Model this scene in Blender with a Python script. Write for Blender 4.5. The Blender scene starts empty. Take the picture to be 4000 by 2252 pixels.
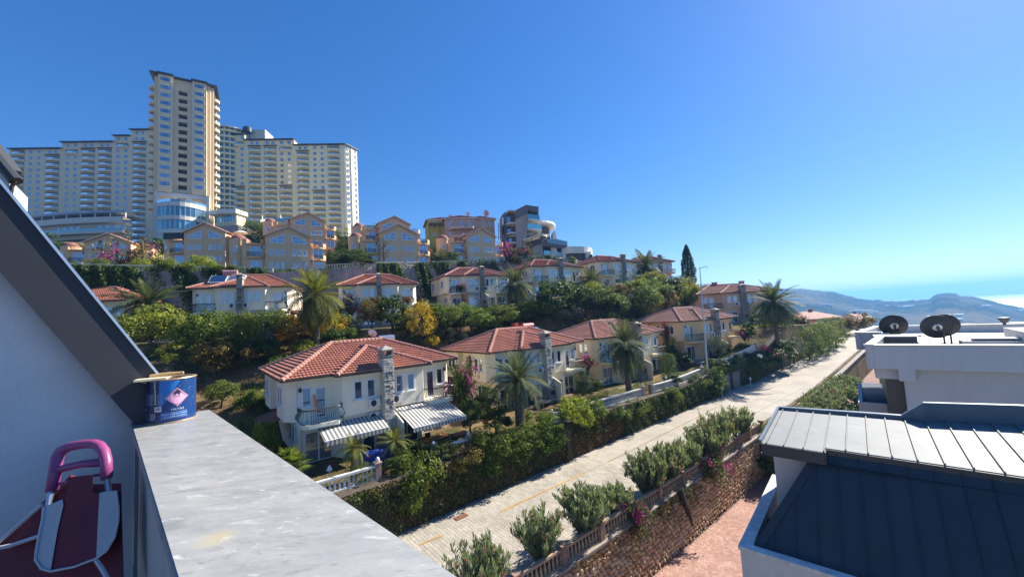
import bpy, bmesh, math, random
import numpy as np
from mathutils import Vector, Matrix

scene = bpy.context.scene
COL = scene.collection
rng = random.Random(7)
nrg = np.random.default_rng(11)
rad = math.radians

# ------------------------------------------------------------------ camera
ROLL, PITCH, FOC = rad(3.3), rad(4.2), 1500.0      # FOC in pixels of a 4000 px wide picture
cr, sr, cp, sp = math.cos(ROLL), math.sin(ROLL), math.cos(PITCH), math.sin(PITCH)
cam_data = bpy.data.cameras.new('camera')
cam_data.sensor_width = 36.0
cam_data.lens = 36.0 * FOC / 4000.0
cam_data.clip_start = 0.05
cam_data.clip_end = 40000.0
cam = bpy.data.objects.new('camera', cam_data)
COL.objects.link(cam)
vr = Vector((cr, sr * sp, -sr * cp))
vu = Vector((sr, -cr * sp, cr * cp))
vf = Vector((0, cp, sp))
m3 = Matrix((vr, vu, -vf)).transposed()
cam.matrix_world = m3.to_4x4()
scene.camera = cam

# ------------------------------------------------------------------ daylight
SUN_AZ, SUN_EL = 56.0, 37.0           # azimuth clockwise from +Y (the view direction), elevation
world = bpy.data.worlds.new('World')
scene.world = world
world.use_nodes = True
wn, wl = world.node_tree.nodes, world.node_tree.links
wn.clear()
wo = wn.new('ShaderNodeOutputWorld'); wb = wn.new('ShaderNodeBackground'); ws = wn.new('ShaderNodeTexSky')
ws.sky_type = 'NISHITA'; ws.sun_disc = False
ws.sun_elevation = rad(SUN_EL); ws.sun_rotation = rad(SUN_AZ)
ws.altitude = 150.0; ws.air_density = 1.0; ws.dust_density = 0.15; ws.ozone_density = 7.0
wb.inputs['Strength'].default_value = 0.107
wh = wn.new('ShaderNodeHueSaturation'); wh.inputs['Saturation'].default_value = 1.36; wh.inputs['Hue'].default_value = 0.512
wg = wn.new('ShaderNodeGamma'); wg.inputs['Gamma'].default_value = 0.74
wl.new(ws.outputs['Color'], wg.inputs['Color']); wl.new(wg.outputs['Color'], wh.inputs['Color']); wl.new(wh.outputs['Color'], wb.inputs['Color']); wl.new(wb.outputs['Background'], wo.inputs['Surface'])
sun_data = bpy.data.lights.new('sun', 'SUN')
sun_data.energy = 5.0; sun_data.angle = rad(0.53); sun_data.color = (1.0, 0.93, 0.82)
sun = bpy.data.objects.new('sun', sun_data); COL.objects.link(sun)
sd = Vector((math.sin(rad(SUN_AZ)) * math.cos(rad(SUN_EL)), math.cos(rad(SUN_AZ)) * math.cos(rad(SUN_EL)), math.sin(rad(SUN_EL))))
sun.rotation_euler = sd.to_track_quat('Z', 'Y').to_euler()
sun.location = sd * 300
scene.view_settings.view_transform = 'Standard'
scene.view_settings.look = 'None'
scene.view_settings.exposure = 1.25
scene.view_settings.gamma = 1.0
scene.view_settings.use_curve_mapping = False
scene.render.engine = 'CYCLES'
scene.cycles.max_bounces = 6
scene.cycles.diffuse_bounces = 3
scene.cycles.glossy_bounces = 3
scene.cycles.transmission_bounces = 4
scene.cycles.transparent_max_bounces = 8
scene.cycles.volume_bounces = 0
scene.cycles.caustics_reflective = False
scene.cycles.caustics_refractive = False

# ------------------------------------------------------------------ surveying helpers
def ray(u, v):
    xc, yc = (u - 2000) / FOC, -(v - 1126) / FOC
    x1, y1 = xc * cr + yc * sr, -xc * sr + yc * cr
    d = Vector((x1, cp - y1 * sp, sp + y1 * cp))
    return d / d.y
def at(u, v, D): return ray(u, v) * D
def onz(u, v, z):
    r = ray(u, v); return r * (z / r.z)
# street frame: s along the street (away from us, to the right), t across it (uphill)
SA = Vector((-7.0, 24.5)); SD = Vector((0.775, 0.632)); SN = Vector((-0.632, 0.775))
SROT = math.atan2(SD.y, SD.x)
def su(s, t, z=0.0):
    p = SA + SD * s + SN * t
    return Vector((p.x, p.y, z))
def st(x, y):
    dx, dy = x - SA.x, y - SA.y
    return dx * SD.x + dy * SD.y, dx * SN.x + dy * SN.y

# ------------------------------------------------------------------ object helpers
def tag(o, label=None, cat=None, group=None, kind=None):
    if label: o['label'] = label
    if cat: o['category'] = cat
    if group: o['group'] = group
    if kind: o['kind'] = kind
    return o
def empty(name, loc=(0, 0, 0), rz=0.0, label=None, cat=None, group=None, scale=1.0):
    o = bpy.data.objects.new(name, None); COL.objects.link(o)
    o.empty_display_size = 0.2
    o.location = loc; o.rotation_euler = (0, 0, rz)
    o.scale = (scale,) * 3 if isinstance(scale, (int, float)) else scale
    return tag(o, label, cat, group)
def link(name, mesh, parent=None, loc=(0, 0, 0), rz=0.0, scale=None, color=None, rot=None):
    o = bpy.data.objects.new(name, mesh); COL.objects.link(o)
    if parent is not None: o.parent = parent
    o.location = loc
    o.rotation_euler = rot if rot else (0, 0, rz)
    if scale is not None: o.scale = (scale,) * 3 if isinstance(scale, (int, float)) else scale
    if color: o.color = (*color, 1.0)
    return o
def copy_tree(o, parent=None):
    c = o.copy(); COL.objects.link(c)
    if parent is not None: c.parent = parent
    for ch in o.children: copy_tree(ch, c)
    return c

class MB:
    """collects faces, then becomes ONE mesh"""
    def __init__(s): s.v = []; s.f = []; s.m = []; s.mi = 0
    def face(s, *pts):
        n = len(s.v); s.v += [tuple(p) for p in pts]; s.f.append(tuple(range(n, n + len(pts)))); s.m.append(s.mi); return s
    def box(s, x0, x1, y0, y1, z0, z1):
        n = len(s.v)
        s.v += [(x0, y0, z0), (x1, y0, z0), (x1, y1, z0), (x0, y1, z0), (x0, y0, z1), (x1, y0, z1), (x1, y1, z1), (x0, y1, z1)]
        for q in ((0, 3, 2, 1), (4, 5, 6, 7), (0, 1, 5, 4), (1, 2, 6, 5), (2, 3, 7, 6), (3, 0, 4, 7)):
            s.f.append(tuple(n + i for i in q)); s.m.append(s.mi)
        return s
    def obox(s, c, ax, ay, az):
        c, ax, ay, az = Vector(c), Vector(ax), Vector(ay), Vector(az); n = len(s.v)
        for k in ((-1, -1, -1), (1, -1, -1), (1, 1, -1), (-1, 1, -1), (-1, -1, 1), (1, -1, 1), (1, 1, 1), (-1, 1, 1)):
            s.v.append(tuple(c + ax * k[0] + ay * k[1] + az * k[2]))
        for q in ((0, 3, 2, 1), (4, 5, 6, 7), (0, 1, 5, 4), (1, 2, 6, 5), (2, 3, 7, 6), (3, 0, 4, 7)):
            s.f.append(tuple(n + i for i in q)); s.m.append(s.mi)
        return s
    def beam(s, a, b, w, h, up=(0, 0, 1)):
        a, b = Vector(a), Vector(b); d = (b - a); L = d.length
        if L < 1e-6: return s
        d /= L; x = d.cross(Vector(up))
        if x.length < 1e-4: x = d.cross(Vector((1, 0, 0)))
        x.normalize(); z = x.cross(d)
        return s.obox((a + b) / 2, d * L / 2, x * w / 2, z * h / 2)
    def prism(s, pts, z0, z1, cap=True):
        n = len(s.v); k = len(pts)
        s.v += [(p[0], p[1], z0) for p in pts] + [(p[0], p[1], z1) for p in pts]
        for i in range(k):
            j = (i + 1) % k; s.f.append((n + i, n + j, n + k + j, n + k + i)); s.m.append(s.mi)
        if cap:
            s.f.append(tuple(n + k + i for i in range(k))); s.m.append(s.mi)
            s.f.append(tuple(n + k - 1 - i for i in range(k))); s.m.append(s.mi)
        return s
    def tube(s, path, r, n=6, cap=True):
        path = [Vector(p) for p in path]; rs = r if isinstance(r, (list, tuple)) else [r] * len(path)
        base = len(s.v); px = None
        for i, p in enumerate(path):
            d = (path[min(i + 1, len(path) - 1)] - path[max(i - 1, 0)])
            if d.length < 1e-9: d = Vector((0, 0, 1))
            d.normalize()
            x = px - d * px.dot(d) if px else d.cross(Vector((0, 0, 1)) if abs(d.z) < .9 else Vector((1, 0, 0)))
            if x.length < 1e-5: x = d.orthogonal()
            x.normalize(); px = x; y = d.cross(x)
            for k in range(n):
                a = 2 * math.pi * k / n
                s.v.append(tuple(p + (x * math.cos(a) + y * math.sin(a)) * rs[i]))
        for i in range(len(path) - 1):
            for k in range(n):
                k2 = (k + 1) % n
                s.f.append((base + i * n + k, base + i * n + k2, base + (i + 1) * n + k2, base + (i + 1) * n + k)); s.m.append(s.mi)
        if cap:
            s.f.append(tuple(base + k for k in reversed(range(n)))); s.m.append(s.mi)
            e = base + (len(path) - 1) * n; s.f.append(tuple(e + k for k in range(n))); s.m.append(s.mi)
        return s
    def lathe(s, prof, n=12, c=(0, 0, 0), sx=1.0, sy=1.0, a0=0.0, a1=2 * math.pi, cap=True):
        base = len(s.v); full = abs(a1 - a0 - 2 * math.pi) < 1e-6; k = n if full else n + 1
        for r, z in prof:
            for i in range(k):
                a = a0 + (a1 - a0) * i / n
                s.v.append((c[0] + r * sx * math.cos(a), c[1] + r * sy * math.sin(a), c[2] + z))
        for j in range(len(prof) - 1):
            for i in range(n):
                i2 = (i + 1) % k
                s.f.append((base + j * k + i, base + j * k + i2, base + (j + 1) * k + i2, base + (j + 1) * k + i)); s.m.append(s.mi)
        if cap and full:
            if prof[0][0] > 1e-5: s.f.append(tuple(base + i for i in reversed(range(k)))); s.m.append(s.mi)
            if prof[-1][0] > 1e-5: s.f.append(tuple(base + (len(prof) - 1) * k + i for i in range(k))); s.m.append(s.mi)
        return s
    def mesh(s, name, mats, smooth=False, merge=False):
        me = bpy.data.meshes.new(name)
        me.from_pydata(s.v, [], s.f)
        mats = mats if isinstance(mats, (list, tuple)) else [mats]
        for m in mats: me.materials.append(m)
        if len(mats) > 1: me.polygons.foreach_set('material_index', s.m)
        if merge:
            b = bmesh.new(); b.from_mesh(me); bmesh.ops.remove_doubles(b, verts=b.verts, dist=1e-4); b.to_mesh(me); b.free()
        if smooth:
            me.polygons.foreach_set('use_smooth', [True] * len(me.polygons))
        me.update()
        return me
    def build(s, name, mats, parent=None, loc=(0, 0, 0), rz=0.0, smooth=False, color=None, merge=False):
        return link(name, s.mesh(name, mats, smooth, merge), parent, loc, rz, color=color)

def np_mesh(name, verts, faces_n, mats, midx=None, attr=None, smooth=False):
    """verts (F*n,3) of separate n-gons"""
    me = bpy.data.meshes.new(name)
    nv = len(verts); nf = nv // faces_n
    me.vertices.add(nv); me.vertices.foreach_set('co', np.asarray(verts, np.float32).ravel())
    me.loops.add(nv); me.loops.foreach_set('vertex_index', np.arange(nv, dtype=np.int32))
    me.polygons.add(nf)
    me.polygons.foreach_set('loop_start', np.arange(0, nv, faces_n, dtype=np.int32))
    for m in (mats if isinstance(mats, (list, tuple)) else [mats]): me.materials.append(m)
    if midx is not None: me.polygons.foreach_set('material_index', np.asarray(midx, np.int32))
    if attr is not None:
        a = me.attributes.new('v', 'FLOAT', 'FACE'); a.data.foreach_set('value', np.asarray(attr, np.float32))
    if smooth: me.polygons.foreach_set('use_smooth', np.ones(nf, bool))
    me.update(calc_edges=True); me.validate()
    return me

# ------------------------------------------------------------------ materials
_mats = {}
def node_mat(name):
    m = bpy.data.materials.new(name); m.use_nodes = True
    nt = m.node_tree; nt.nodes.clear()
    out = nt.nodes.new('ShaderNodeOutputMaterial')
    return m, nt, out
def nd(nt, typ, **kw):
    n = nt.nodes.new(typ)
    for k, v in kw.items():
        if k.startswith('i_'):
            key = k[2:]
            n.inputs[int(key) if key.isdigit() else key].default_value = v
        else: setattr(n, k, v)
    return n
def mixc(nt, fac, a, b, blend='MIX'):
    n = nd(nt, 'ShaderNodeMixRGB', blend_type=blend)
    for i, x in enumerate((fac, a, b)):
        if isinstance(x, bpy.types.NodeSocket): nt.links.new(x, n.inputs[i])
        else: n.inputs[i].default_value = x if i == 0 else (*x[:3], 1.0)
    return n.outputs[0]
def noise(nt, vec, scale, detail=4.0, rough=.55):
    n = nd(nt, 'ShaderNodeTexNoise', i_Scale=scale, i_Detail=detail, i_Roughness=rough)
    nt.links.new(vec, n.inputs['Vector']); return n.outputs['Fac']
def ramp(nt, fac, stops):
    n = nd(nt, 'ShaderNodeValToRGB'); e = n.color_ramp.elements
    while len(e) < len(stops): e.new(0.5)
    for i, (p, c) in enumerate(stops):
        e[i].position = p; e[i].color = (*c[:3], 1.0) if not isinstance(c, (int, float)) else (c, c, c, 1)
    nt.links.new(fac, n.inputs[0]); return n.outputs[0]
def math_n(nt, op, a, b=None, clamp=False):
    n = nd(nt, 'ShaderNodeMath', operation=op, use_clamp=clamp)
    for i, x in enumerate((a, b)):
        if x is None: continue
        if isinstance(x, bpy.types.NodeSocket): nt.links.new(x, n.inputs[i])
        else: n.inputs[i].default_value = x
    return n.outputs[0]
def bump(nt, h, strength, dist=.02):
    b = nd(nt, 'ShaderNodeBump', i_Strength=strength, i_Distance=dist)
    nt.links.new(h, b.inputs['Height']); return b.outputs['Normal']
def pos(nt): return nd(nt, 'ShaderNodeNewGeometry').outputs['Position']

def MAT(name, col=(.5, .5, .5), rough=.8, var=.12, scale=2.0, fine=0.06, fscale=30.0, metal=0.0, bmp=0.0, bscale=40.0,
        objcol=False, tint=None, spec=.5, streak=0.0):
    """paint / plaster / metal with uneven colour, fine grain and relief; objcol takes the paint from the object's own colour"""
    if name in _mats: return _mats[name]
    m, nt, out = node_mat(name)
    p = nd(nt, 'ShaderNodeBsdfPrincipled'); P = pos(nt)
    base = (nd(nt, 'ShaderNodeObjectInfo').outputs['Color'] if objcol else None)
    n1 = noise(nt, P, scale, 5.0, .6); n2 = noise(nt, P, fscale, 3.0)
    lo = [c * (1 - var) for c in col]; hi = [min(1, c * (1 + var)) for c in col]
    if objcol:
        g = ramp(nt, n1, ((.25, 1 - var), (.75, 1.0)))
        c = mixc(nt, 1.0, base, g, 'MULTIPLY')
    else:
        if tint: hi = tint
        c = ramp(nt, n1, ((.28, lo), (.72, hi)))
    c = mixc(nt, 1.0, c, ramp(nt, n2, ((.3, 1 - fine), (.7, 1.0))), 'MULTIPLY')
    if streak:
        mp = nd(nt, 'ShaderNodeMapping'); mp.inputs['Scale'].default_value = (1.6, 1.6, .12)
        nt.links.new(P, mp.inputs['Vector'])
        n3 = noise(nt, mp.outputs[0], 2.2, 6.0, .7)
        c = mixc(nt, 1.0, c, ramp(nt, n3, ((.38, 1 - streak), (.55, 1.0))), 'MULTIPLY')
    nt.links.new(c, p.inputs['Base Color'])
    p.inputs['Roughness'].default_value = rough; p.inputs['Metallic'].default_value = metal
    p.inputs['Specular IOR Level'].default_value = spec
    if bmp:
        nt.links.new(bump(nt, noise(nt, P, bscale, 4.0), bmp), p.inputs['Normal'])
    nt.links.new(p.outputs[0], out.inputs['Surface'])
    _mats[name] = m
    return m

def GLASS(name, col=(.02, .03, .04), refl=.3, tint=(.75, .85, 1.0), vary=.5):
    """window glass seen from outside: dark room behind, with a strong sky reflection; each pane a little different"""
    if name in _mats: return _mats[name]
    m, nt, out = node_mat(name)
    d = nd(nt, 'ShaderNodeBsdfPrincipled', i_Roughness=.35)
    oi = nd(nt, 'ShaderNodeObjectInfo'); P = pos(nt)
    r = ramp(nt, oi.outputs['Random'], ((0.0, [c * (1 - vary) for c in col]), (.55, col), (.8, [c * 2.2 + .03 for c in col]), (1.0, [c * 3 + .12 for c in col])))
    nt.links.new(r, d.inputs['Base Color'])
    g = nd(nt, 'ShaderNodeBsdfGlossy', i_Roughness=.03); g.inputs['Color'].default_value = (*tint, 1)
    lw = nd(nt, 'ShaderNodeLayerWeight', i_Blend=.35)
    f = math_n(nt, 'ADD', math_n(nt, 'MULTIPLY', lw.outputs['Fresnel'], 1 - refl), refl, True)
    nt.links.new(bump(nt, noise(nt, P, 1.3, 1.0), .04, .05), g.inputs['Normal'])
    mx = nd(nt, 'ShaderNodeMixShader'); nt.links.new(f, mx.inputs[0]); nt.links.new(d.outputs[0], mx.inputs[1]); nt.links.new(g.outputs[0], mx.inputs[2])
    nt.links.new(mx.outputs[0], out.inputs['Surface'])
    _mats[name] = m
    return m

def LEAF(name, stops, trans=.35, rough=.5, objvar=.25):
    """leaves: colour by leaf (attribute v) and a little by plant, light passing through"""
    if name in _mats: return _mats[name]
    m, nt, out = node_mat(name)
    a = nd(nt, 'ShaderNodeAttribute', attribute_name='v')
    oi = nd(nt, 'ShaderNodeObjectInfo')
    c = ramp(nt, a.outputs['Fac'], stops)
    hs = nd(nt, 'ShaderNodeHueSaturation')
    nt.links.new(c, hs.inputs['Color'])
    nt.links.new(math_n(nt, 'ADD', math_n(nt, 'MULTIPLY', oi.outputs['Random'], objvar), 1 - objvar / 2), hs.inputs['Value'])
    nt.links.new(math_n(nt, 'ADD', math_n(nt, 'MULTIPLY', oi.outputs['Random'], .03), .485), hs.inputs['Hue'])
    p = nd(nt, 'ShaderNodeBsdfPrincipled', i_Roughness=rough); p.inputs['Specular IOR Level'].default_value = .18
    t = nd(nt, 'ShaderNodeBsdfTranslucent')
    tc = mixc(nt, 1.0, hs.outputs[0], (1.0, 1.0, .55), 'MULTIPLY')
    nt.links.new(hs.outputs[0], p.inputs['Base Color']); nt.links.new(tc, t.inputs['Color'])
    mx = nd(nt, 'ShaderNodeMixShader'); mx.inputs[0].default_value = trans
    nt.links.new(p.outputs[0], mx.inputs[1]); nt.links.new(t.outputs[0], mx.inputs[2])
    nt.links.new(mx.outputs[0], out.inputs['Surface'])
    _mats[name] = m
    return m
# ================================================================== terrain
def lerp(x, xs, ys): return np.interp(x, xs, ys)
def street_z(s): return lerp(s, [-60, 0, 20, 40, 50, 62, 78, 110, 135, 200], [-13.6, -12.5, -12.3, -11.9, -11.6, -10.9, -9.7, -8.0, -8.6, -20.0])
def street_l(s): return lerp(s, [-60, 0, 20, 40, 50, 62, 78, 110, 140], [0, 0, 0.2, 0, -.5, -1.6, -3.0, -2.5, -1.0])
def street_r(s): return lerp(s, [-60, 0, 140], [-8.7, -8.7, -9.0])
def yard_z(s): return lerp(s, [-60, 35, 47, 58, 66, 110, 150], [-9.4, -9.4, -8.6, -7.2, -4.3, -5.5, -14.0])
def row2_t(s): return lerp(s, [-60, -10, 12, 27, 40, 54, 80, 120], [31, 30, 25.5, 28, 25, 20, 22, 24])      # front lip of the second terrace
def row2_z(s): return lerp(s, [-60, 12, 26, 40, 52, 80, 110, 150], [-.6, -.6, 1.4, 3.0, 3.7, 5.9, 1.0, -12.0])
def row3_t(s): return row2_t(s) + lerp(s, [-60, 0, 30, 60], [19, 18.5, 17, 17])
def row3_z(s): return lerp(s, [-60, -25, 0, 25, 45, 70, 90, 130], [9.0, 9.0, 9.0, 10.8, 12.3, 12.8, 9.0, -6.0])
def row3_back(s): return lerp(s, [-60, -25, -7, 3, 25, 45, 80], [118, 115, 98, 80, 74, 73, 76])
def crest_z(s): return lerp(s, [-140, -40, 10, 45, 60, 75, 95, 130], [35, 35, 36, 33, 24, 17, 10, -6])
def ground_z(x, y):
    s, t = st(x, y)
    zs, zy = street_z(s), yard_z(s); z2, z3 = row2_z(s), row3_z(s); t2, t3 = row2_t(s), row3_t(s)
    tb, zc = max(row3_back(s), t3 + 18), crest_z(s)
    L, Rr = street_l(s), street_r(s)
    xs = [-400, -120, -40, -14.5, -9.5, Rr - .45, Rr - .3, L + .05, L + .75, 14.5, t2 - 4.5, t2 - 1.0, t2 - .6, t3 - .2, t3 + .25, tb, tb + 60, tb + 130, 500]
    zl = -16.15 + (zs + 12.5) * .9
    zs_ = [-90, -45, -22, zl, zl, zl, zs - .12, zs - .12, zy, zy + .3, z2 - 2.6, z2 - 1.2, z2, z2 + .35, z3, z3 + 2.4, zc, zc + 2, zc - 30]
    z = float(np.interp(t, xs, zs_))
    if s > 105:                                      # beyond the crest everything falls to the valley
        k = min(1.0, (s - 105) / 170.0); z = z * (1 - k) + (-95.0) * k - 6 * k
    if s < -140: z = z * 1.0
    return z

def grid_mesh(name, S, T, mat, fz):
    mb = bpy.data.meshes.new(name)
    verts = []; 
    for s in S:
        for t in T(s):
            p = su(s, t); verts.append((p.x, p.y, fz(p.x, p.y)))
    nt_ = len(T(S[0])); faces = []
    for i in range(len(S) - 1):
        for j in range(nt_ - 1):
            a = i * nt_ + j; faces.append((a, a + nt_, a + nt_ + 1, a + 1))
    mb.from_pydata(verts, [], faces); mb.materials.append(mat)
    mb.polygons.foreach_set('use_smooth', [False] * len(faces)); mb.update()
    return link(name, mb)

def ground_mat():
    m, nt, out = node_mat('dry_earth'); P = pos(nt)
    p = nd(nt, 'ShaderNodeBsdfPrincipled', i_Roughness=.95); p.inputs['Specular IOR Level'].default_value = .1
    big = noise(nt, P, .12, 6.0, .65); mid = noise(nt, P, .9, 6.0, .7); fin = noise(nt, P, 9.0, 4.0, .7)
    soil = ramp(nt, mid, ((.3, (.17, .105, .055)), (.55, (.26, .175, .09)), (.75, (.33, .24, .13))))
    grs = ramp(nt, mid, ((.3, (.035, .05, .016)), (.7, (.085, .10, .03))))
    c = mixc(nt, ramp(nt, big, ((.46, 0.0), (.60, 1.0))), soil, grs)
    c = mixc(nt, 1.0, c, ramp(nt, fin, ((.25, .55), (.7, 1.0))), 'MULTIPLY')
    nt.links.new(c, p.inputs['Base Color']); nt.links.new(bump(nt, fin, .6, .08), p.inputs['Normal'])
    nt.links.new(p.outputs[0], out.inputs['Surface']); return m
GROUND = ground_mat()
def t_list(s):
    t2, t3 = row2_t(s), row3_t(s); L, Rr = street_l(s), street_r(s); tb = max(row3_back(s), t3 + 18)
    return sorted([-400, -200, -120, -70, -40, -25, -14.5, -9.5, Rr - .45, Rr - .3, L + .05, L + .75, 5, 9, 14.5, (14.5 + t2) / 2, t2 - 4.5, t2 - 1.0, t2 - .6, t2 + 5, t2 + 11, t3 - .2, t3 + .25, t3 + 8,
            tb, tb + 20, tb + 40, tb + 60, tb + 95, tb + 130, tb + 220, 500])
S_list = list(np.concatenate([np.arange(-320, -60, 20), np.arange(-60, 140, 2.5), np.arange(140, 290, 12)]))
terrain = grid_mesh('hillside_ground', S_list, t_list, GROUND, ground_z)
tag(terrain, 'dry hillside soil with terraces stepping up from the street', kind='structure')

# ------------------------------------------------------------------ far land, sea, haze
MAT_WHITE_FILM = MAT('white_greenhouse_film', (.75, .76, .76), rough=.4)
def far_mat():
    m, nt, out = node_mat('far_woodland'); P = pos(nt)
    p = nd(nt, 'ShaderNodeBsdfPrincipled', i_Roughness=1.0); p.inputs['Specular IOR Level'].default_value = 0.0
    a = noise(nt, P, .012, 8.0, .7); b = noise(nt, P, .0035, 5.0, .6)
    c = ramp(nt, a, ((.3, (.018, .03, .016)), (.55, (.05, .066, .032)), (.72, (.15, .135, .085))))
    c = mixc(nt, ramp(nt, b, ((.5, 0.0), (.65, .7))), c, (.19, .165, .11))
    nt.links.new(c, p.inputs['Base Color']); nt.links.new(p.outputs[0], out.inputs['Surface']); return m
FAR = far_mat()
SEA_Z = -118.0
def far_z(az, r):
    """height of the valley and headland: az in degrees clockwise from the view direction, r in metres"""
    ridge = lerp(az, [18, 30, 33, 35.7, 36.9, 39.7, 41.8, 43.2, 44.8, 46.3, 47.3, 47.6, 48.4, 49.05, 49.2, 49.9, 50.8, 51.7, 52.7, 54, 56, 76],
                 [60, 62, 58, 51, 49, 26, -7, -18, -28, -26, -25, -8, -6, -10, -22, -21, -36, -54, -67, -84, -105, -112])
    foot = -96.0
    if r < 520: return -60 - 36 * (r / 520.0)
    k = min(1.0, max(0.0, (r - 620) / 1500.0)); k = k * k * (3 - 2 * k)
    z = foot + (ridge - foot) * k
    if r > 2150: z = ridge - (r - 2150) * .25
    return z
V, Fc = [], []
AZ = np.arange(18, 76.01, .25); RR = list(np.concatenate([np.arange(240, 620, 60), np.arange(620, 2100, 60), [2100, 2150, 2300, 2700, 3300]]))
hn = np.random.default_rng(3)
for a in AZ:
    for r in RR:
        z = far_z(a, r) + (hn.normal() * 2.0 * min(1, r / 1500) if r > 650 else 0)
        V.append((r * math.sin(rad(a)), r * math.cos(rad(a)), z if r < 3200 else SEA_Z - 5))
nR = len(RR)
for i in range(len(AZ) - 1):
    for j in range(nR - 1):
        q = i * nR + j; Fc.append((q, q + nR, q + nR + 1, q + 1))
me = bpy.data.meshes.new('far_hills'); me.from_pydata(V, [], Fc); me.materials.append(FAR); me.polygons.foreach_set('use_smooth', [True] * len(Fc)); me.update()
tag(link('far_hills', me), 'wooded headland and valley fading to blue in the haze', kind='structure')

gr_ = random.Random(12); GH_M = MB(); GH_M.box(-16, 16, -6, 6, 0, 4); GHME = GH_M.mesh('greenhouse', [MAT_WHITE_FILM])
for k in range(34):
    a = gr_.uniform(34, 55); r = gr_.uniform(1150, 2050); z = far_z(a, r)
    tag(link('greenhouse', GHME, None, (r * math.sin(rad(a)), r * math.cos(rad(a)), z - 1), -rad(a) + gr_.uniform(-.2, .2), (gr_.uniform(.5, 1.3), 1, gr_.uniform(.5, 1))), 'distant white greenhouse on the hazy slopes', 'greenhouse', 'white greenhouses in the hazy valley')
def sea_mat():
    m, nt, out = node_mat('sea_water'); P = pos(nt)
    p = nd(nt, 'ShaderNodeBsdfPrincipled', i_Roughness=.42); p.inputs['Base Color'].default_value = (.10, .14, .17, 1)
    nt.links.new(bump(nt, noise(nt, P, .05, 6.0, .7), .5, 6.0), p.inputs['Normal'])
    nt.links.new(p.outputs[0], out.inputs['Surface']); return m
mb = MB(); mb.face((-6000, -2500, SEA_Z), (9000, -2500, SEA_Z), (9000, 9000, SEA_Z), (-6000, 9000, SEA_Z))
tag(mb.build('sea', sea_mat()), 'pale sea shining under the sun beyond the headland', kind='structure')

def haze_mat():
    m, nt, out = node_mat('haze_air')
    v = nd(nt, 'ShaderNodeVolumePrincipled'); v.inputs['Color'].default_value = (.17, .47, 1.0, 1); v.inputs['Density'].default_value = 0.00024
    v.inputs['Anisotropy'].default_value = .25
    nt.links.new(v.outputs[0], out.inputs['Volume']); return m
mb = MB(); mb.box(-6100, 9100, -2600, 9100, SEA_Z - 3, 125)
tag(mb.build('haze', haze_mat()), 'thin blue haze hanging over the coast', kind='stuff')
# ================================================================== shared paints
PL = MAT('painted_plaster', objcol=True, rough=.85, var=.10, scale=.35, fine=.05, fscale=14, bmp=.08, bscale=20, spec=.25, streak=.07)
TRIM = MAT('white_trim', (.72, .70, .66), rough=.55, var=.05, scale=1.0)
PVC = MAT('white_window_frame', (.78, .78, .77), rough=.4, var=.03)
DARKMETAL = MAT('dark_metal', (.03, .03, .033), rough=.45, var=.1, spec=.4)
IRON = MAT('black_wrought_iron', (.018, .018, .02), rough=.5, var=.1)
GL = GLASS('window_glass')
GLB = GLASS('blue_glass', (.008, .07, .10), refl=.16, tint=(.45, .8, .9))
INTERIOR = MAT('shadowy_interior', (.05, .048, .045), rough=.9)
CONC = MAT('weathered_concrete', (.33, .31, .28), rough=.9, var=.22, scale=.6, streak=.35, bmp=.2)
GUTTER = MAT('brown_gutter', (.05, .04, .035), rough=.5)
SLAB = MAT('pale_slab', objcol=True, rough=.8, var=.08, scale=.8, streak=.08)
RAILGLASS = GLASS('railing_glass', (.10, .17, .17), refl=.16, tint=(.8, .95, 1.0), vary=.2)
# ================================================================== street, path, walls, balustrades
def zpath(s): return -16.1 + (street_z(s) + 12.5) * .9
def paver_mat(name, cols, joint, sx, sy, big):
    m, nt, out = node_mat(name); P = pos(nt)
    p = nd(nt, 'ShaderNodeBsdfPrincipled', i_Roughness=.85); p.inputs['Specular IOR Level'].default_value = .25
    mp = nd(nt, 'ShaderNodeMapping'); mp.inputs['Rotation'].default_value = (0, 0, -SROT); nt.links.new(P, mp.inputs['Vector'])
    br = nd(nt, 'ShaderNodeTexBrick'); br.offset = .5; nt.links.new(mp.outputs[0], br.inputs['Vector'])
    br.inputs['Scale'].default_value = 1.0; br.inputs['Brick Width'].default_value = sx; br.inputs['Row Height'].default_value = sy; br.inputs['Mortar Size'].default_value = .012; br.inputs['Mortar Smooth'].default_value = .3
    br.inputs['Color1'].default_value = (*cols[0], 1); br.inputs['Color2'].default_value = (*cols[1], 1); br.inputs['Mortar'].default_value = (*joint, 1)
    c = mixc(nt, 1.0, br.outputs['Color'], ramp(nt, noise(nt, P, big, 7.0, .7), ((.3, .68), (.62, 1.0))), 'MULTIPLY')
    c = mixc(nt, 1.0, c, ramp(nt, noise(nt, P, 7.0, 4.0), ((.3, .85), (.7, 1.0))), 'MULTIPLY')
    nt.links.new(c, p.inputs['Base Color']); nt.links.new(bump(nt, br.outputs['Fac'], -.3, .01), p.inputs['Normal'])
    nt.links.new(p.outputs[0], out.inputs['Surface']); return m
STREETM = paver_mat('concrete_street_pavers', ((.44, .395, .325), (.48, .435, .355)), (.33, .29, .23), .45, .22, .35)
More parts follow.
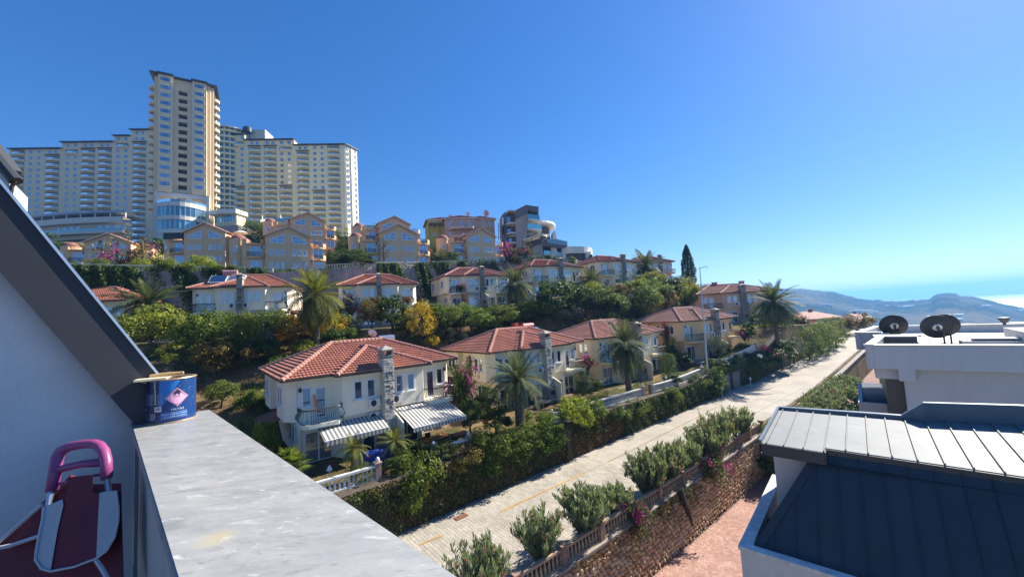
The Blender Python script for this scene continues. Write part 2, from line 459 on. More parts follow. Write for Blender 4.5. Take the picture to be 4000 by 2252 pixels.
def one_stone_mat(name, lo, hi, rough=.9):
    m, nt, out = node_mat(name); P = pos(nt); oi = nd(nt, 'ShaderNodeObjectInfo'); at_ = nd(nt, 'ShaderNodeAttribute', attribute_name='v')
    p = nd(nt, 'ShaderNodeBsdfPrincipled', i_Roughness=rough); p.inputs['Specular IOR Level'].default_value = .2
    f = math_n(nt, 'FRACT', math_n(nt, 'ADD', oi.outputs['Random'], at_.outputs['Fac']))
    c = ramp(nt, f, ((0, lo), (1, hi)))
    c = mixc(nt, 1.0, c, ramp(nt, noise(nt, P, .5, 6.0, .7), ((.3, .7), (.62, 1.0))), 'MULTIPLY')
    c = mixc(nt, 1.0, c, ramp(nt, noise(nt, P, 14.0, 4.0, .7), ((.25, .75), (.7, 1.0))), 'MULTIPLY')
    nt.links.new(c, p.inputs['Base Color']); nt.links.new(bump(nt, noise(nt, P, 30.0, 4.0), .3, .02), p.inputs['Normal']); nt.links.new(p.outputs[0], out.inputs['Surface']); return m
def strip_obj(name, S, f0, f1, fz, mat, nseg=1):
    m = MB()
    for a, b in zip(S[:-1], S[1:]):
        for i in range(nseg):
            t00, t01 = f0(a) + (f1(a) - f0(a)) * i / nseg, f0(a) + (f1(a) - f0(a)) * (i + 1) / nseg; t10, t11 = f0(b) + (f1(b) - f0(b)) * i / nseg, f0(b) + (f1(b) - f0(b)) * (i + 1) / nseg
            m.face(su(a, t00, fz(a)), su(b, t10, fz(b)), su(b, t11, fz(b)), su(a, t01, fz(a)))
    return m.build(name, mat)
SS = list(np.arange(-40, 126, 2.0))
street = strip_obj('street', SS, lambda s: street_r(s) + .3, lambda s: street_l(s) + .1, lambda s: street_z(s) - .03, STREETM, 2)
tag(street, 'sunlit street of pale concrete pavers climbing to the right', kind='structure')
# pavers near enough to tell apart: boxes with open joints
PAVM = one_stone_mat('street_paver_stone', (.42, .38, .31), (.51, .465, .38))
def paver(nm, lx, ly, mat, hexa=False):
    m = MB()
    if hexa: pts = [(-lx / 2, 0), (-lx / 4, -ly / 2), (lx / 4, -ly / 2), (lx / 2, 0), (lx / 4, ly / 2), (-lx / 4, ly / 2)]
    else: pts = [(-lx / 2, -ly / 2), (lx / 2, -ly / 2), (lx / 2, ly / 2), (-lx / 2, ly / 2)]
    n = len(pts); g_ = .91 if hexa else .965; q = [(x * g_, y * g_) for x, y in pts]
    m.face(*[(x, y, 0) for x, y in q])
    for i in range(n): j = (i + 1) % n; m.face((*pts[i], -.012), (*pts[j], -.012), (*q[j], 0), (*q[i], 0)); 
    return m.mesh(nm, [mat])
def lay_pavers(parent, spots, mesh, name, mat, rz):
    """nearest 300 as parts of their own, the rest joined"""
    spots.sort(key=lambda p: p[0].length)
    for p, v in spots[:300]: link(name, mesh, parent, p, rz + (v - .5) * .03)
    base = [[mesh.vertices[i].co.copy() for i in f.vertices] for f in mesh.polygons]
    quads = [f for f in base if len(f) == 4]; ngon = [f for f in base if len(f) != 4]
    c, s_ = math.cos(rz), math.sin(rz); m = MB(); vv = []; pts = []
    for p, v in spots[300:]:
        for f in base:
            m.face(*[(p.x + q.x * c - q.y * s_, p.y + q.x * s_ + q.y * c, p.z + q.z) for q in f]); vv.append(v)
    me = m.mesh(name + 's', [mat]); a = me.attributes.new('v', 'FLOAT', 'FACE'); a.data.foreach_set('value', vv)
    o = link(name + 's', me, parent); o['kind'] = 'stuff'; return o
pr = random.Random(9); sp_ = []
i = 0; s_ = -5.0
while s_ < 16:
    t_ = -8.2 + (.225 if i % 2 else 0)
    while t_ < -.15:
        sp_.append((su(s_, t_, street_z(s_) - .008 + pr.uniform(-.004, .004)), pr.random())); t_ += .45
    s_ += .22; i += 1
lay_pavers(street, sp_, paver('paver', .216, .442, PAVM), 'paver', PAVM, SROT)
YP = MAT('worn_orange_road_paint', (.52, .30, .06), rough=.8, var=.3, scale=1.2, fine=.4, fscale=16)
YP2 = MAT('faded_road_paint', (.44, .33, .20), rough=.85, var=.25, scale=1.0, fine=.35, fscale=12)
def mark(s0, s1, t0, t1, w, mat):
    m = MB(); n = max(1, int(abs(s1 - s0) / .8))
    for i in range(n):
        a, b = s0 + (s1 - s0) * i / n, s0 + (s1 - s0) * (i + 1) / n; ta_, tb_ = t0 + (t1 - t0) * i / n, t0 + (t1 - t0) * (i + 1) / n
        m.face(su(a, ta_ - w / 2, street_z(a) + .006), su(b, tb_ - w / 2, street_z(b) + .006), su(b, tb_ + w / 2, street_z(b) + .006), su(a, ta_ + w / 2, street_z(a) + .006))
    return m.build('road_marking', mat, street)
def stat(u, v, z=-12.45): p = onz(u, v, z); return st(p.x, p.y)
a_, b_ = stat(1640, 2122), stat(1730, 2085); mark(a_[0], b_[0], a_[1], b_[1], .14, YP)
a_, b_ = stat(1956, 1996), stat(2290, 1838, -12.3); mark(a_[0], b_[0], a_[1], b_[1], .15, YP); mark(b_[0], b_[0] + 24, b_[1], b_[1] + .3, .13, YP2)
a_, b_ = stat(2273, 1950), stat(2385, 1893, -12.3); mark(a_[0], b_[0], a_[1], b_[1], .14, YP2); mark(b_[0] + 3, b_[0] + 40, b_[1], -6.9, .12, MAT('white_road_paint', (.50, .48, .43), rough=.8, var=.2, scale=1, fine=.3))
m = MB(); p = onz(1802, 2018, -12.49); m.box(-.45, .45, -.22, .22, -.02, .02)
g_ = empty('drain_grate', (p.x, p.y, street_z(st(p.x, p.y)[0])), SROT, 'rusty iron drain cover in the street beside the ivy wall', 'drain cover'); m.build('frame', MAT('rusty_iron', (.20, .075, .035), rough=.9, var=.3, scale=8), g_)
m = MB()
for i in range(9): m.box(-.40 + i * .09, -.36 + i * .09, -.2, .2, .02, .028)
m.build('bar', MAT('rusty_iron_bar', (.26, .11, .06), rough=.9, var=.3, scale=9), g_)['kind'] = 'stuff'
# kerb strip on the planted side
tag(strip_obj('kerb', list(np.arange(-40, 120, 2.0)), lambda s: street_r(s) + .55, lambda s: street_r(s) + .75, lambda s: street_z(s) + .12, CONC), 'pale kerb along the planting bed', kind='structure')
tag(strip_obj('planting_bed', list(np.arange(-40, 120, 2.0)), lambda s: street_r(s) + .25, lambda s: street_r(s) + .56, lambda s: street_z(s) + .06, GROUND), 'planting bed at the street edge', kind='structure')

# ---- sunken path of rosy hexagonal pavers
PATHBASE = MAT('rosy_path_bed', (.26, .15, .12), rough=.95, var=.2, scale=.8)
path = strip_obj('path', SS, lambda s: -14.2, lambda s: -9.3, lambda s: zpath(s) - .012 + .03, PATHBASE)
tag(path, 'rosy paver footpath below the stone wall', kind='structure')
ROSYM = one_stone_mat('rosy_paver', (.42, .235, .185), (.56, .36, .29))
sp_ = []; i = 0; s_ = -7.0
while s_ < 24:
    t_ = -14.0 + (.105 if i % 2 else 0)
    while t_ < -9.4: sp_.append((su(s_, t_, zpath(s_) + .022 + pr.uniform(-.003, .003)), pr.random())); t_ += .21
    s_ += .185; i += 1
lay_pavers(path, sp_, paver('paver', .245, .21, ROSYM, True), 'paver', ROSYM, SROT)

# ---- stone retaining wall between street and path
rwl = empty('stone_retaining_wall', su(8, -9.15, -16.3), 0, 'ochre rubble stone wall between the street and the rosy path', 'retaining wall')
RO = Vector(rwl.location)
def wall_body(par, s0, s1, t0, t1, zlo, zhi, mat, name='core', step=2.0):
    m = MB(); S = list(np.arange(s0, s1 + .01, step)); o = Vector(par.location)
    for a, b in zip(S[:-1], S[1:]):
        c = [su(a, t0, zlo(a)), su(b, t0, zlo(b)), su(b, t1, zlo(b)), su(a, t1, zlo(a))]; d = [su(a, t0, zhi(a)), su(b, t0, zhi(b)), su(b, t1, zhi(b)), su(a, t1, zhi(a))]
        c = [x - o for x in c]; d = [x - o for x in d]
        m.face(c[0], c[1], d[1], d[0]); m.face(c[2], c[3], d[3], d[2]); m.face(d[0], d[1], d[2], d[3])
        if a == S[0]: m.face(c[3], c[0], d[0], d[3])
        if b == S[-1]: m.face(c[1], c[2], d[2], d[1])
    return m.build(name, mat, par)
MORTAR = MAT('earthy_mortar', (.22, .14, .075), rough=.95, var=.25, scale=1.5, bmp=.4)
wall_body(rwl, -14, 90, -9.15, -8.75, lambda s: zpath(s) - .3, lambda s: street_z(s) - .12, MORTAR)
COPE = MAT('grey_stone_coping', (.30, .26, .22), rough=.9, var=.2, scale=1.5, fine=.2, fscale=8, bmp=.3)
wall_body(rwl, -14, 90, -9.28, -8.7, lambda s: street_z(s) - .12, lambda s: street_z(s) + .03, COPE, 'coping')
RUB = one_stone_mat('ochre_rubble', (.50, .31, .16), (.80, .61, .41))
sr_ = np.random.default_rng(21)
def rubble_mesh(i):
    m = MB(); n = 7; ang = np.sort(sr_.uniform(0, 2 * math.pi, n)) if i else np.arange(n) / n * 2 * math.pi
    ang = np.arange(n) / n * 2 * math.pi + sr_.uniform(-.25, .25, n); rr = sr_.uniform(.38, .56, n)
    o = [(r * math.cos(a), r * math.sin(a)) for r, a in zip(rr, ang)]; h = sr_.uniform(.05, .10)
    inn = [(x * .62 + sr_.uniform(-.05, .05), h + sr_.uniform(-.025, .025), y * .62) for x, y in o]
    for k in range(n):
        j = (k + 1) % n; m.face((o[k][0], -.03, o[k][1]), (o[j][0], -.03, o[j][1]), inn[j], inn[k])
    m.face(*inn); return m
rub = [rubble_mesh(i) for i in range(6)]; rubm = [r.mesh('stone', [RUB]) for r in rub]
spots = []
z_ = 0.0
row = 0
while z_ < 3.75:
    s_ = -9.0 + (row % 2) * .16
    while s_ < 62:
        zz_ = zpath(s_) + z_ + pr.uniform(-.05, .05)
        if zz_ < street_z(s_) - .2: spots.append((s_ + pr.uniform(-.06, .06), zz_, pr.randrange(6), pr.uniform(.30, .42), pr.uniform(.26, .36), pr.random()))
        s_ += .33
    z_ += .27; row += 1
spots.sort(key=lambda q_: su(q_[0], -9.16, q_[1]).length)
wrz = SROT + math.pi                                  # local +y points out of the wall, towards the path
for s_, zz_, k, wx, wz, v_ in spots[:300]:
    o = link('stone', rubm[k], rwl, su(s_, -9.16, zz_) - RO, wrz); o.scale = (wx, 1, wz)
m = MB(); vv = []; cw, sw_ = math.cos(wrz), math.sin(wrz)
for s_, zz_, k, wx, wz, v_ in spots[300:]:
    b = su(s_, -9.16, zz_) - RO
    for f in rub[k].f: m.face(*[(b.x + rub[k].v[i][0] * wx * cw - rub[k].v[i][1] * sw_, b.y + rub[k].v[i][0] * wx * sw_ + rub[k].v[i][1] * cw, b.z + rub[k].v[i][2] * wz) for i in f]); vv.append(v_)
me = m.mesh('stones', [RUB]); a_ = me.attributes.new('v', 'FLOAT', 'FACE'); a_.data.foreach_set('value', vv); link('stones', me, rwl)['kind'] = 'stuff'

# ---- balustrades
BAL = MAT('weathered_balustrade', objcol=True, rough=.85, var=.12, scale=2.0, fine=.12, fscale=12, bmp=.1)
m = MB(); m.lathe([(.075, 0), (.075, .04), (.045, .07), (.05, .1), (.085, .2), (.075, .3), (.045, .46), (.04, .52), (.065, .57), (.07, .62)], 8); BALU = m.mesh('baluster', [BAL], smooth=True)
m = MB(); m.box(-.17, .17, -.17, .17, -.1, .92); m.box(-.22, .22, -.22, .22, .92, 1.0); POSTM = m.mesh('post', [BAL])
m = MB(); m.lathe([(.06, 0), (.1, .06), (.13, .15), (.1, .24), (.04, .3), (0, .32)], 10); BALL = m.mesh('finial', [BAL], smooth=True)
def balustrade(label, pts, col, postcol, posts, spacing=.24, single=True, finials=True, h=.62):
    """pts: world points of the foot; balusters between a foot rail and a hand rail"""
    o0 = Vector(pts[0]); o = empty('balustrade', o0, 0, label, 'balustrade', 'balustrades along the terraces')
    rails = MB(); joined = MB()
    for a, b in zip(pts[:-1], pts[1:]):
        a, b = Vector(a) - o0, Vector(b) - o0; L = (b - a).length
        rails.beam(a + Vector((0, 0, .04)), b + Vector((0, 0, .04)), .22, .1); rails.beam(a + Vector((0, 0, .79)), b + Vector((0, 0, .79)), .24, .13)
        n = max(1, int(L / spacing))
        for i in range(n):
            p = a.lerp(b, (i + .5) / n) + Vector((0, 0, .09))
            if single: link('baluster', BALU, o, p, color=col)
            else: joined.box(p.x - .06, p.x + .06, p.y - .06, p.y + .06, p.z, p.z + .64)
    rails.build('rail', BAL, o, color=col)
    if not single: joined.build('balusters', BAL, o, color=col)['kind'] = 'stuff'
    for p in posts:
        q = link('post', POSTM, o, Vector(p) - o0, SROT, color=postcol)
        if finials: link('finial', BALL, q, (0, 0, 1.0), color=col)
    return o
STC, STB = (.42, .30, .20), (.30, .19, .14)
ps = [su(s, -8.95, street_z(s) + .03) for s in np.arange(-11, 34, 3.0)]
balustrade('sandstone balustrade along the street above the rubble wall', ps, STC, STB, ps, .26, True, False)
WB_ = (.74, .72, .67)
def left_rail(label, s0, s1, step, single=True, spacing=.26):
    ps = [su(s, street_l(s) + .95, yard_z(s) + .02) for s in np.arange(s0, s1 + .01, step)]
    return balustrade(label, ps, WB_, (.34, .24, .19), [ps[0], ps[-1]], spacing, single)
left_rail('white balustrade in front of the lowest cream villa', -6.8, -1.6, 2.6)
left_rail('white balustrade stretch between bushes, beside the small garden lamp', 2.2, 5.0, 2.8)
left_rail('white balustrade before the pale yellow villa', 13.5, 27.5, 3.5, True, .28)
left_rail('white balustrade before the palm and the yellow villa', 29.0, 41.0, 4.0, True, .3)
left_rail('white balustrade in front of the orange sided villa', 45, 57, 3.0, True, .3)
# retaining wall on the uphill side of the street
lw = empty('ivy_retaining_wall', su(10, .4, -12.6), 0, 'dark retaining wall along the street, mostly covered in creeper', 'retaining wall')
DARKW = MAT('dark_damp_stone', (.085, .065, .048), rough=.95, var=.35, scale=1.0, fine=.3, fscale=10, bmp=.6, bscale=8)
def lwall(par, S, f0, f1, zlo, zhi, mat, name):
    m = MB(); o = Vector(par.location)
    for a, b in zip(S[:-1], S[1:]):
        c = [su(a, f0(a), zlo(a)) - o, su(b, f0(b), zlo(b)) - o, su(b, f1(b), zlo(b)) - o, su(a, f1(a), zlo(a)) - o]; d = [su(a, f0(a), zhi(a)) - o, su(b, f0(b), zhi(b)) - o, su(b, f1(b), zhi(b)) - o, su(a, f1(a), zhi(a)) - o]
        m.face(c[0], c[1], d[1], d[0]); m.face(c[2], c[3], d[3], d[2]); m.face(*d)
    return m.build(name, mat, par)
Sw = list(np.arange(-14, 64.1, 2.0))
lwall(lw, Sw, lambda s: street_l(s) + .02, lambda s: street_l(s) + 1.2, lambda s: street_z(s) - .3, lambda s: yard_z(s) - .02, DARKW, 'core')
for s_ in (14.2, 40.5, 52.0):
    m = MB(); b = su(s_, street_l(s_) - .05, street_z(s_)) - Vector(lw.location); m.box(-.28, .28, -.25, .3, -.2, 2.9); m.build('buttress', DARKW, lw, b, SROT)
# garage doors in the wall below the orange villa
for k, s_ in enumerate((45.0, 48.0)):
    m = MB(); m.box(-1.2, 1.2, -.08, .1, 0, 2.2); d = m.build('garage_door', MAT('grey_green_door', (.11, .12, .12), rough=.6, var=.15, scale=3), lw, su(s_, street_l(s_) - .02, street_z(s_)) - Vector(lw.location), SROT)
    m = MB()
    for i in range(8): m.box(-1.15 + i * .29, -.9 + i * .29, -.1, -.08, .05, 2.15)
    m.build('slats', MAT('grey_green_door'), d)['kind'] = 'stuff'
# retaining walls of the upper terraces
def upper_wall(label, s0, s1, off, mat, hgt=0.0):
    w_ = empty('terrace_wall', su((s0 + s1) / 2, row3_t((s0 + s1) / 2), row2_z(s0)), 0, label, 'retaining wall', 'retaining walls of the upper terrace')
    lwall(w_, list(np.arange(s0, s1 + .1, 4.0)), lambda s: row3_t(s) - .35 + off, lambda s: row3_t(s) + .5 + off, lambda s: row2_z(s) - 1, lambda s: row3_z(s) + .1 + hgt, mat, 'core'); return w_
upper_wall('ivy draped concrete wall behind the cream villas on the dark side', -44, 0, 0, CONC)
upper_wall('bare stained concrete wall behind the villa with the bougainvillea', 0, 32, 0, CONC)
upper_wall('concrete wall below the house next to the modern building', 32, 60, 0, CONC)
for a, b, lab in ((-40, 0, 'white terrace railing below the orange houses, ivy covered end'), (2, 24, 'white terrace railing below the two stacked orange houses'), (26, 48, 'white terrace railing below the orange house by the modern building')):
    ps = [su(s, row3_t(s) + .1, row3_z(s) + .1) for s in np.arange(a, b + .1, 3.0)]
    balustrade(lab, ps, (.52, .5, .45), (.5, .48, .43), ps[::3], .36, False, False)
for a, b, lab in ((11.5, 15, 'short white railing beside the dark green tree by the balcony palm'), (33, 36, 'short white railing under the palm in front of the cream villa'), (-14, -9, 'white railing behind the feathery palm by the dark roof edge'), (46, 49.5, 'short white railing below the cream villa with the plain balcony')):
    ps = [su(s, row2_t(s) + .3, row2_z(s)) for s in np.arange(a, b + .1, 2.5)]; balustrade(lab, ps, WB_, (.4, .28, .22), ps[::1], .26, True)
# ================================================================== hotel on the crest
TAN, CREAM, SUNLIT_YEL = (.84, .66, .42), (.84, .70, .47), (.93, .82, .48)  # last colour: grazing sunlight on one wing put into a yellower, brighter paint
h0 = at(300, 700, 196); HROT = math.atan2(.0956, .9954)
HXv, HYv = Vector((math.cos(HROT), math.sin(HROT))), Vector((-math.sin(HROT), math.cos(HROT)))
def hx(u, v=700):
    k = ray(u, v).x
    return (h0.x - k * h0.y) / (k * HXv.y - HXv.x)
HZ = 38.0
hotel = empty('hotel_building', (h0.x, h0.y, HZ), HROT, 'tall cream hotel with a central tower and two stepped balcony wings on the hilltop', 'hotel')
FL = 3.23; ZT = 100.4 - HZ                 # first floor line under the roof of the lowest section
def hwin_mesh(w, h, nm, splits=(.5,)):
    m = MB(); m.mi = 0; d = .12
    m.box(-w / 2, w / 2, -d, .05, 0, .08); m.box(-w / 2, w / 2, -d, .05, h - .08, h)
    m.box(-w / 2, -w / 2 + .1, -d, .05, .08, h - .08); m.box(w / 2 - .1, w / 2, -d, .05, .08, h - .08)
    for k in splits: x = -w / 2 + w * k; m.box(x - .05, x + .05, -d, .05, .08, h - .08)
    m.mi = 1; m.face((-w / 2 + .1, -.03, .08), (w / 2 - .1, -.03, .08), (w / 2 - .1, -.03, h - .08), (-w / 2 + .1, -.03, h - .08))
    return m.mesh(nm, [PVC, GL])
HWIN = hwin_mesh(1.75, 1.75, 'window')
def balcony_meshes(w):
    n = 8; pts = []
    for i in range(n + 1):
        a = math.pi * (.22 + .56 * i / n); r = (w / 2) / math.cos(math.pi * .22)
        pts.append((-r * math.cos(a), -(r * math.sin(a) - r * math.sin(math.pi * .22)) * .62 - .25))
    m = MB(); poly = [(-w / 2, .3)] + pts + [(w / 2, .3)]
    m.prism(poly[::-1][::-1], 0, .95)
    a = m.mesh('balcony', [SLAB])
    g = MB()
    for p, q in zip(pts[:-1], pts[1:]): g.beam((p[0], p[1] + .08, 1.32), (q[0], q[1] + .08, 1.32), .03, .62)
    g.mi = 1
    for p, q in zip(pts[:-1], pts[1:]): g.beam((p[0], p[1] + .08, 1.66), (q[0], q[1] + .08, 1.66), .06, .05)
    return a, g.mesh('glass_railing', [RAILGLASS, PVC])
_bm = {}
def balcony(x, z, w, colr, par, y=0.0):
    k = round(w * 2) / 2
    if k not in _bm: _bm[k] = balcony_meshes(k)
    b = link('balcony', _bm[k][0], par, (x, y, z), 0, color=colr)
    link('glass_railing', _bm[k][1], b)
rw = random.Random(5)
def wing(sections, colr, base_z, ytop_extra=0):
    """sections: (x0, x1, roof level index, columns); columns: (kind, x0, x1, extra)"""
    wall = MB(); roof = MB(); back = MB(); band = MB()
    for x0, x1, lvl, cols in sections:
        ztop = ZT + lvl * FL + 1.1
        roof.box(x0 - .2, x1 + .2, -1.5, 16.5, ztop, ztop + .32)
        roof.box(x0 + .8, x1 - .8, -.4, 15.5, ztop + .32, ztop + .62)
        wall.box(x0, x1, 1.9, 15.5, base_z, ztop)
        xs = x0
        for c in cols:
            kind, cx0, cx1 = c[0], c[1], c[2]
            lo, hi = c[3] if len(c) > 3 and kind == 'B' else (0, 99)          # floors (from the roof down) that are balconies
            if cx0 > xs: wall.box(xs, cx0, -.02, 1.9, base_z, ztop)
            xs = cx1; w = cx1 - cx0; xm = (cx0 + cx1) / 2
            nfl = int((ztop - base_z) / FL)
            run = []
            for k in range(nfl + 1):
                zf = ztop - 1.1 - k * FL - 2.0          # floor level
                if zf < base_z: break
                if kind == 'B' and lo <= k <= hi or kind == 'W' and len(c) > 3 and (k in c[3] or (c[4] and k >= c[4])):
                    balcony(xm, zf - .25, w, colr, hotel)
                    # arched header and the room front behind
                    band.box(cx0, cx1, .35, .8, zf + 2.55, zf + FL - .25)
                    for sx in (-1, 1): band.box(xm + sx * w / 2 - (.5 if sx > 0 else 0), xm + sx * w / 2 + (.5 if sx < 0 else 0), .36, .79, zf + 2.2, zf + 2.55)
                    o = link('window', HDOOR, hotel, (xm + rw.uniform(-.5, .5), 1.86, zf + .1))
                else:
                    wall.box(cx0, cx1, 0, 1.9, zf - .25, zf + FL - .25)
                    if kind == 'W':
                        for xx in (xm - w * .3, xm + w * .3): link('window', HWIN, hotel, (xx, 0, zf + .75))
                    elif kind == 'B':
                        for xx in (xm - w * .22, xm + w * .22): link('window', HWIN, hotel, (xx, 0, zf + .75))
            if kind == 'B' and lo > 0:
                roof.box(cx0 - .25, cx1 + .25, -.9, .0, ztop - 1.1 - (lo - 1) * FL - 2.3, ztop - 1.1 - (lo - 1) * FL - 2.05)
            if kind == 'W' and len(c) > 4 and c[4]:
                roof.box(cx0 - .25, cx1 + .25, -.9, .0, ztop - 1.1 - (c[4] - 1) * FL - 2.35, ztop - 1.1 - (c[4] - 1) * FL - 2.1)
        if xs < x1: wall.box(xs, x1, -.02, 1.9, base_z, ztop)
    wall.build('wall', PL, hotel, color=colr)
    band.build('wall', PL, hotel, color=colr)
    roof.build('roof', GUTTER, hotel)
HDOOR = hwin_mesh(3.6, 2.25, 'window', (.33, .66))
X = hx
BZ = 47 - HZ
wing([(X(33), X(239), 0, [('B', X(41), X(93)), ('W', X(107), X(160)), ('B', X(177), X(231), (1, 99))]),
      (X(239), X(443), 1, [('W', X(252), X(303), (1,), 0), ('B', X(316), X(369), (1, 99)), ('B', X(382), X(435), (1, 99))]),
      (X(443), X(509), 2, [('W', X(450), X(500), (1,), 0)]),
      (X(509), X(600), 3, [('B', X(518), X(570), (2, 99))])], CREAM, BZ)
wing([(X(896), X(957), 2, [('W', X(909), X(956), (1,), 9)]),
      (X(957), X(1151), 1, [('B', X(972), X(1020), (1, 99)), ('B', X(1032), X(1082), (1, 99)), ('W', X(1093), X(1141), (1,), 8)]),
      (X(1151), X(1340), 0, [('B', X(1161), X(1208), (1, 99)), ('W', X(1222), X(1270), (), 8), ('B', X(1281), X(1329))])], SUNLIT_YEL, BZ)
# end face of the wing painted as sunlit, turning away from us
e0, e1 = X(1340), X(1340) + 7.5
m = MB(); m.prism([(e0, 0), (e0 + .9, -.35), (e0 + 1.8, 0.2), (e0 + 3.2, 3.2), (e0 + 3.8, 2.9), (e0 + 5.8, 7.4), (e0, 13)], BZ, ZT + 1.1); m.build('wall', PL, hotel, color=(.84, .78, .58))
m = MB(); m.prism([(e0 - .2, -1.5), (e0 + 2.4, -1.2), (e0 + 6.8, 7.2), (e0, 14)], ZT + 1.1, ZT + 1.42); m.build('roof', GUTTER, hotel)
for k in range(14):
    z = ZT - k * FL - 1.3
    for f in (.2, .78):
        p = Vector((e0 + 1.8, .2)) + (Vector((e0 + 5.8, 7.4)) - Vector((e0 + 1.8, .2))) * f
        link('window', HWIN, hotel, (p.x + .12, p.y - .25, z), rad(57))
# roof plant room and tank
m = MB(); m.box(X(940), X(1018), 5, 14, ZT + 2 * FL, ZT + 3 * FL + 3.4); m.build('plant_room', PL, hotel, color=(.62, .58, .5))
m = MB(); m.lathe([(2.2, 0), (2.2, 2.4), (1.2, 3.0)], 12, (X(957), 2.5, ZT + 3 * FL + .6)); m.build('water_tank', DARKMETAL, hotel)
# curved middle block between tower and the wing painted as sunlit
cx, cy, cr_ = X(868), 7.0, 9.5
m = MB(); m.lathe([(cr_, BZ), (cr_, ZT + 3 * FL + 1.5)], 28, (cx, cy, 0)); m.build('curved_glass_front', GLB, hotel)
m = MB()
for k in range(17):
    z = ZT + 3 * FL - k * FL
    if z < BZ: break
    m.lathe([(cr_, z - 1.1), (cr_ + 1.1, z - 1.1), (cr_ + 1.1, z), (cr_, z)], 28, (cx, cy, 0), cap=False)
for k in range(10):
    a = -math.pi * .08 * k - .3; m.box(cx + (cr_ + .2) * math.cos(a) - .25, cx + (cr_ + .2) * math.cos(a) + .25, cy + (cr_ + .2) * math.sin(a) - .25, cy + (cr_ + .2) * math.sin(a) + .25, BZ, ZT + 3 * FL + 1.2)
m.build('balcony', SLAB, hotel, color=SUNLIT_YEL)
m = MB(); m.lathe([(0, ZT + 3 * FL + 2.3), (cr_ + 1.9, ZT + 3 * FL + 1.6), (cr_ + 1.9, ZT + 3 * FL + 1.2), (0, ZT + 3 * FL + 1.2)], 28, (cx, cy, 0)); m.build('roof', TRIM, hotel)

# ---- tower: its own frame, turned 35 degrees
t0 = at(612, 500, 150); TROT = rad(33.0)
tl = Vector((t0.x - h0.x, t0.y - h0.y)); tl = Vector((tl.x * math.cos(HROT) + tl.y * math.sin(HROT), -tl.x * math.sin(HROT) + tl.y * math.cos(HROT)))
def tw(mesh, name, loc=(0, 0, 0), colr=None, rz=0.0, par=None):
    """place a mesh given in the tower's own frame as a part of the hotel"""
    a = TROT - HROT; x, y = loc[0] * .84, loc[1]
    return link(name, mesh, hotel, (tl.x + x * math.cos(a) - y * math.sin(a), tl.y + x * math.sin(a) + y * math.cos(a), loc[2]), a + rz, color=colr, scale=(.84, 1, 1))
TW = 20.4; F2 = 3.37; TZ = 107.0 - HZ; bayz = 58.0 - HZ; podz = 53.0 - HZ
m = MB()
m.box(0, 6.2, 0, 14, podz, TZ)                     # flank behind the near bay
m.box(13.0, TW, 0, 14, podz, TZ)
m.box(-1.3, 0, 1.2, 14, podz - 14, TZ)
m.box(TW, TW + 1.3, 1.0, 14, podz - 14, TZ)
m.box(6.2, 13.0, 2.2, 14, podz, TZ)
m.box(6.2, 7.9, 0.4, 2.2, podz, TZ); m.box(11.3, 13.0, 0.4, 2.2, podz, TZ)
NF = 16
for k in range(NF):
    z = TZ - 3.2 - k * F2
    m.box(7.9, 11.3, .4, 2.2, z - F2 + 1.95, z)
m.box(7.9, 11.3, .4, 2.2, TZ - 3.2, TZ)
tw(m.mesh('wall', PL), 'wall', colr=TAN)
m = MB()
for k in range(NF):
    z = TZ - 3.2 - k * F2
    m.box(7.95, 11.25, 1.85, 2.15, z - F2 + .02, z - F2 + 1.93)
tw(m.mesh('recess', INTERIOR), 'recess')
for xa, xb in ((.7, 6.0), (13.4, 19.0)):
    m = MB(); m.box(xa, xb, -1.25, 0, bayz, TZ); tw(m.mesh('bay', PL), 'bay', colr=TAN)
TWIN = hwin_mesh(3.9, 1.75, 'window', (.2, .8))
for k in range(14):
    for xm in (3.35, 16.2):
        tw(TWIN, 'window', (xm, -1.25, TZ - 2.75 - k * F2 + (-1.35 if xm > 10 else 0) * 0))
m = MB(); m.prism([(-2.6, -1.6), (.3, -1.6), (.3, -2.4), (6.4, -2.4), (6.4, -1.0), (13.0, -1.0), (13.0, -2.4), (19.6, -2.4), (19.6, -1.4), (TW + 3.0, -1.0), (TW + 3.0, 15), (-2.6, 15)], TZ, TZ + .45)
m.prism([(-1, 0), (TW + 1, 0), (TW + 1, 14), (-1, 14)], TZ + .45, TZ + 1.0)
tw(m.mesh('roof', GUTTER), 'roof')
# rounded balconies up both flanks of the tower
bmr = MB(); bmr.lathe([(2.0, 0), (2.0, 1.15), (1.85, 1.15), (1.85, .2), (0, .2)], 14, (0, 0, 0)); BR = bmr.mesh('balcony', SLAB)
for k in range(16):
    z = TZ - 5.2 - k * F2
    tw(BR, 'balcony', (TW + 1.6, 4.2, z), (.80, .72, .50))
    tw(BR, 'balcony', (-1.6, 3.2, z), TAN)
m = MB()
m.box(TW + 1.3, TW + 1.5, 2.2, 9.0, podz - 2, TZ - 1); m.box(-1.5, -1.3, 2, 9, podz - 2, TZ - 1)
tw(m.mesh('recess', INTERIOR), 'recess')
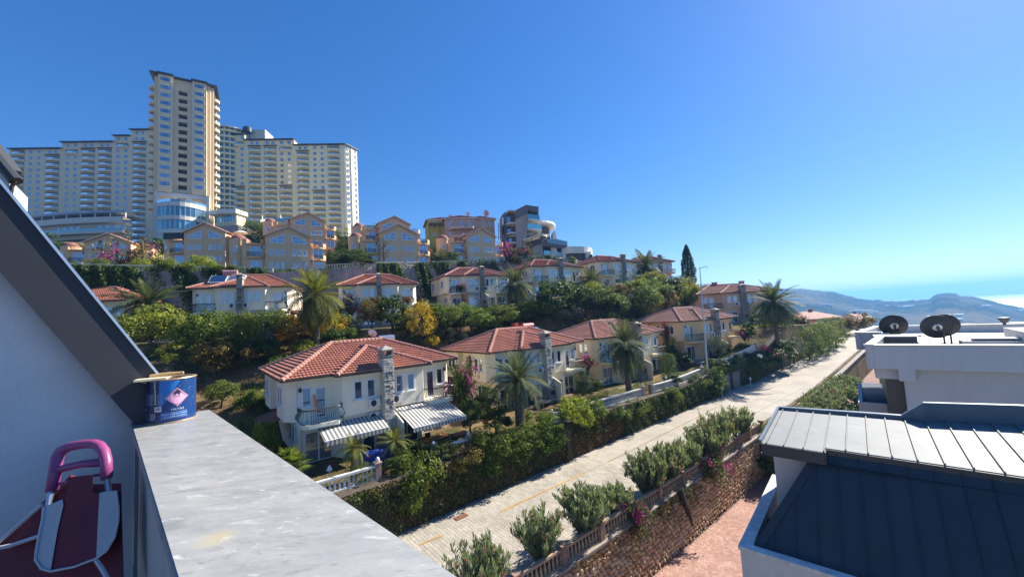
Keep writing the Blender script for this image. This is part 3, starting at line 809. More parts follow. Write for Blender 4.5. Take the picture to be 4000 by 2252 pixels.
# arches and the curved glass podium under the tower
m = MB()
def arch(m, x0, x1, z0, z1, y0, y1):
    n = 10; top = z1 + 1.4
    for i in range(n):
        a0, a1 = math.pi * i / n, math.pi * (i + 1) / n
        xm, r = (x0 + x1) / 2, (x1 - x0) / 2
        p, q = (xm - r * math.cos(a0), z1 - 1.2 + 1.2 * math.sin(a0)), (xm - r * math.cos(a1), z1 - 1.2 + 1.2 * math.sin(a1))
        m.face((p[0], y0, p[1]), (q[0], y0, q[1]), (q[0], y0, top), (p[0], y0, top))
        m.face((p[0], y0, p[1]), (p[0], y1, p[1]), (q[0], y1, q[1]), (q[0], y0, q[1]))
m.box(-.4, .9, -1.3, 1.5, podz - 14, bayz); m.box(TW - 1.6, TW - .2, -1.3, 1.5, podz - 14, bayz)
m.box(6.9, 12.8, -1.1, -.2, podz, podz + .01 + 1.0)
m.box(6.9, 8.0, -1.1, -.2, podz + 1.01, bayz - .02); m.box(11.2, 12.8, -1.1, -.2, podz + 1.01, bayz - .02); m.box(8.0, 11.2, -1.1, -.2, podz + 3.2, bayz - .02)
arch(m, .9, 6.9, podz, podz + 3.4, -1.1, -.2); arch(m, 12.8, TW - 1.6, podz, podz + 3.4, -1.1, -.2)
tw(m.mesh('arched_wall', PL), 'arched_wall', colr=(.66, .62, .56))
def bow(x, r=9.0): return -1.2 - max(0, 1 - ((x - 9.6) / 9.3) ** 2) * 5.2
xs = [.9 + i * (TW - 2.5) / 10 for i in range(11)]
slab = MB(); mul = MB()
for za, zb, k in ((-1.7, 0, 's'), (-5.6, -1.7, 'g'), (-7.1, -5.6, 's'), (-11.0, -7.1, 'g'), (-12.6, -11.0, 's'), (-16, -12.6, 'w')):
    for i in range(10):
        o = .35 if k == 's' else .0
        a, b = (xs[i], bow(xs[i]) - o, podz), (xs[i + 1], bow(xs[i + 1]) - o, podz)
        if k == 'g':
            g = MB(); g.face((a[0], a[1], podz + za), (b[0], b[1], podz + za), (b[0], b[1], podz + zb), (a[0], a[1], podz + zb))
            tw(g.mesh('glass_panel', GLB), 'glass_panel')
            mul.box(a[0] - .12, a[0] + .12, a[1] - .15, a[1] + .1, podz + za, podz + zb)
        else:
            slab.prism([(a[0], a[1]), (b[0], b[1]), (b[0], 0.5), (a[0], .5)], podz + za, podz + zb)
    if k != 'g': tw(slab.mesh('curved_slab', PL), 'curved_slab', colr=(.70, .66, .58)); slab = MB()
tw(mul.mesh('mullion', PVC), 'mullion')
g = MB()
for i in range(10): g.beam((xs[i], bow(xs[i]) - .2, podz + .5), (xs[i + 1], bow(xs[i + 1]) - .2, podz + .5), .04, 1.0)
tw(g.mesh('glass_railing', RAILGLASS), 'glass_railing')

# ---- low curved restaurant under the shaded wing
pc = at(590, 860, 190); px0 = pc.x - 2; py0 = 190
pav = empty('curved_pavilion', (px0, py0, 36), 0, 'low curved hotel pavilion with a canopy roof and white framed doors beneath the grey wing', 'pavilion')
def ell(a, r=0.0): return ((60 + r) * math.cos(a), (31 + r) * math.sin(a))
angs = [math.pi * (1 + .62 * i / 40) - .05 for i in range(41)]
def ring(m, r0, r1, z0, z1):
    for a, b in zip(angs[:-1], angs[1:]):
        p0, p1, q0, q1 = ell(a, r0), ell(b, r0), ell(a, r1), ell(b, r1)
        m.face((*q0, z0), (*q1, z0), (*q1, z1), (*q0, z1)); m.face((*p0, z1), (*q0, z1), (*q1, z1), (*p1, z1)); m.face((*p0, z0), (*p1, z0), (*q1, z0), (*q0, z0))
z0p = 36.0
def zz(v): return (1325 - v) / 1500 * 163 - z0p
m = MB(); ring(m, -4, .0, zz(930), zz(872)); m.build('wall', PL, pav, color=(.66, .61, .5))
m = MB(); ring(m, -4, 2.2, zz(873), zz(851)); m.build('curved_slab', PL, pav, color=(.70, .66, .56))
m = MB(); ring(m, -9, 1.0, zz(832), zz(824)); m.build('canopy', MAT('grey_blue_canopy', (.30, .34, .40), rough=.4), pav)
m = MB(); ring(m, -6.0, -5.8, zz(851), zz(834)); m.build('curved_glass_front', GLB, pav)
m = MB()
for a in angs[::2]: p = ell(a, 0.6); m.box(p[0] - .15, p[0] + .15, p[1] - .15, p[1] + .15, zz(851), zz(832))
m.build('post', TRIM, pav)
PW = hwin_mesh(1.5, 2.9, 'window', ())
for i in range(40):
    if i % 6 in (4, 5): continue
    a = (angs[i] + angs[i + 1]) / 2; p = ell(a, .05); q0, q1 = ell(angs[i]), ell(angs[i + 1])
    link('window', PW, pav, (p[0], p[1], zz(903)), math.atan2(q1[1] - q0[1], q1[0] - q0[0]))
m = MB(); ring(m, 2.6, 2.66, zz(908), zz(896)); m.build('glass_railing', RAILGLASS, pav)
m = MB(); ring(m, -1, 3.0, zz(916), zz(908)); m.build('curved_slab', PL, pav, color=(.66, .62, .54))

# ---- sunlit white pavilion beside the tower foot
w0 = at(838, 860, 158); w1 = at(925, 860, 157)
wp = empty('glass_pavilion', (w0.x, w0.y, 38), math.atan2(w1.y - w0.y, w1.x - w0.x), 'white roofed pavilion with blue glazing at the foot of the hotel tower', 'pavilion')
Lw = (w1.xy - w0.xy).length
def z3(v): return (1303 - v) / 1500 * 153 - 38
m = MB(); m.prism([(-1, -1.6), (Lw * .6, -2.6), (Lw + .8, -1.4), (Lw + .8, 5), (-1, 5)], z3(820), z3(803)); m.build('roof', PL, wp, color=(.80, .77, .68))
m = MB(); m.box(0, Lw, 0, 4.5, z3(870), z3(849)); m.box(Lw - .7, Lw + .1, -.2, 4.5, z3(849), z3(820)); m.build('wall', PL, wp, color=(.72, .64, .40))
for i in range(7):
    g = MB(); x = i * (Lw - .7) / 7; g.box(x + .06, x + (Lw - .7) / 7 - .06, .05, .15, z3(849), z3(821)); g.build('glass_panel', GLB, wp)
m = MB()
for i in range(8): x = i * (Lw - .7) / 7; m.box(x - .06, x + .06, 0, .2, z3(849), z3(820))
m.box(0, Lw - .7, -.02, .1, z3(837) - .05, z3(837) + .05); m.build('window_frame', PVC, wp)
m = MB(); m.box(-.5, Lw + 2, -1.5, 6, -4, z3(870) - .02); m.build('base', CONC, wp)

# ---- pool terrace below the wing painted as sunlit, with closed parasols
p0 = at(1000, 880, 172)
pt = empty('pool_terrace', (p0.x, p0.y, 40), 0, 'curved pool terrace with a glass railing in front of the yellow hotel wing', 'terrace')
def z4(v): return (1290 - v) / 1500 * 172 - 40
m = MB(); m.prism([(-1, 6), (-2, 2), (2, -1), (9, -2.5), (17, -1.5), (25, 2), (27, 8)], -6, z4(862)); m.build('wall', PL, pt, color=(.68, .63, .50))
tp = [(-1, 6), (-2, 2), (2, -1), (9, -2.5), (17, -1.5), (25, 2), (27, 8)]
m = MB()
for a, b in zip(tp[:-1], tp[1:]): m.beam((a[0], a[1], z4(862) + .55), (b[0], b[1], z4(862) + .55), .05, 1.1)
m.build('glass_railing', RAILGLASS, pt)
for u, lab in ((1024, 'folded white parasol on the pool terrace, beside the tower'), (1096, 'folded white parasol on the pool terrace, before the yellow wing')):
    q = at(u, 850, 171)
    r_ = empty('parasol', (q.x, q.y, 40 + z4(862)), 0, lab, 'parasol', 'folded parasols by the hotel pool')
    m = MB(); m.tube([(0, 0, 0), (0, 0, 3.4)], .06, 6); m.build('pole', PVC, r_)
    m = MB(); m.lathe([(.12, 1.0), (.38, 1.3), (.22, 2.4), (.05, 3.4)], 8); m.build('canopy', TRIM, r_)
# ================================================================== tiled villas
def tile_mat():
    m, nt, out = node_mat('clay_tiles'); P = pos(nt)
    p = nd(nt, 'ShaderNodeBsdfPrincipled', i_Roughness=.8); p.inputs['Specular IOR Level'].default_value = .25
    oi = nd(nt, 'ShaderNodeObjectInfo'); a = nd(nt, 'ShaderNodeAttribute', attribute_name='v')
    c = mixc(nt, 1.0, oi.outputs['Color'], ramp(nt, a.outputs['Fac'], ((0, (.62, .62, .64)), (.5, (.95, .9, .9)), (1, (1.0, 1.0, 1.0)))), 'MULTIPLY')
    c = mixc(nt, 1.0, c, ramp(nt, noise(nt, P, .7, 6.0, .7), ((.3, .7), (.65, 1.0))), 'MULTIPLY')
    nt.links.new(c, p.inputs['Base Color']); nt.links.new(p.outputs[0], out.inputs['Surface']); return m
TILE = tile_mat()
TERRA = (.47, .205, .14)
def pip(x, y, poly):
    c = False; j = len(poly) - 1
    for i in range(len(poly)):
        xi, yi = poly[i]; xj, yj = poly[j]
        if (yi > y) != (yj > y) and x < (xj - xi) * (y - yi) / (yj - yi) + xi: c = not c
        j = i
    return c
def one_tile(w, l):
    """curved tile, x across, y up the slope, 6 faces"""
    h = w * .22
    prof = [(-w * .5, .012), (-w * .22, h), (w * .22, h), (w * .5, .012)]
    q = []
    for (x0, z0), (x1, z1) in zip(prof[:-1], prof[1:]):
        q.append([(x0, -l * .06, z0 + .075), (x1, -l * .06, z1 + .075), (x1, l, z1 * .8 + .0), (x0, l, z0 * .8 + .0)])
        q.append([(x0, -l * .06, .0), (x1, -l * .06, .0), (x1, -l * .06, z1 + .075), (x0, -l * .06, z0 + .075)])
    return np.array(q)
def lay_tiles(planes, w, l, seed=1):
    """planes: (polygon in plan, up-slope direction in plan, z(x,y)); returns verts (n,4,3), v, list of tile transforms"""
    base = one_tile(w, l); out = []; att = []; tr = []; r = np.random.default_rng(seed)
    for poly, up, zf in planes:
        ux, uy = up; ax, ay = uy, -ux
        k = zf(ux, uy) - zf(0, 0); cs = 1 / math.hypot(1, k)
        us = [p[0] * ux + p[1] * uy for p in poly]; as_ = [p[0] * ax + p[1] * ay for p in poly]
        u = min(us) + .02
        X3 = np.array([ax, ay, 0.0]); Y3 = np.array([ux * cs, uy * cs, k * cs]); Z3 = np.cross(X3, Y3)
        if Z3[2] < 0: Z3 = -Z3
        row = 0
        while u < max(us):
            a = math.floor(min(as_) / w) * w
            while a < max(as_):
                xm, ym = ax * a + ux * (u + l * cs * .4), ay * a + uy * (u + l * cs * .4)
                if pip(xm, ym, poly):
                    x, y = ax * a + ux * u, ay * a + uy * u
                    o = np.array([x, y, zf(x, y) + .01])
                    M_ = np.stack([X3, Y3, Z3])
                    out.append(base @ M_ + o); att += [float(np.clip(r.normal(.6, .22), 0, 1))] * len(base); tr.append((o, M_))
                a += w
            u += l * cs; row += 1
    return np.concatenate(out), np.array(att), tr
def cap_line(m, a, b, r=.19, step=.36):
    a, b = Vector(a), Vector(b); L = (b - a).length; n = max(1, int(L / step)); d = (b - a) / n
    up = Vector((0, 0, 1)); s = d.cross(up).normalized(); t = s.cross(d).normalized()
    for i in range(n):
        p0 = a + d * i - d * .06; p1 = a + d * (i + 1)
        for k in range(4):
            a0, a1 = math.pi * k / 4, math.pi * (k + 1) / 4
            f = lambda p, ang, rr: p + s * math.cos(ang) * rr + t * (math.sin(ang) * rr - .02)
            m.face(f(p0, a0, r * 1.12), f(p0, a1, r * 1.12), f(p1, a1, r * .9), f(p1, a0, r * .9))
        m.face(*[p0 + s * math.cos(math.pi * k / 4) * r * 1.12 + t * (math.sin(math.pi * k / 4) * r * 1.12 - .02) for k in range(5)])

EZ, KP = 5.95, .40                                        # eave height and pitch of the villas
VPL = [  # plan polygons of the hip roof with its raised front hip
    ([(-7.5, .5), (-7.5, 10.5), (-2.5, 5.5)], (1, 0), lambda x, y: EZ + KP * (x + 7.5)),
    ([(7.5, 10.5), (7.5, .5), (2.5, 5.5)], (-1, 0), lambda x, y: EZ + KP * (7.5 - x)),
    ([(7.5, 10.5), (2.5, 5.5), (-2.5, 5.5), (-7.5, 10.5)], (0, -1), lambda x, y: EZ + KP * (10.5 - y)),
    ([(-7.5, .5), (-4, .5), (0, 4.5), (4, .5), (7.5, .5), (2.5, 5.5), (-2.5, 5.5)], (0, 1), lambda x, y: EZ + KP * (y - .5)),
    ([(-4, -.5), (4, -.5), (0, 3.5)], (0, 1), lambda x, y: EZ + KP * (y + .5)),
    ([(-4, -.5), (0, 3.5), (0, 4.5), (-4, .5)], (1, 0), lambda x, y: EZ + KP * (x + 4)),
    ([(4, -.5), (4, .5), (0, 4.5), (0, 3.5)], (-1, 0), lambda x, y: EZ + KP * (4 - x)),
]
m = MB()
for poly, up, zf in VPL: m.face(*[(x, y, zf(x, y)) for x, y in poly])
VROOF_BASE = m.mesh('roof', [TILE])
tv, ta, ttr = lay_tiles(VPL, .27, .36)
VROOF_TILES = np_mesh('roof_tiles', tv.reshape(-1, 3), 4, TILE, attr=ta)
m = MB()
zr = lambda x, y: EZ + KP * min(y - .5, 10.5 - y, 7.5 - abs(x)) + .06
for a, b in (((-7.5, .5), (-2.5, 5.5)), ((7.5, .5), (2.5, 5.5)), ((-7.5, 10.5), (-2.5, 5.5)), ((7.5, 10.5), (2.5, 5.5)), ((-2.5, 5.5), (2.5, 5.5))):
    cap_line(m, (*a, zr(*a)), (*b, zr(*b)))
zq = lambda y: EZ + KP * (y + .5) + .06
for sx in (-1, 1): cap_line(m, (4 * sx, -.5, zq(-.5)), (0, 3.5, zq(3.5)))
cap_line(m, (0, 3.5, zq(3.5)), (0, 4.5, zq(3.5)))
VRIDGE = m.mesh('ridge_caps', [TILE])
TMESH = None
def single_tile_mesh():
    return np_mesh('tile', one_tile(.27, .36).reshape(-1, 3), 4, TILE, attr=[.6] * 6)
TMESH = single_tile_mesh()
# eaves: soffit + gutter
EAVE = [(-7.5, .5), (-4, .5), (-4, -.5), (4, -.5), (4, .5), (7.5, .5), (7.5, 10.5), (-7.5, 10.5)]
m = MB(); m.face(*[(x, y, EZ - .07) for x, y in EAVE][::-1]); SOFFIT = m.mesh('soffit', [TRIM])
m = MB()
for i in range(len(EAVE)):
    a, b = EAVE[i], EAVE[(i + 1) % len(EAVE)]
    m.beam((*a, EZ - .02), (*b, EZ - .02), .13, .14)
VGUT = m.mesh('gutter', [GUTTER])
UP = [(-6.4, 1.0), (-4.1, 1.0), (-3.45, 0), (3.45, 0), (4.1, 1.0), (6.4, 1.0), (7.15, 1.75), (7.15, 4.3), (6.4, 4.3), (6.4, 7.2), (7.15, 7.2), (7.15, 9.9), (-7.15, 9.9), (-7.15, 7.2), (-6.4, 7.2), (-6.4, 4.3), (-7.15, 4.3), (-7.15, 1.75)]
LO = [(-6.15, 1.2), (-3.9, 1.2), (-3.3, .25), (3.3, .25), (3.9, 1.2), (6.15, 1.2), (6.15, 9.7), (-6.15, 9.7)]
m = MB(); m.prism(UP, 3.0, EZ - .08); m.prism(LO, -1.5, 3.0); VWALL = m.mesh('wall', [PL])
m = MB(); m.prism([(-6.4, .6), (6.4, .6), (6.6, 9.9), (-6.6, 9.9)], -1.6, .02); m.box(-6.4, 6.4, -1.6, .6, -1.6, 0.0); VPLINTH = m.mesh('terrace_floor', [CONC])
def win_meshes(w, h, nm='window', door=False):
    m = MB(); d = .05; fw = .085
    m.box(-w / 2, w / 2, -d, .06, 0, fw); m.box(-w / 2, w / 2, -d, .06, h - fw, h); m.box(-w / 2, -w / 2 + fw, -d, .06, fw, h - fw); m.box(w / 2 - fw, w / 2, -d, .06, fw, h - fw)
    if w > 1.2: m.box(-.05, .05, -d, .06, fw, h - fw)
    if not door: m.box(-w / 2 - .08, w / 2 + .08, -.16, .03, -.09, -.005)
    f = m.mesh(nm, [PVC])
    g = MB(); g.box(-w / 2 + fw, w / 2 - fw, -.012, .04, fw, h - fw); return f, g.mesh('pane', [GL])
W_S = win_meshes(.68, 1.32); W_D = win_meshes(.78, 2.12, 'door', True); W_SL = win_meshes(2.0, 2.1, 'sliding_door', True); W_SQ = win_meshes(.6, .6)
CURT = MAT('pale_curtain', (.42, .47, .52), rough=.9, var=.05)
W_SH = win_meshes(2.0, 2.1, 'shutter_door', True)
def put_win(par, kind, x, y, z, rz=0.0):
    f = link(kind[0].name.split('.')[0], kind[0], par, (x, y, z), rz); link('pane', kind[1], f); return f
def railing_mesh(x0, x1, y0, y1, hgt=.95, bulge=.22, belly=True):
    """wrought iron balcony front with bellied bars round three sides"""
    m = MB(); pts = [(x0, y1), (x0, y0 + .5)] + [(x0 + .5 * (1 - math.cos(a)), y0 + .5 * (1 - math.sin(a))) for a in (.5, 1.05)] + [(x0 + .5, y0), (x1 - .5, y0)] + [(x1 - .5 * (1 - math.cos(a)), y0 + .5 * (1 - math.sin(a))) for a in (1.05, .5)] + [(x1, y0 + .5), (x1, y1)]
    m.tube([(*p, hgt) for p in pts], .045, 5); m.tube([(*p, .06) for p in pts], .022, 4)
    cx_, cy_ = (x0 + x1) / 2, y1
    for a, b in zip(pts[:-1], pts[1:]):
        L = math.dist(a, b); n = max(1, int(L / .15))
        for i in range(n):
            f = i / n; p = Vector((a[0] + (b[0] - a[0]) * f, a[1] + (b[1] - a[1]) * f)); nrm = Vector(((b[1] - a[1]) / L, -(b[0] - a[0]) / L))
            if nrm.dot(p - Vector((cx_, cy_))) < 0: nrm = -nrm
            pr = [(p, .06), (p + nrm * bulge, .30), (p + nrm * bulge * .7, .5), (p, .78), (p, hgt)] if belly else [(p, .06), (p, hgt)]
            m.tube([(q.x, q.y, z) for q, z in pr], .019, 3, cap=False)
    return m.mesh('railing', [IRON])
VRAIL = railing_mesh(-6.35, -3.55, -.55, 1.0)
m = MB(); m.prism([(-6.4, 1.2), (-6.4, .0), (-6.0, -.5), (-3.9, -.5), (-3.5, .0), (-3.4, 1.2)], 2.72, 3.0); VSLAB = m.mesh('balcony_slab', [PL])
def ac_unit():
    m = MB(); m.box(-.42, .42, -.32, -.02, 0, .58); a = m.mesh('air_conditioner', [TRIM])
    m = MB(); m.lathe([(.23, 0), (.23, .02), (.05, .025)], 14); f = m.mesh('fan', [DARKMETAL]); return a, f
AC = ac_unit()
def put_ac(par, x, y, z, rz=0.0):
    a = link('air_conditioner', AC[0], par, (x, y, z), rz); link('fan', AC[1], a, (-.12, -.32, .29), rot=(rad(90), 0, 0)); return a
def chimney_meshes(flat=True):
    m = MB(); m.box(-.42, .42, -.62, .3, -.3, 2.5); m.box(-.40, .40, -.60, .3, 2.5, 6.9); core = m.mesh('chimney', [CHIM])
    c = MB(); c.box(-.5, .5, -.7, .38, 6.9, 7.02); c.box(-.42, -.3, -.62, .3, 7.02, 7.35); c.box(.3, .42, -.62, .3, 7.02, 7.35); c.prism([(-.55, -.75), (.55, -.75), (.55, .43), (-.55, .43)], 7.35, 7.45)
    c.face((-.55, -.75, 7.45), (.55, -.75, 7.45), (0, -.16, 7.75)); c.face((.55, -.75, 7.45), (.55, .43, 7.45), (0, -.16, 7.75)); c.face((.55, .43, 7.45), (-.55, .43, 7.45), (0, -.16, 7.75)); c.face((-.55, .43, 7.45), (-.55, -.75, 7.45), (0, -.16, 7.75))
    return core, c.mesh('chimney_cap', [CHIM])
CHIM = MAT('grey_limestone', (.34, .31, .25), rough=.9, var=.2, scale=2.0, fine=.2, fscale=18, bmp=.3)
CHM = chimney_meshes()
DRK = MAT('dark_stone_band', (.045, .04, .036), rough=.8)
m = MB()
for z in (3.2, 4.15, 5.1): m.box(-.44, .44, -.66, -.59, z, z + .07)
for z in (3.65, 4.6, 5.55):
    pts = [(.22 * math.cos(math.pi * k / 3) * 1.25, .15 * math.sin(math.pi * k / 3) * 1.1) for k in range(6)]
    for a, b in zip(pts, pts[1:] + pts[:1]): m.beam((a[0], -.63, z + a[1]), (b[0], -.63, z + b[1]), .08, .07, up=(0, 1, 0))
CHORN = m.mesh('motif', [DRK])
m = MB(); m.box(-.8, .8, -1.0, .2, 0, .85); m.box(-.6, .6, -.9, .2, .85, 1.75); m.mi = 1; m.box(-.33, .33, -.93, -.88, .95, 1.45); BBQ = m.mesh('barbecue', [CHIM, INTERIOR])
m = MB(); m.box(-.06, .06, -1.7, 0, 0, 2.2); m.face((-.06, -1.7, 2.2), (.06, -1.7, 2.2), (.06, 0, 2.9), (-.06, 0, 2.9)); m.face((-.06, -1.7, 2.2), (-.06, 0, 2.9), (-.06, 0, 2.2)); m.face((.06, -1.7, 2.2), (.06, 0, 2.2), (.06, 0, 2.9)); FIN = m.mesh('screen_wall', [PL])
m = MB(); m.tube([(0, -.05, 0), (0, -.14, .15), (0, -.1, .25)], .03, 4); m.lathe([(.03, .0), (.11, -.12), (.11, -.25), (.04, -.3)], 8, (0, -.14, .2)); LAMP = m.mesh('wall_lamp', [IRON])
m = MB(); m.tube([(-6.45, .95, 5.85), (-6.45, .92, 3.0), (-6.2, 1.12, 2.85), (-6.2, 1.12, 0)], .05, 6); DOWN = m.mesh('downpipe', [TRIM])
STRIPE = None
def awning_mat():
    m, nt, out = node_mat('striped_awning_cloth')
    tc = nd(nt, 'ShaderNodeTexCoord'); sx = nd(nt, 'ShaderNodeSeparateXYZ'); nt.links.new(tc.outputs['Object'], sx.inputs[0])
    f = math_n(nt, 'FRACT', math_n(nt, 'MULTIPLY', sx.outputs[0], 3.4)); g = math_n(nt, 'LESS_THAN', f, .45)
    f2 = math_n(nt, 'FRACT', math_n(nt, 'MULTIPLY', sx.outputs[0], 3.4 * 4)); g2 = math_n(nt, 'MULTIPLY', math_n(nt, 'LESS_THAN', f2, .2), .0)
    c = mixc(nt, g, (.62, .60, .55), (.16, .165, .17))
    p = nd(nt, 'ShaderNodeBsdfPrincipled', i_Roughness=.9); nt.links.new(c, p.inputs['Base Color'])
    t = nd(nt, 'ShaderNodeBsdfTranslucent'); nt.links.new(c, t.inputs['Color'])
    mx = nd(nt, 'ShaderNodeMixShader', ); mx.inputs[0].default_value = .2; nt.links.new(p.outputs[0], mx.inputs[1]); nt.links.new(t.outputs[0], mx.inputs[2])
    nt.links.new(mx.outputs[0], out.inputs['Surface']); return m
AWN = awning_mat()
def awning(par, x0, x1, y0, z0, dep, drop, val=.3):
    m = MB(); n = 1
    m.face((x0, y0, z0), (x1, y0, z0), (x1, y0 - dep, z0 - drop), (x0, y0 - dep, z0 - drop))
    m.face((x0, y0 - dep, z0 - drop - .012), (x1, y0 - dep, z0 - drop - .012), (x1, y0, z0 - .012), (x0, y0, z0 - .012))
    k = max(2, int((x1 - x0) / .295)); w = (x1 - x0) / k
    for i in range(k):
        a, b = x0 + i * w, x0 + (i + 1) * w; y = y0 - dep
        m.face((a, y, z0 - drop - val * .8), ((a + b) / 2, y, z0 - drop - val), (b, y, z0 - drop - val * .8), (b, y, z0 - drop), (a, y, z0 - drop))
    aw = m.build('awning', AWN, par)
    f = MB(); f.beam((x0, y0 - dep + .03, z0 - drop), (x1, y0 - dep + .03, z0 - drop), .06, .07)
    for x in (x0 + .15, x1 - .15): f.beam((x, y0, z0 - .25), (x, y0 - dep, z0 - drop - .03), .04, .04)
    f.build('awning_frame', PVC, aw)
    return aw

def villa(name_loc, rz, wallc, roofc, label, first=False, nomotif=False, closeup=False, seed=0, chimcol=None):
    r_ = random.Random(seed)
    v = empty('villa', name_loc, rz, label, 'villa', 'tiled villas stepping up the hillside')
    link('wall', VWALL, v, color=wallc); link('terrace_floor', VPLINTH, v)
    ro = link('roof', VROOF_BASE, v, color=roofc)
    if not closeup:
        o = link('roof_tiles', VROOF_TILES, ro, color=roofc); o['kind'] = 'stuff'
    o = link('ridge_caps', VRIDGE, ro, color=tuple(min(1, c * 1.3 + .08) for c in roofc)); o['kind'] = 'stuff'
    link('soffit', SOFFIT, v); link('gutter', VGUT, v)
    for sx in (-1, 1):
        q = link('balcony', VSLAB, v, color=tuple(min(.8, c * 1.05) for c in wallc), scale=(-sx, 1, 1)); rr = link('railing', VRAIL, q, (0, 0, 3.0)); rr['kind'] = 'stuff'
        put_win(v, W_D, sx * 4.75, 1.0, 3.05); put_win(v, W_S, sx * 5.75, 1.0, 3.95)
        for x in (1.22, 2.25): put_win(v, W_S, sx * x, 0, 4.05)
        put_win(v, W_SL, sx * 1.9, .25, .05); put_win(v, W_SL, sx * 4.9, 1.2, .05)
        put_ac(v, sx * .95 - .1, 0 if sx < 0 else 0, 3.35)
        if r_.random() < .6: put_ac(v, sx * 1.0, .25, 2.35)
        for yy in (2.55, 3.4): put_win(v, W_S, sx * 7.15, yy, 4.0, sx * rad(90))
        for yy in (8.1, 8.9): put_win(v, W_S, sx * 7.15, yy, 4.0, sx * rad(90))
        put_ac(v, sx * 6.4, 5.0, 3.7, sx * rad(90)); put_win(v, W_SQ, sx * 6.4, 5.7, 4.9, sx * rad(90))
        for yy in (3.4, 4.4): put_win(v, W_S, sx * 6.15, yy, 1.0, sx * rad(90))
        link('wall_lamp', LAMP, v, (sx * 6.2, 1.0, 5.1)); link('wall_lamp', LAMP, v, (sx * 3.55, 1.2, 1.8))
        link('downpipe', DOWN, v, scale=(-sx, 1, 1))
    if not closeup:
        c = link('chimney', CHM[0], v); link('chimney_cap', CHM[1], c); 
        if not nomotif: link('motif', CHORN, c)
    link('barbecue', BBQ, v); link('screen_wall', FIN, v, (.55, 0, 0), color=wallc)
    return v

def stone_chimney(v, seed):
    """chimney of split limestone: every stone its own piece"""
    c = link('chimney', CHM[0], v); link('chimney_cap', CHM[1], c)
    r_ = random.Random(seed); ms = []
    STN = MAT('pale_split_stone', (.72, .65, .52), rough=.9, var=.3, scale=3.0, fine=.25, fscale=20, bmp=.4)
    for L in (.22, .34, .46):
        m = MB(); m.obox((0, 0, 0), (L / 2 - .012, 0, 0), (0, .07, 0), (0, 0, .065)); ms.append((L, m.mesh('stone', [STN])))
    z = .2; n = 0
    while z < 6.8:
        dark = abs((z % .95) - .5) < .07
        for face in range(2):
            x = -.45
            while x < .42:
                L, me = r_.choice(ms); L2 = min(L, .45 - x)
                if L2 < .1: break
                sc = L2 / L
                if face == 0: o = link('stone', me, c, (x + L2 / 2, -.635 + r_.uniform(-.02, .02), z + .08), scale=(sc, 1, 1))
                else: o = link('stone', me, c, (-.42 + r_.uniform(-.02, .02) if True else 0, -.6 + (x + .45) + L2 / 2, z + .08), rz=rad(90), scale=(sc, 1, 1))
                x += L2 + .01; n += 1
        z += .165
    o = link('motif', CHORN, c, (0, -.05, 0))
    return c

def hsu(s, t, z): p = su(s, t); return (p.x, p.y, z)
CREAMW = (.93, .79, .55); WHITEW = (.93, .82, .63); ORW = (.86, .61, .34); PINKW = (.70, .46, .30)
ROSE = (.43, .205, .155); BRICKR = (.42, .225, .175)
VS = []
def vat(u, veave, D, xloc, head, wallc, roofc, label, zbase, sx=1.0, **k):
    """villa whose front feature at local x = xloc shows at pixel column u, depth D"""
    rz = math.atan2(math.cos(rad(head)), math.sin(rad(head)))
    p = at(u, veave, D); d = Vector((math.cos(rz), math.sin(rz)))
    o = Vector((p.x, p.y)) - d * xloc * sx
    z = zbase if zbase is not None else p.z - 5.9
    v = villa((o.x, o.y, z), rz, wallc, roofc, label, **k); v.scale = (sx, min(1.0, (1 + sx) / 2), 1); VS.append(v); return v
# row along the street
v1 = vat(1172, 1490, 25.9, -6.4, 50.5, WHITEW, TERRA, 'cream villa with two striped awnings, lowest of the row along the street', -9.35, .90, closeup=True, seed=1); v1.scale.y = 1.14
v2 = vat(1955, 1379, 38.2, -6.4, 50.5, (.90, .80, .57), TERRA, 'pale yellow villa with a red water tank, behind the big palm with the wide trunk', -9.4, .94, closeup=True, seed=2)
v3 = vat(2362, 1322, 48, -6.4, 53, (.90, .76, .50), ROSE, 'yellow villa half hidden by the tall date palm on the street', -9.3, seed=3, nomotif=False)
v4 = vat(2692, 1256, 57.5, -6.4, 60, ORW, BRICKR, 'orange sided villa behind the thin metal pole', None, .97, seed=4)
v5 = vat(2750, 1150, 77, -6.4, 83, PINKW, BRICKR, 'salmon pink villa at the top of the street beside the palm', None, 1.28, seed=5)
# upper row
r2a = vat(462, 1172, 45.5, 6.4, 76, CREAMW, TERRA, 'cream villa partly hidden behind the dark sloping roof edge', None, .87, seed=6)
r2b = vat(940, 1122, 48.0, 0, 70, WHITEW, TERRA, 'white villa with solar panels on its tiled roof', None, .77, seed=7)
r2c = vat(1480, 1112, 57, 0, 68, WHITEW, TERRA, 'white villa between the two palms of the upper row, satellite dish in front', None, .78, seed=8)
r2d = vat(1880, 1077, 68, 0, 61, WHITEW, ROSE, 'cream villa with red bougainvillea on its balcony', None, .89, seed=9)
r2e = vat(2187, 1041, 75, 0, 58, CREAMW, ROSE, 'cream villa below the grey modern building', None, .9, seed=10)
r2f = vat(2432, 1022, 84, 0, 57, CREAMW, ROSE, 'cream villa with wall mounted coolers, last of the white upper row', None, .9, seed=11)
r2g = vat(2585, 1020, 98, 1.0, 66, (.66, .48, .35), BRICKR, 'small peach villa behind two feathery palms near the cypress', None, .78, seed=12)
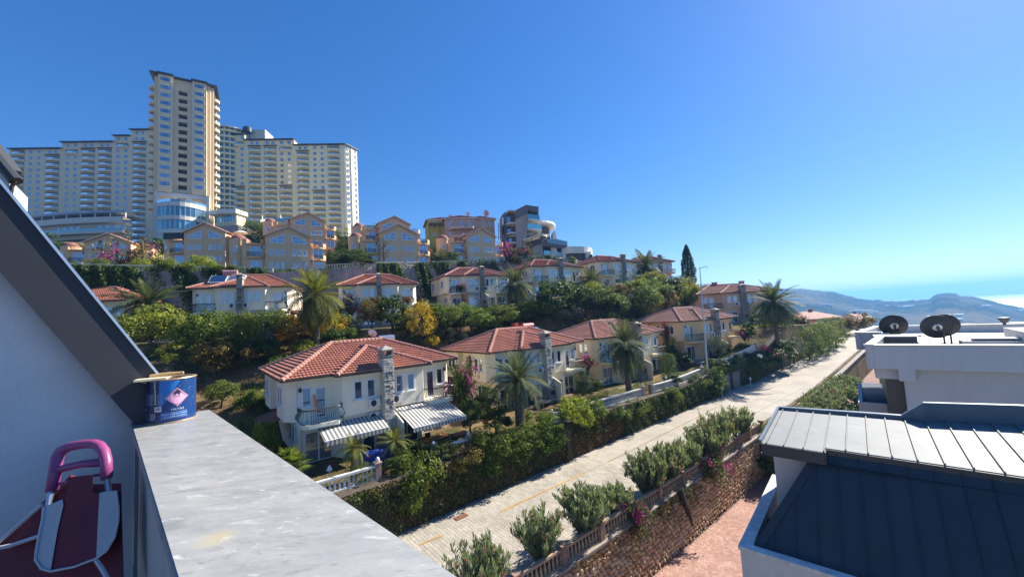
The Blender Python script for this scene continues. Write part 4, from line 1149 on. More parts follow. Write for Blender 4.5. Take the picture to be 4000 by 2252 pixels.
for v, s_ in ((v1, 1), (v2, 2)):
    stone_chimney(v, s_)
    ro = [c for c in v.children if c.name.startswith('roof')][0]
    # the tiles nearest to us one by one, the rest of the roof as one part
    vw = v.matrix_basis
    dist = sorted(range(len(ttr)), key=lambda i: (vw @ Vector(ttr[i][0])).length)
    near = set(dist[:300]); rest = np.array([i for i in range(len(ttr)) if i not in near])
    far_v = tv.reshape(-1, 6, 4, 3)[rest]; far_a = ta.reshape(-1, 6)[rest]
    o = link('roof_tiles', np_mesh('roof_tiles', far_v.reshape(-1, 3), 4, TILE, attr=far_a.ravel()), ro, color=TERRA); o['kind'] = 'stuff'
    for i in near:
        oo, M_ = ttr[i]; mt = Matrix(M_.tolist()).transposed().to_4x4(); mt.translation = Vector(oo.tolist())
        t = bpy.data.objects.new('tile', TMESH); COL.objects.link(t); t.parent = ro; t.matrix_basis = mt
        f = .8 + .2 * ta[i * 6]; t.color = (TERRA[0] * f, TERRA[1] * f, TERRA[2] * f, 1)
# awnings
awning(v1, -5.3, -.6, .2, 2.72, 1.9, .62, .34)
awning(v1, .75, 5.6, .2, 2.95, 3.0, 1.0, .32)
awning(r2b, 1.2, 5.3, .2, 2.95, .35, .15, .25); awning(r2d, -3.0, -.6, .2, 2.95, .3, .12, .25); awning(r2e, -3.2, -.6, .2, 2.95, .3, .12, .25)
# side porches with small tiled roofs
for v, sx in ((v1, -1), (r2a, 1), (r2b, 1), (r2b, -1), (r2c, -1), (r2c, 1)):
    m = MB(); x0, x1 = sx * 6.2, sx * 8.4
    m.face((x0, 4.4, 2.9), (x1, 4.4, 2.3), (x1, 8.0, 2.3), (x0, 8.0, 2.9)); m.face((x0, 4.4, 2.8), (x0, 8, 2.8), (x1, 8, 2.2), (x1, 4.4, 2.2))
    m.face((x1, 4.4, 2.2), (x1, 8, 2.2), (x1, 8, 2.3), (x1, 4.4, 2.3)); m.face((x0, 4.4, 2.8), (x1, 4.4, 2.2), (x1, 4.4, 2.3), (x0, 4.4, 2.9))
    m.build('porch_roof', TILE, v, color=TERRA)
    m = MB(); m.box(x1 - .15, x1 + .1, 4.5, 4.75, -.5, 2.25); m.build('porch_post', PL, v, color=CREAMW)
# things standing on the villa roofs
def on(v, x, y, z): return v.matrix_basis @ Vector((x, y, z))
def solar(v, x, y, z, label, tankcol):
    s_ = empty('solar_water_heater', on(v, x, y, z), v.rotation_euler.z, label, 'solar heater')
    for dx in (-1.0, 1.0):
        m = MB(); m.obox((dx, 0, .55), (.92, 0, 0), (0, .62, .5), (0, -.03, .035)); p = m.build('collector_frame', PVC, s_)
        m = MB(); m.obox((dx, -.03, .59), (.84, 0, 0), (0, .56, .45), (0, -.012, .014)); m.build('collector_glass', GL, p)
    m = MB(); m.tube([(-.8, 1.0, 1.5), (.8, 1.0, 1.5)], .33, 12); m.build('tank', tankcol, s_)
    m = MB()
    for dx in (-1.6, 1.6): m.beam((dx, .5, 0), (dx, 1.0, 1.3), .05, .05); m.beam((dx, -.6, -.2), (dx, .6, .95), .05, .05)
    m.build('stand', PVC, s_); return s_
REDP = MAT('faded_red_paint', (.45, .06, .05), rough=.5)
solar(r2b, -2.6, 2.4, EZ + .75, 'solar panel pair with a pink tank on the white villa roof', MAT('pinkish_tank', (.5, .25, .27), rough=.5))
def dish(loc, rz, R, label, mats, tilt=35, pole=1.2, name='satellite_dish', cat='satellite dish'):
    d = empty(name, loc, rz, label, cat)
    m = MB(); m.tube([(0, 0, 0), (0, 0, pole)], .035 * max(1, R), 8); m.lathe([(.25 * R, 0), (.25 * R, .03)], 10); m.build('mast', mats[1], d)
    m = MB(); prof = [(R * k / 6, .28 * R * (k / 6) ** 2) for k in range(7)]; prof2 = [(r, z + .02) for r, z in prof[::-1]]
    m.lathe(prof + prof2[:1], 24, cap=False); m.lathe(prof2, 24, cap=False)
    b = m.build('reflector', mats[0], d, smooth=True); b.location = (0, 0, pole); b.rotation_euler = (rad(90 - tilt), 0, 0)
    m = MB(); 
    for k in range(3): a = 2.1 * k + .5; m.tube([(R * .95 * math.cos(a), R * .95 * math.sin(a), .28 * R), (0, 0, .85 * R)], .012 * max(1, R), 4)
    m.lathe([(.05, .8 * R), (.06, .92 * R)], 8); f = m.build('feed_arm', mats[1], b)
    return d
dish(on(v1, 2.6, 8.2, EZ + .9), v1.rotation_euler.z + 2.2, .45, 'white dish standing on the ridge of the lowest cream villa', (PVC, DARKMETAL), pole=1.6)
s_ = empty('water_heater', on(v1, 3.4, 6.6, EZ + 1.55), v1.rotation_euler.z, 'steel boiler lying behind the ridge of the lowest cream villa', 'water heater')
m = MB(); m.tube([(-.75, 0, .45), (.75, 0, .45)], .34, 12); m.build('tank', MAT('bare_steel', (.55, .55, .55), rough=.3, metal=.9), s_); m = MB(); m.obox((0, .7, .1), (.95, 0, 0), (0, .5, -.25), (0, .03, .04)); m.build('collector', GL, s_)
m = MB(); m.box(-.6, -.5, -.05, .05, -.1, .2); m.box(.5, .6, -.05, .05, -.1, .2); m.build('stand', PVC, s_)
s_ = empty('water_heater', on(v2, 3.0, 6.0, EZ + 1.7), v2.rotation_euler.z, 'red tank and red box on the ridge of the pale yellow villa', 'water heater')
m = MB(); m.tube([(-.85, 0, .45), (.85, 0, .45)], .42, 14); m.build('tank', REDP, s_); m = MB(); m.box(-2.2, -1.6, -.3, .3, -.2, .95); m.build('box', REDP, s_); m = MB(); m.obox((.3, -.9, .0), (1.0, 0, 0), (0, .6, .3), (0, -.03, .04)); m.build('collector', GL, s_)
for k, (v, x, lab) in enumerate(((v5, -1.5, 'small brick vent on the ridge of the pink villa'), (v5, 3.5, 'second small vent, at the far end of the pink villa ridge'))):
    q = empty('roof_vent', on(v, x, 5.5, EZ + 1.95), v.rotation_euler.z, lab, 'roof vent'); m = MB(); m.box(-.45, .45, -.3, .3, 0, .5); m.build('base', REDP, q); m = MB(); m.box(-.55, .55, -.4, .4, .62, .72); m.box(-.4, -.3, -.3, .3, .5, .62); m.box(.3, .4, -.3, .3, .5, .62); m.build('cap', CHIM, q)
# ================================================================== orange gabled houses
OW = (.78, .53, .31); PINKT = (.50, .22, .17)
GW, GH, GR, GD = 8.2, 7.3, 2.0, 10.0            # block width, eave height, gable rise, depth
def gz(x): return GH + GR * (1 - abs(x) / (GW / 2))
m = MB()
front = [(-GW / 2, -2.5), (GW / 2, -2.5), (GW / 2, GH), (0, GH + GR), (-GW / 2, GH)]
m.face(*[(x, 0, z) for x, z in front]); m.face(*[(x, GD, z) for x, z in front][::-1])
m.face((-GW / 2, 0, -2.5), (-GW / 2, 0, GH), (-GW / 2, GD, GH), (-GW / 2, GD, -2.5)); m.face((GW / 2, 0, -2.5), (GW / 2, GD, -2.5), (GW / 2, GD, GH), (GW / 2, 0, GH))
OG_WALL = m.mesh('wall', [PL])
m = MB(); o_ = .35
for sx in (-1, 1):
    a, b = (sx * (GW / 2 + .45), GH - .22), (0, GH + GR)
    for dz, in ((.05,),):
        m.face((a[0], -o_, a[1] + dz), (b[0], -o_, b[1] + dz), (b[0], GD + o_, b[1] + dz), (a[0], GD + o_, a[1] + dz))
m.face((-GW/2-.45, -o_, GH-.22+.05), (0, -o_, GH+GR+.05), (0, -o_, GH+GR-.12), (-GW/2-.45, -o_, GH-.4)); m.face((GW/2+.45, -o_, GH-.22+.05), (0, -o_, GH+GR+.05), (0, -o_, GH+GR-.12), (GW/2+.45, -o_, GH-.4))
OG_ROOF = m.mesh('roof', [TILE])
pls = [([(-GW / 2 - .45, -o_), (0, -o_), (0, GD + o_), (-GW / 2 - .45, GD + o_)], (1, 0), lambda x, y: GH + GR + .08 - (GR + .22) * abs(x) / (GW / 2 + .45)),
       ([(0, -o_), (GW / 2 + .45, -o_), (GW / 2 + .45, GD + o_), (0, GD + o_)], (-1, 0), lambda x, y: GH + GR + .08 - (GR + .22) * abs(x) / (GW / 2 + .45))]
gv, ga, _ = lay_tiles(pls, .5, .5, 4)
OG_TILES = np_mesh('roof_tiles', gv.reshape(-1, 3), 4, TILE, attr=ga)
m = MB()
for sx in (-1, 1): m.beam((sx * (GW / 2 + .45), -o_ - .06, GH - .28), (0, -o_ - .06, GH + GR - .03), .16, .30)
OG_BARGE = m.mesh('bargeboard', [PL])
# trapezoid gable window, sloping up to the ridge side
def gable_win(sx):
    w, h0_, h1_ = 2.45, .75, 1.75
    x0, x1 = .75 * sx, (.75 + w) * sx
    fr = MB(); y0, y1 = -.06, .05; b = .1
    P4 = [(x0, 0), (x1, 0), (x1, h0_), (x0, h1_)]
    for i in range(4):
        a, c = P4[i], P4[(i + 1) % 4]; fr.beam((a[0], 0, a[1]), (c[0], 0, c[1]), .12, b, up=(0, 1, 0))
    fr.beam((x0, 0, .72), (x1, 0, .72), .1, .07, up=(0, 1, 0)); fr.beam(((x0 + x1) / 2, 0, 0), ((x0 + x1) / 2, 0, 1.2), .1, .07, up=(0, 1, 0))
    g = MB(); g.face(*[(x, -.015, z) for x, z in (P4 if sx > 0 else P4[::-1])]); return fr.mesh('gable_window', [PVC]), g.mesh('pane', [GL])
GWIN = [gable_win(-1), gable_win(1)]
W_N = win_meshes(.62, 1.25)
WING_L = [(-GW / 2 - 4.0, 1.4), (-GW / 2, 1.4), (-GW / 2, 8), (-GW / 2 - 4.0, 8)]
m = MB(); m.prism(WING_L, -2.5, 5.6); OG_WL = m.mesh('wing_wall', [PL])
m = MB(); m.prism([(GW / 2, 1.6), (GW / 2 + 3.3, 1.6), (GW / 2 + 3.3, 8), (GW / 2, 8)], -2.5, 5.4); OG_WR = m.mesh('wing_wall', [PL])
m = MB(); m.lathe([(1.7, -2.5), (1.7, 6.6), (1.78, 6.6), (1.78, 6.8), (0, 6.8)], 18); OG_TOW = m.mesh('round_tower', [PL])
m = MB(); m.lathe([(1.45, 0), (1.35, .4), (1.05, .8), (.6, 1.08), (0, 1.2)], 16); OG_DOME = m.mesh('dome', [TILE], smooth=True)
def obal(w):
    m = MB(); n = 10; pts = [(-w / 2, 1.5), (-w / 2, .1)] + [(-w / 2 + w * i / n, .1 - 1.0 * math.sin(math.pi * i / n) ** .8) for i in range(1, n)] + [(w / 2, .1), (w / 2, 1.5)]
    m.prism(pts, -.25, .05)
    for i, (a, b) in enumerate(zip(pts[:-1], pts[1:])):
        if i in (0, len(pts) - 2) or i < 3 or i > len(pts) - 5: m.beam((*a, .45), (*b, .45), .12, .9)
    bal = m.mesh('balcony', [PL])
    r = MB(); q = pts[3:-3]
    r.tube([(*p, .95) for p in q], .045, 5)
    for a, b in zip(q[:-1], q[1:]):
        for k in range(3):
            f = k / 3; x, y = a[0] + (b[0] - a[0]) * f, a[1] + (b[1] - a[1]) * f; r.tube([(x, y, .05), (x, y - .12, .4), (x, y, .95)], .02, 3, cap=False)
    return bal, r.mesh('railing', [IRON])
OBL, OBR = obal(3.9), obal(3.2)
def orange_house(u, v_, D, head, label, zb=None, colr=OW, dome=PINKT, right=True, seed=0, lower=1.0):
    rz = math.atan2(math.cos(rad(head)), math.sin(rad(head)))
    p = at(u, v_, D); z = p.z
    h = empty('gabled_house', (p.x, p.y, z), rz, label, 'house', 'orange gabled houses on the upper terrace')
    r_ = random.Random(seed)
    link('wall', OG_WALL, h, color=colr); ro = link('roof', OG_ROOF, h, color=PINKT); t = link('roof_tiles', OG_TILES, ro, color=PINKT); t['kind'] = 'stuff'
    link('bargeboard', OG_BARGE, ro, color=(.72, .52, .36))
    for i in (0, 1): f = link('gable_window', GWIN[i][0], h, (0, 0, 5.75)); link('pane', GWIN[i][1], f)
    for zrow in (3.1, .35):
        for sx in (-1, 1):
            for k in (0, 1, 2): put_win(h, W_N, sx * (1.05 + k * 1.0), 0, zrow)
    lc = tuple(c * 1.03 for c in colr)
    link('wing_wall', OG_WL, h, color=lc); link('wing_wall', OG_WR, h, color=lc)
    tw_ = link('round_tower', OG_TOW, h, (-GW / 2 - 4.6, 4.6, 0), color=lc); link('dome', OG_DOME, tw_, (0, 0, 6.8), color=dome)
    for z_ in (1.0, 4.0):
        put_win(h, W_N, -GW / 2 - 4.6 - .6, 2.98, z_, rad(-15))
    for z_ in (2.75, 5.55):
        b = link('balcony', OBL[0], h, (-GW / 2 - 2.0, 1.4, z_), color=lc); q = link('railing', OBL[1], b); q['kind'] = 'stuff'
    for z_ in (2.65, 5.3):
        b = link('balcony', OBR[0], h, (GW / 2 + 1.65, 1.6, z_), color=lc); q = link('railing', OBR[1], b); q['kind'] = 'stuff'
    for z_ in (0, 2.9):
        put_win(h, W_SL, -GW / 2 - 1.6, 1.4, z_ + .1); put_win(h, W_SL, GW / 2 + 1.7, 1.6, z_ + .05)
    put_win(h, W_SL, -GW / 2 - .02, 3.5, 5.6, rad(-90))
    d2 = link('round_tower', OG_TOW, h, (GW / 2 + 1.6, 6.4, -1.0), color=lc, scale=(.75, .75, 1)); link('dome', OG_DOME, d2, (0, 0, 6.8), color=dome)
    put_ac(h, -GW / 2 - .5, 1.4, 4.6); put_ac(h, GW / 2 + .5, 1.6, 2.0)
    m = MB(); m.box(-.3, .3, -.3, .3, 0, 1.3); m.box(-.4, .4, -.4, .4, 1.3, 1.45); m.build('chimney', PL, ro, (-1.5, 7.0, 8.0), color=colr)
    return h
O1 = orange_house(420, 1066, 88, 68, 'orange gabled house behind the dark bougainvillea, beside the sloping roof edge', seed=1)
O2 = orange_house(800, 1028, 86, 78, 'orange gabled house with a dark awning terrace below the hotel tower', seed=2)
O3 = orange_house(1128, 1055, 80, 57, 'orange gabled house with two pink domes above the palm of the upper row', seed=3)
O4 = orange_house(1205, 960, 104, 56, 'orange gabled house tucked behind its neighbour, red creeper on its corner', seed=4)
O5 = orange_house(1562, 1034, 86, 64, 'orange gabled house in front, with a bare pollarded tree by its balcony', seed=5)
O6 = orange_house(1545, 975, 104, 62, 'orange gabled house standing directly behind and above another', seed=6)
O7 = orange_house(1885, 1030, 98, 58, 'orange gabled house next to the grey modern building', seed=7)
# dark awning terrace of the second house and white parasols
m = MB(); m.box(-GW / 2 - 4.3, -GW / 2 - .1, .2, 3.5, 7.2, 7.35); m.mi = 1; m.box(-GW / 2 - 4.2, -GW / 2 - .1, .3, .4, 5.7, 7.2); m.build('awning', [PVC, DARKMETAL], O2)
for hs, lx, ly, lz, lab in ((O2, GW / 2 + 2.4, -.2, 5.4, 'open white parasol on the balcony beside the round pink dome'),):
    p = hs.matrix_basis @ Vector((lx, ly + 2.2, lz)); r_ = empty('parasol', p, 0, lab, 'parasol')
    m = MB(); m.tube([(0, 0, 0), (0, 0, 2.4)], .04, 6); m.build('pole', PVC, r_); m = MB(); m.lathe([(1.6, 1.9), (.8, 2.3), (0, 2.55)], 8, cap=False); m.build('canopy', TRIM, r_)

# ---- yellow and pink hip roofed houses behind
def hip_house(u, v_, D, head, w, d, h, wallc, roofc, label, floors=2, extra=None):
    rz = math.atan2(math.cos(rad(head)), math.sin(rad(head))); p = at(u, v_, D)
    o = empty('hip_roof_house', (p.x, p.y, p.z), rz, label, 'house')
    m = MB(); m.box(-w / 2, w / 2, 0, d, -6, h); m.build('wall', PL, o, color=wallc)
    e = .7; k = .42; A = [(-w / 2 - e, -e), (w / 2 + e, -e), (w / 2 + e, d + e), (-w / 2 - e, d + e)]
    rr = min(w, d) / 2 + e; rd = [(-w / 2 - e + rr, d / 2), (w / 2 + e - rr, d / 2)] if w > d else [(0, -e + rr), (0, d + e - rr)]
    if w > d: P5 = [([A[0], A[1], rd[1], rd[0]], (0, 1), lambda x, y: h + k * (y + e)), ([A[2], A[3], rd[0], rd[1]], (0, -1), lambda x, y: h + k * (d + e - y)), ([A[3], A[0], rd[0]], (1, 0), lambda x, y: h + k * (x + w / 2 + e)), ([A[1], A[2], rd[1]], (-1, 0), lambda x, y: h + k * (w / 2 + e - x))]
    else: P5 = [([A[0], A[1], rd[0]], (0, 1), lambda x, y: h + k * (y + e)), ([A[2], A[3], rd[1]], (0, -1), lambda x, y: h + k * (d + e - y)), ([A[3], A[0], rd[0], rd[1]], (1, 0), lambda x, y: h + k * (x + w / 2 + e)), ([A[1], A[2], rd[1], rd[0]], (-1, 0), lambda x, y: h + k * (w / 2 + e - x))]
    m = MB()
    for poly, up, zf in P5: m.face(*[(x, y, zf(x, y)) for x, y in poly])
    m.face(*[(x, y, h - .05) for x, y in A][::-1])
    ro = m.build('roof', TILE, o, color=roofc)
    tv_, ta_, _ = lay_tiles(P5, .5, .5, 8); t = link('roof_tiles', np_mesh('roof_tiles', tv_.reshape(-1, 3), 4, TILE, attr=ta_), ro, color=roofc); t['kind'] = 'stuff'
    m = MB()
    for a, b in zip(A, A[1:] + A[:1]): m.beam((*a, h - .05), (*b, h - .05), .16, .2)
    m.build('gutter', TRIM, ro)
    for f in range(floors):
        for x in (-w * .3, w * .05, w * .3): put_win(o, W_D if f == 0 else W_S, x, 0, h - 2.6 - f * 2.9)
        put_win(o, W_S, -w / 2, d * .4, h - 2.2 - f * 2.9, rad(-90)); put_win(o, W_S, w / 2, d * .4, h - 2.2 - f * 2.9, rad(90))
    m = MB(); m.box(-.45, .45, -.45, .45, 0, 1.9); m.box(-.6, .6, -.6, .6, 1.9, 2.1); m.build('chimney', PL, ro, (w * .28, d * .5, h + 1.2), color=(.62, .56, .48))
    return o
hy = hip_house(1738, 920, 128, 72, 11, 10, 5.2, (.60, .56, .14), PINKT, 'yellow green house with a pergola at the skyline')
hp = hip_house(1800, 925, 122, 82, 10, 10, 6.0, (.55, .40, .33), ROSE, 'mauve pink house with a white chimney at the skyline')
ho = hip_house(1888, 925, 124, 74, 8, 10, 6.0, (.72, .45, .25), ROSE, 'peach house with a large dish on its roof at the skyline')
pg = MB(); pg.box(-5.5, 1.0, -4.6, -.2, 3.2, 3.35); pg.build('pergola_roof', MAT('grey_awning', (.28, .28, .29)), hy)
pg = MB()
for x in (-5.4, -2.2, .9): pg.box(x - .07, x + .07, -4.5, -4.36, -1, 3.2)
pg.build('pergola_post', IRON, hy)
dish(on(ho, 2.0, 3.0, 8.0), 2.3, 1.1, 'big grey dish on the peach roof at the skyline', (MAT('dish_grey', (.35, .33, .32), rough=.6), DARKMETAL), pole=.7)
m = MB(); n = 10
for z in (0.2, 3.0): m.prism([(-4, .2), (-3.6, -1.6), (-2, -2.6), (1, -2.8), (4, -2.2), (5, .2)], z - .9, z)
m.build('balcony', PL, hp, color=(.66, .46, .32))

# ================================================================== grey modern building
GRY = MAT('dark_grey_render', (.15, .145, .145), rough=.8, var=.1, streak=.05); CONB = MAT('beige_concrete', (.40, .36, .31), rough=.85, var=.12, scale=.3, streak=.15); OFFW = MAT('off_white_render', (.66, .64, .58), rough=.7, var=.06, streak=.08)
BRN = MAT('brown_cladding', (.10, .05, .035), rough=.6)
TEAL = GLASS('teal_balustrade', (.02, .16, .18), refl=.25, tint=(.6, .95, 1.0), vary=.2)
gb0 = at(2190, 1040, 118)
gb = empty('modern_building', (gb0.x, gb0.y, 0), 0, 'grey modern apartment building with a curved corner and teal glass balconies', 'apartment building')
gx, gy = gb0.x, gb0.y
def G(u, v, D=118.0): p = at(u, v, D); return Vector((p.x - gx, p.y - gy, p.z))
def gpoly(pts, y0, y1, mat, name, par=None):
    """wall piece: outline measured on the front plane, with real depth"""
    P_ = [G(u, v, 118 + y0) for u, v in pts]; m = MB(); n = len(P_)
    m.face(*P_); Q = [p + Vector((0, y1 - y0, 0)) for p in P_]; m.face(*Q[::-1])
    for i in range(n): m.face(P_[i], Q[i], Q[(i + 1) % n], P_[(i + 1) % n])
    return m.build(name, mat, par or gb)
# crop scale 5.576 from (1940,790)
def q(x, y): return (1940 + x / 5.576, 790 + y / 5.576)
gpoly([q(410, 170), q(650, 50), q(685, 60), q(685, 235), q(410, 370)], -2.2, 9, GRY, 'upper_wall')
gpoly([q(685, 60), q(915, 95), q(912, 270), q(880, 270), q(885, 195), q(685, 165)], -2.0, 9, GRY, 'upper_wall')
gpoly([q(410, 370), q(685, 235), q(680, 330), q(640, 980), q(430, 980)], -2.0, 9, CONB, 'wall')
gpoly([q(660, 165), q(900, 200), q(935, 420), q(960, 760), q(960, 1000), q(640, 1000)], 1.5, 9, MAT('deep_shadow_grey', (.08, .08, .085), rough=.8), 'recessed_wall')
gpoly([q(880, 195), q(915, 195), q(930, 760), q(890, 760)], -1.2, 2, OFFW, 'pier')
for a, b, c, d in ((685, 345, 935, 395), (670, 550, 985, 600)):
    gpoly([q(a, b), q(c, d), q(c, d + 30), q(a, b + 35)], -3.6, 2, OFFW, 'balcony_slab')
    gpoly([q(a + 2, b - 95), q(c, d - 110), q(c, d - 2), q(a + 2, b - 2)], -3.6, -3.5, TEAL, 'glass_railing')
for a, b in ((690, 235), (680, 440), (668, 645)):
    gpoly([q(a, b), q(a + 170, b + 30), q(a + 170, b + 120), q(a, b + 100)], 1.35, 1.5, GLB, 'window')
# curved dark flank with three side balconies
c0 = G(*q(190, 250)); fl = MB(); tops = [(410, 170), (265, 160), (190, 205), (130, 260), (85, 330), (62, 380)]
zb = G(*q(190, 1030)).z
pl = []
for i, (x, y) in enumerate(tops):
    p = G(*q(x, y), 118 + (0, 0, .6, 2.2, 5.0, 9.0)[i]); pl.append(p)
m = MB()
m.face((pl[2].x, pl[2].y, zb), (pl[2].x, pl[2].y, pl[2].z), (pl[3].x, pl[3].y, pl[3].z), (pl[3].x, pl[3].y, zb))
for a, b in zip(pl[3:-1], pl[4:]): m.face((a.x, a.y, zb), (a.x, a.y, a.z), (b.x, b.y, b.z), (b.x, b.y, zb))
m.build('curved_wall', GRY, gb)
gpoly([q(190, 250), q(410, 250), q(430, 1010), q(240, 1010)], 2.0, 9, GRY, 'recessed_wall')
for y in (250,): gpoly([q(190, 205), q(265, 160), q(410, 170), q(410, 190), q(270, 185), q(200, 245)], -.5, 9, OFFW, 'roof_edge')
for x0, x1, y in ((200, 405, 430), (212, 420, 645), (240, 435, 860)):
    gpoly([q(x0, y + 30), q(x0 + 70, y), q(x1, y), q(x1, y + 32), q(x0 + 80, y + 35), q(x0, y + 60)], -1.6, 2.5, OFFW, 'balcony_slab')
    gpoly([q(x0 + 15, y - 115), q(x0 + 95, y - 115), q(x0 + 95, y), q(x0 + 15, y)], 1.8, 2.0, GL, 'window')
for y in (360, 415, 465, 560, 610, 660):
    a = G(*q(118, y), 119.5); b = G(*q(150, y), 118.9); m = MB(); m.beam(a, b, .25, 1.6 * .45, up=(0, 0, 1)); m.build('window', PVC if y < 500 else DARKMETAL, gb)
# ladder tower at its back edge
m = MB()
for x in (30, 70):
    a, b = G(*q(x, 455), 121), G(*q(x + 15, 830), 121); m.beam(a, b, .18, .18)
for y in range(470, 830, 45): m.beam(G(*q(32, y), 121), G(*q(76, y), 121), .1, .1)
m.build('fire_escape', IRON, gb)
# drum part behind with its flat curved roof
dc = G(*q(1070, 560), 126) + Vector((-4.8, 0, 0))
m = MB(); m.lathe([(8.6, 0), (8.9, .5), (8.7, 1.2)], 28, (dc.x - .8, dc.y, G(*q(1070, 480), 118).z + .3)); m.build('round_roof', OFFW, gb)
m = MB(); m.lathe([(6.6, -14), (6.6, 0)], 24, (dc.x - .6, dc.y, G(*q(1070, 470), 118).z)); m.build('round_wall', BRN, gb)
m = MB(); m.lathe([(8.0, 0), (8.0, .8)], 24, (dc.x - 2.5, dc.y - .5, G(*q(1040, 700), 118).z)); m.build('balcony_slab', OFFW, gb)
gpoly([q(1225, 640), q(1280, 630), q(1320, 830), q(1320, 900), q(1225, 900)], 3, 9, OFFW, 'side_wall')
# lower terrace block
gpoly([q(480, 1040), q(800, 960), q(775, 1240), q(480, 1300)], -4.5, 6, GRY, 'terrace_wall')
gpoly([q(800, 960), q(990, 905), q(1040, 1250), q(775, 1250)], -4.6, 6, CONB, 'terrace_wall')
gpoly([q(995, 900), q(1110, 875), q(1555, 930), q(1440, 995), q(1010, 950)], -6.0, 4, GRY, 'terrace_slab')
for x0, x1 in ((1185, 1310), (1415, 1500)): gpoly([q(x0, 980), q(x1, 990), q(x1 + 20, 1310), q(x0 + 15, 1290)], -5.2, 0, OFFW, 'pier')
for x0, x1, y in ((1030, 1180, 1040), (1310, 1410, 1070)):
    gpoly([q(x0, y), q(x1, y + 20), q(x1, y + 90), q(x0, y + 85)], -4.4, -4.3, TEAL, 'glass_railing')
    gpoly([q(x0, y + 85), q(x1, y + 90), q(x1, y + 115), q(x0, y + 110)], -4.6, 0, OFFW, 'balcony_slab')
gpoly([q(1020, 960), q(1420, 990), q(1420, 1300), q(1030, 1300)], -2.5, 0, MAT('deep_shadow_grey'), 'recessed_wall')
gpoly([q(1090, 795), q(1300, 800), q(1540, 850), q(1540, 925), q(1110, 875)], -5.2, -5.1, RAILGLASS, 'glass_railing')
# round pale end with brown louvres
ec = G(*q(1690, 1100), 126) + Vector((-1.6, 0, 0))
z0_, z1_ = G(*q(1690, 1110)).z, G(*q(1690, 965)).z
m = MB(); m.lathe([(8.9, z0_), (8.9, z1_)], 32, (ec.x - 1.5, ec.y, 0)); m.build('round_parapet', OFFW, gb)
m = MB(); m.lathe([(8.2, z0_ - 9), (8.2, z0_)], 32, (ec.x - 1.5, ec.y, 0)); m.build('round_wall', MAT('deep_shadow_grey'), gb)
for k in range(11):
    a = -math.pi * (.04 + .085 * k); m = MB(); m.obox((ec.x - 1.5 + 8.5 * math.cos(a), ec.y + 8.5 * math.sin(a), z0_ - 4.5), (.3, 0, 0), (0, .3, 0), (0, 0, 4.5)); m.build('louvre', BRN, gb)
gpoly([q(1895, 1070), q(2065, 1080), q(2010, 1180), q(1950, 1230)], 1, 5, OFFW, 'canopy')
# cream awning on a dark frame on the terrace
gpoly([q(565, 800), q(955, 680), q(960, 720), q(575, 835)], -5.5, -1, MAT('cream_awning', (.66, .60, .44), rough=.9), 'awning')
m = MB()
for x, ya, yb in ((565, 770, 980), (765, 710, 960), (975, 640, 800)): m.beam(G(*q(x, ya), 112.6), G(*q(x, yb), 112.6), .16, .16)
m.beam(G(*q(770, 855), 112.6), G(*q(975, 800), 112.6), .16, .16); m.build('awning_frame', IRON, gb)
# ================================================================== neighbouring villas on our side of the street
RA, RB = Vector((.745, -.667)), Vector((.667, .745)); RROT = math.atan2(RA.y, RA.x)
def rp(a, b, z=0.0): return Vector((RA.x * a + RB.x * b, RA.y * a + RB.y * b, z))
WHT = MAT('white_masonry_paint', (.52, .515, .505), rough=.75, var=.05, scale=.5, fine=.03, bmp=.05, streak=.05)
ZINC = MAT('standing_seam_zinc', (.20, .215, .215), rough=.62, spec=.2, var=.14, scale=.9, fine=.08, fscale=5, metal=.0, streak=.04)
SLATEBLUE = MAT('dark_seam_metal', (.042, .05, .056), rough=.5, var=.12, scale=1.0, metal=.3)
DGREY = MAT('anthracite_fascia', (.035, .038, .042), rough=.5)
STONECAP = MAT('dirty_white_coping', (.62, .61, .57), rough=.7, var=.1, scale=2.0, fine=.25, fscale=4, streak=.1)
mr = empty('seamed_roof_villa', (0, 0, 0), RROT, 'neighbour villa with a pale seamed metal roof over a dark steep roof face', 'villa')
# pale roof deck: panels between the seams
def zt(b): return -5.5 + (b - 18.2) * .055
a = -3.35; k = 0; b0 = 17.95
edges = [-3.35, -3.18] + [-2.62 + .6 * i for i in range(24)]
for i in range(len(edges) - 1):
    a0, a1 = edges[i], edges[i + 1]; f0 = 17.95 if a1 < -1.3 else 18.4; bb = 22.7 + .15 * max(0, (a0 + 3))
    m = MB(); m.face((a0, f0, zt(f0)), (a1, f0, zt(f0)), (a1, bb, zt(bb)), (a0, bb, zt(bb))); m.face((a0, f0, zt(f0) - .03), (a0, bb, zt(bb) - .03), (a1, bb, zt(bb) - .03), (a1, f0, zt(f0) - .03))
    m.face((a0, f0, zt(f0) - .03), (a1, f0, zt(f0) - .03), (a1, f0, zt(f0)), (a0, f0, zt(f0)))
    m.build('roof_panel', ZINC, mr)
    m = MB(); m.beam((a1, f0, zt(f0) + .03), (a1, bb, zt(bb) + .03), .03, .06); m.build('seam', ZINC, mr)
m = MB(); m.box(-3.35, -1.42, 17.9, 17.97, -5.95, -5.53); m.box(-1.42, 11, 18.33, 18.41, -5.95, -5.52); m.box(-1.45, -1.38, 17.97, 18.33, -5.95, -5.53); m.face((-3.35, 17.9, -5.95), (-3.35, 22.7, -5.75), (11, 23.9, -5.75), (11, 18.35, -5.95)); m.build('fascia', DGREY, mr)
m = MB()
m.beam((-3.38, 17.9, zt(17.9) + .05), (-3.38, 22.8, zt(22.7) + .05), .1, .16)
rim = [(-3.4, 22.75, .12), (0.2, 23.0, .16), (0.9, 23.05, .16), (1.6, 23.1, .75), (4.0, 23.7, .75), (11, 24.8, .75)]
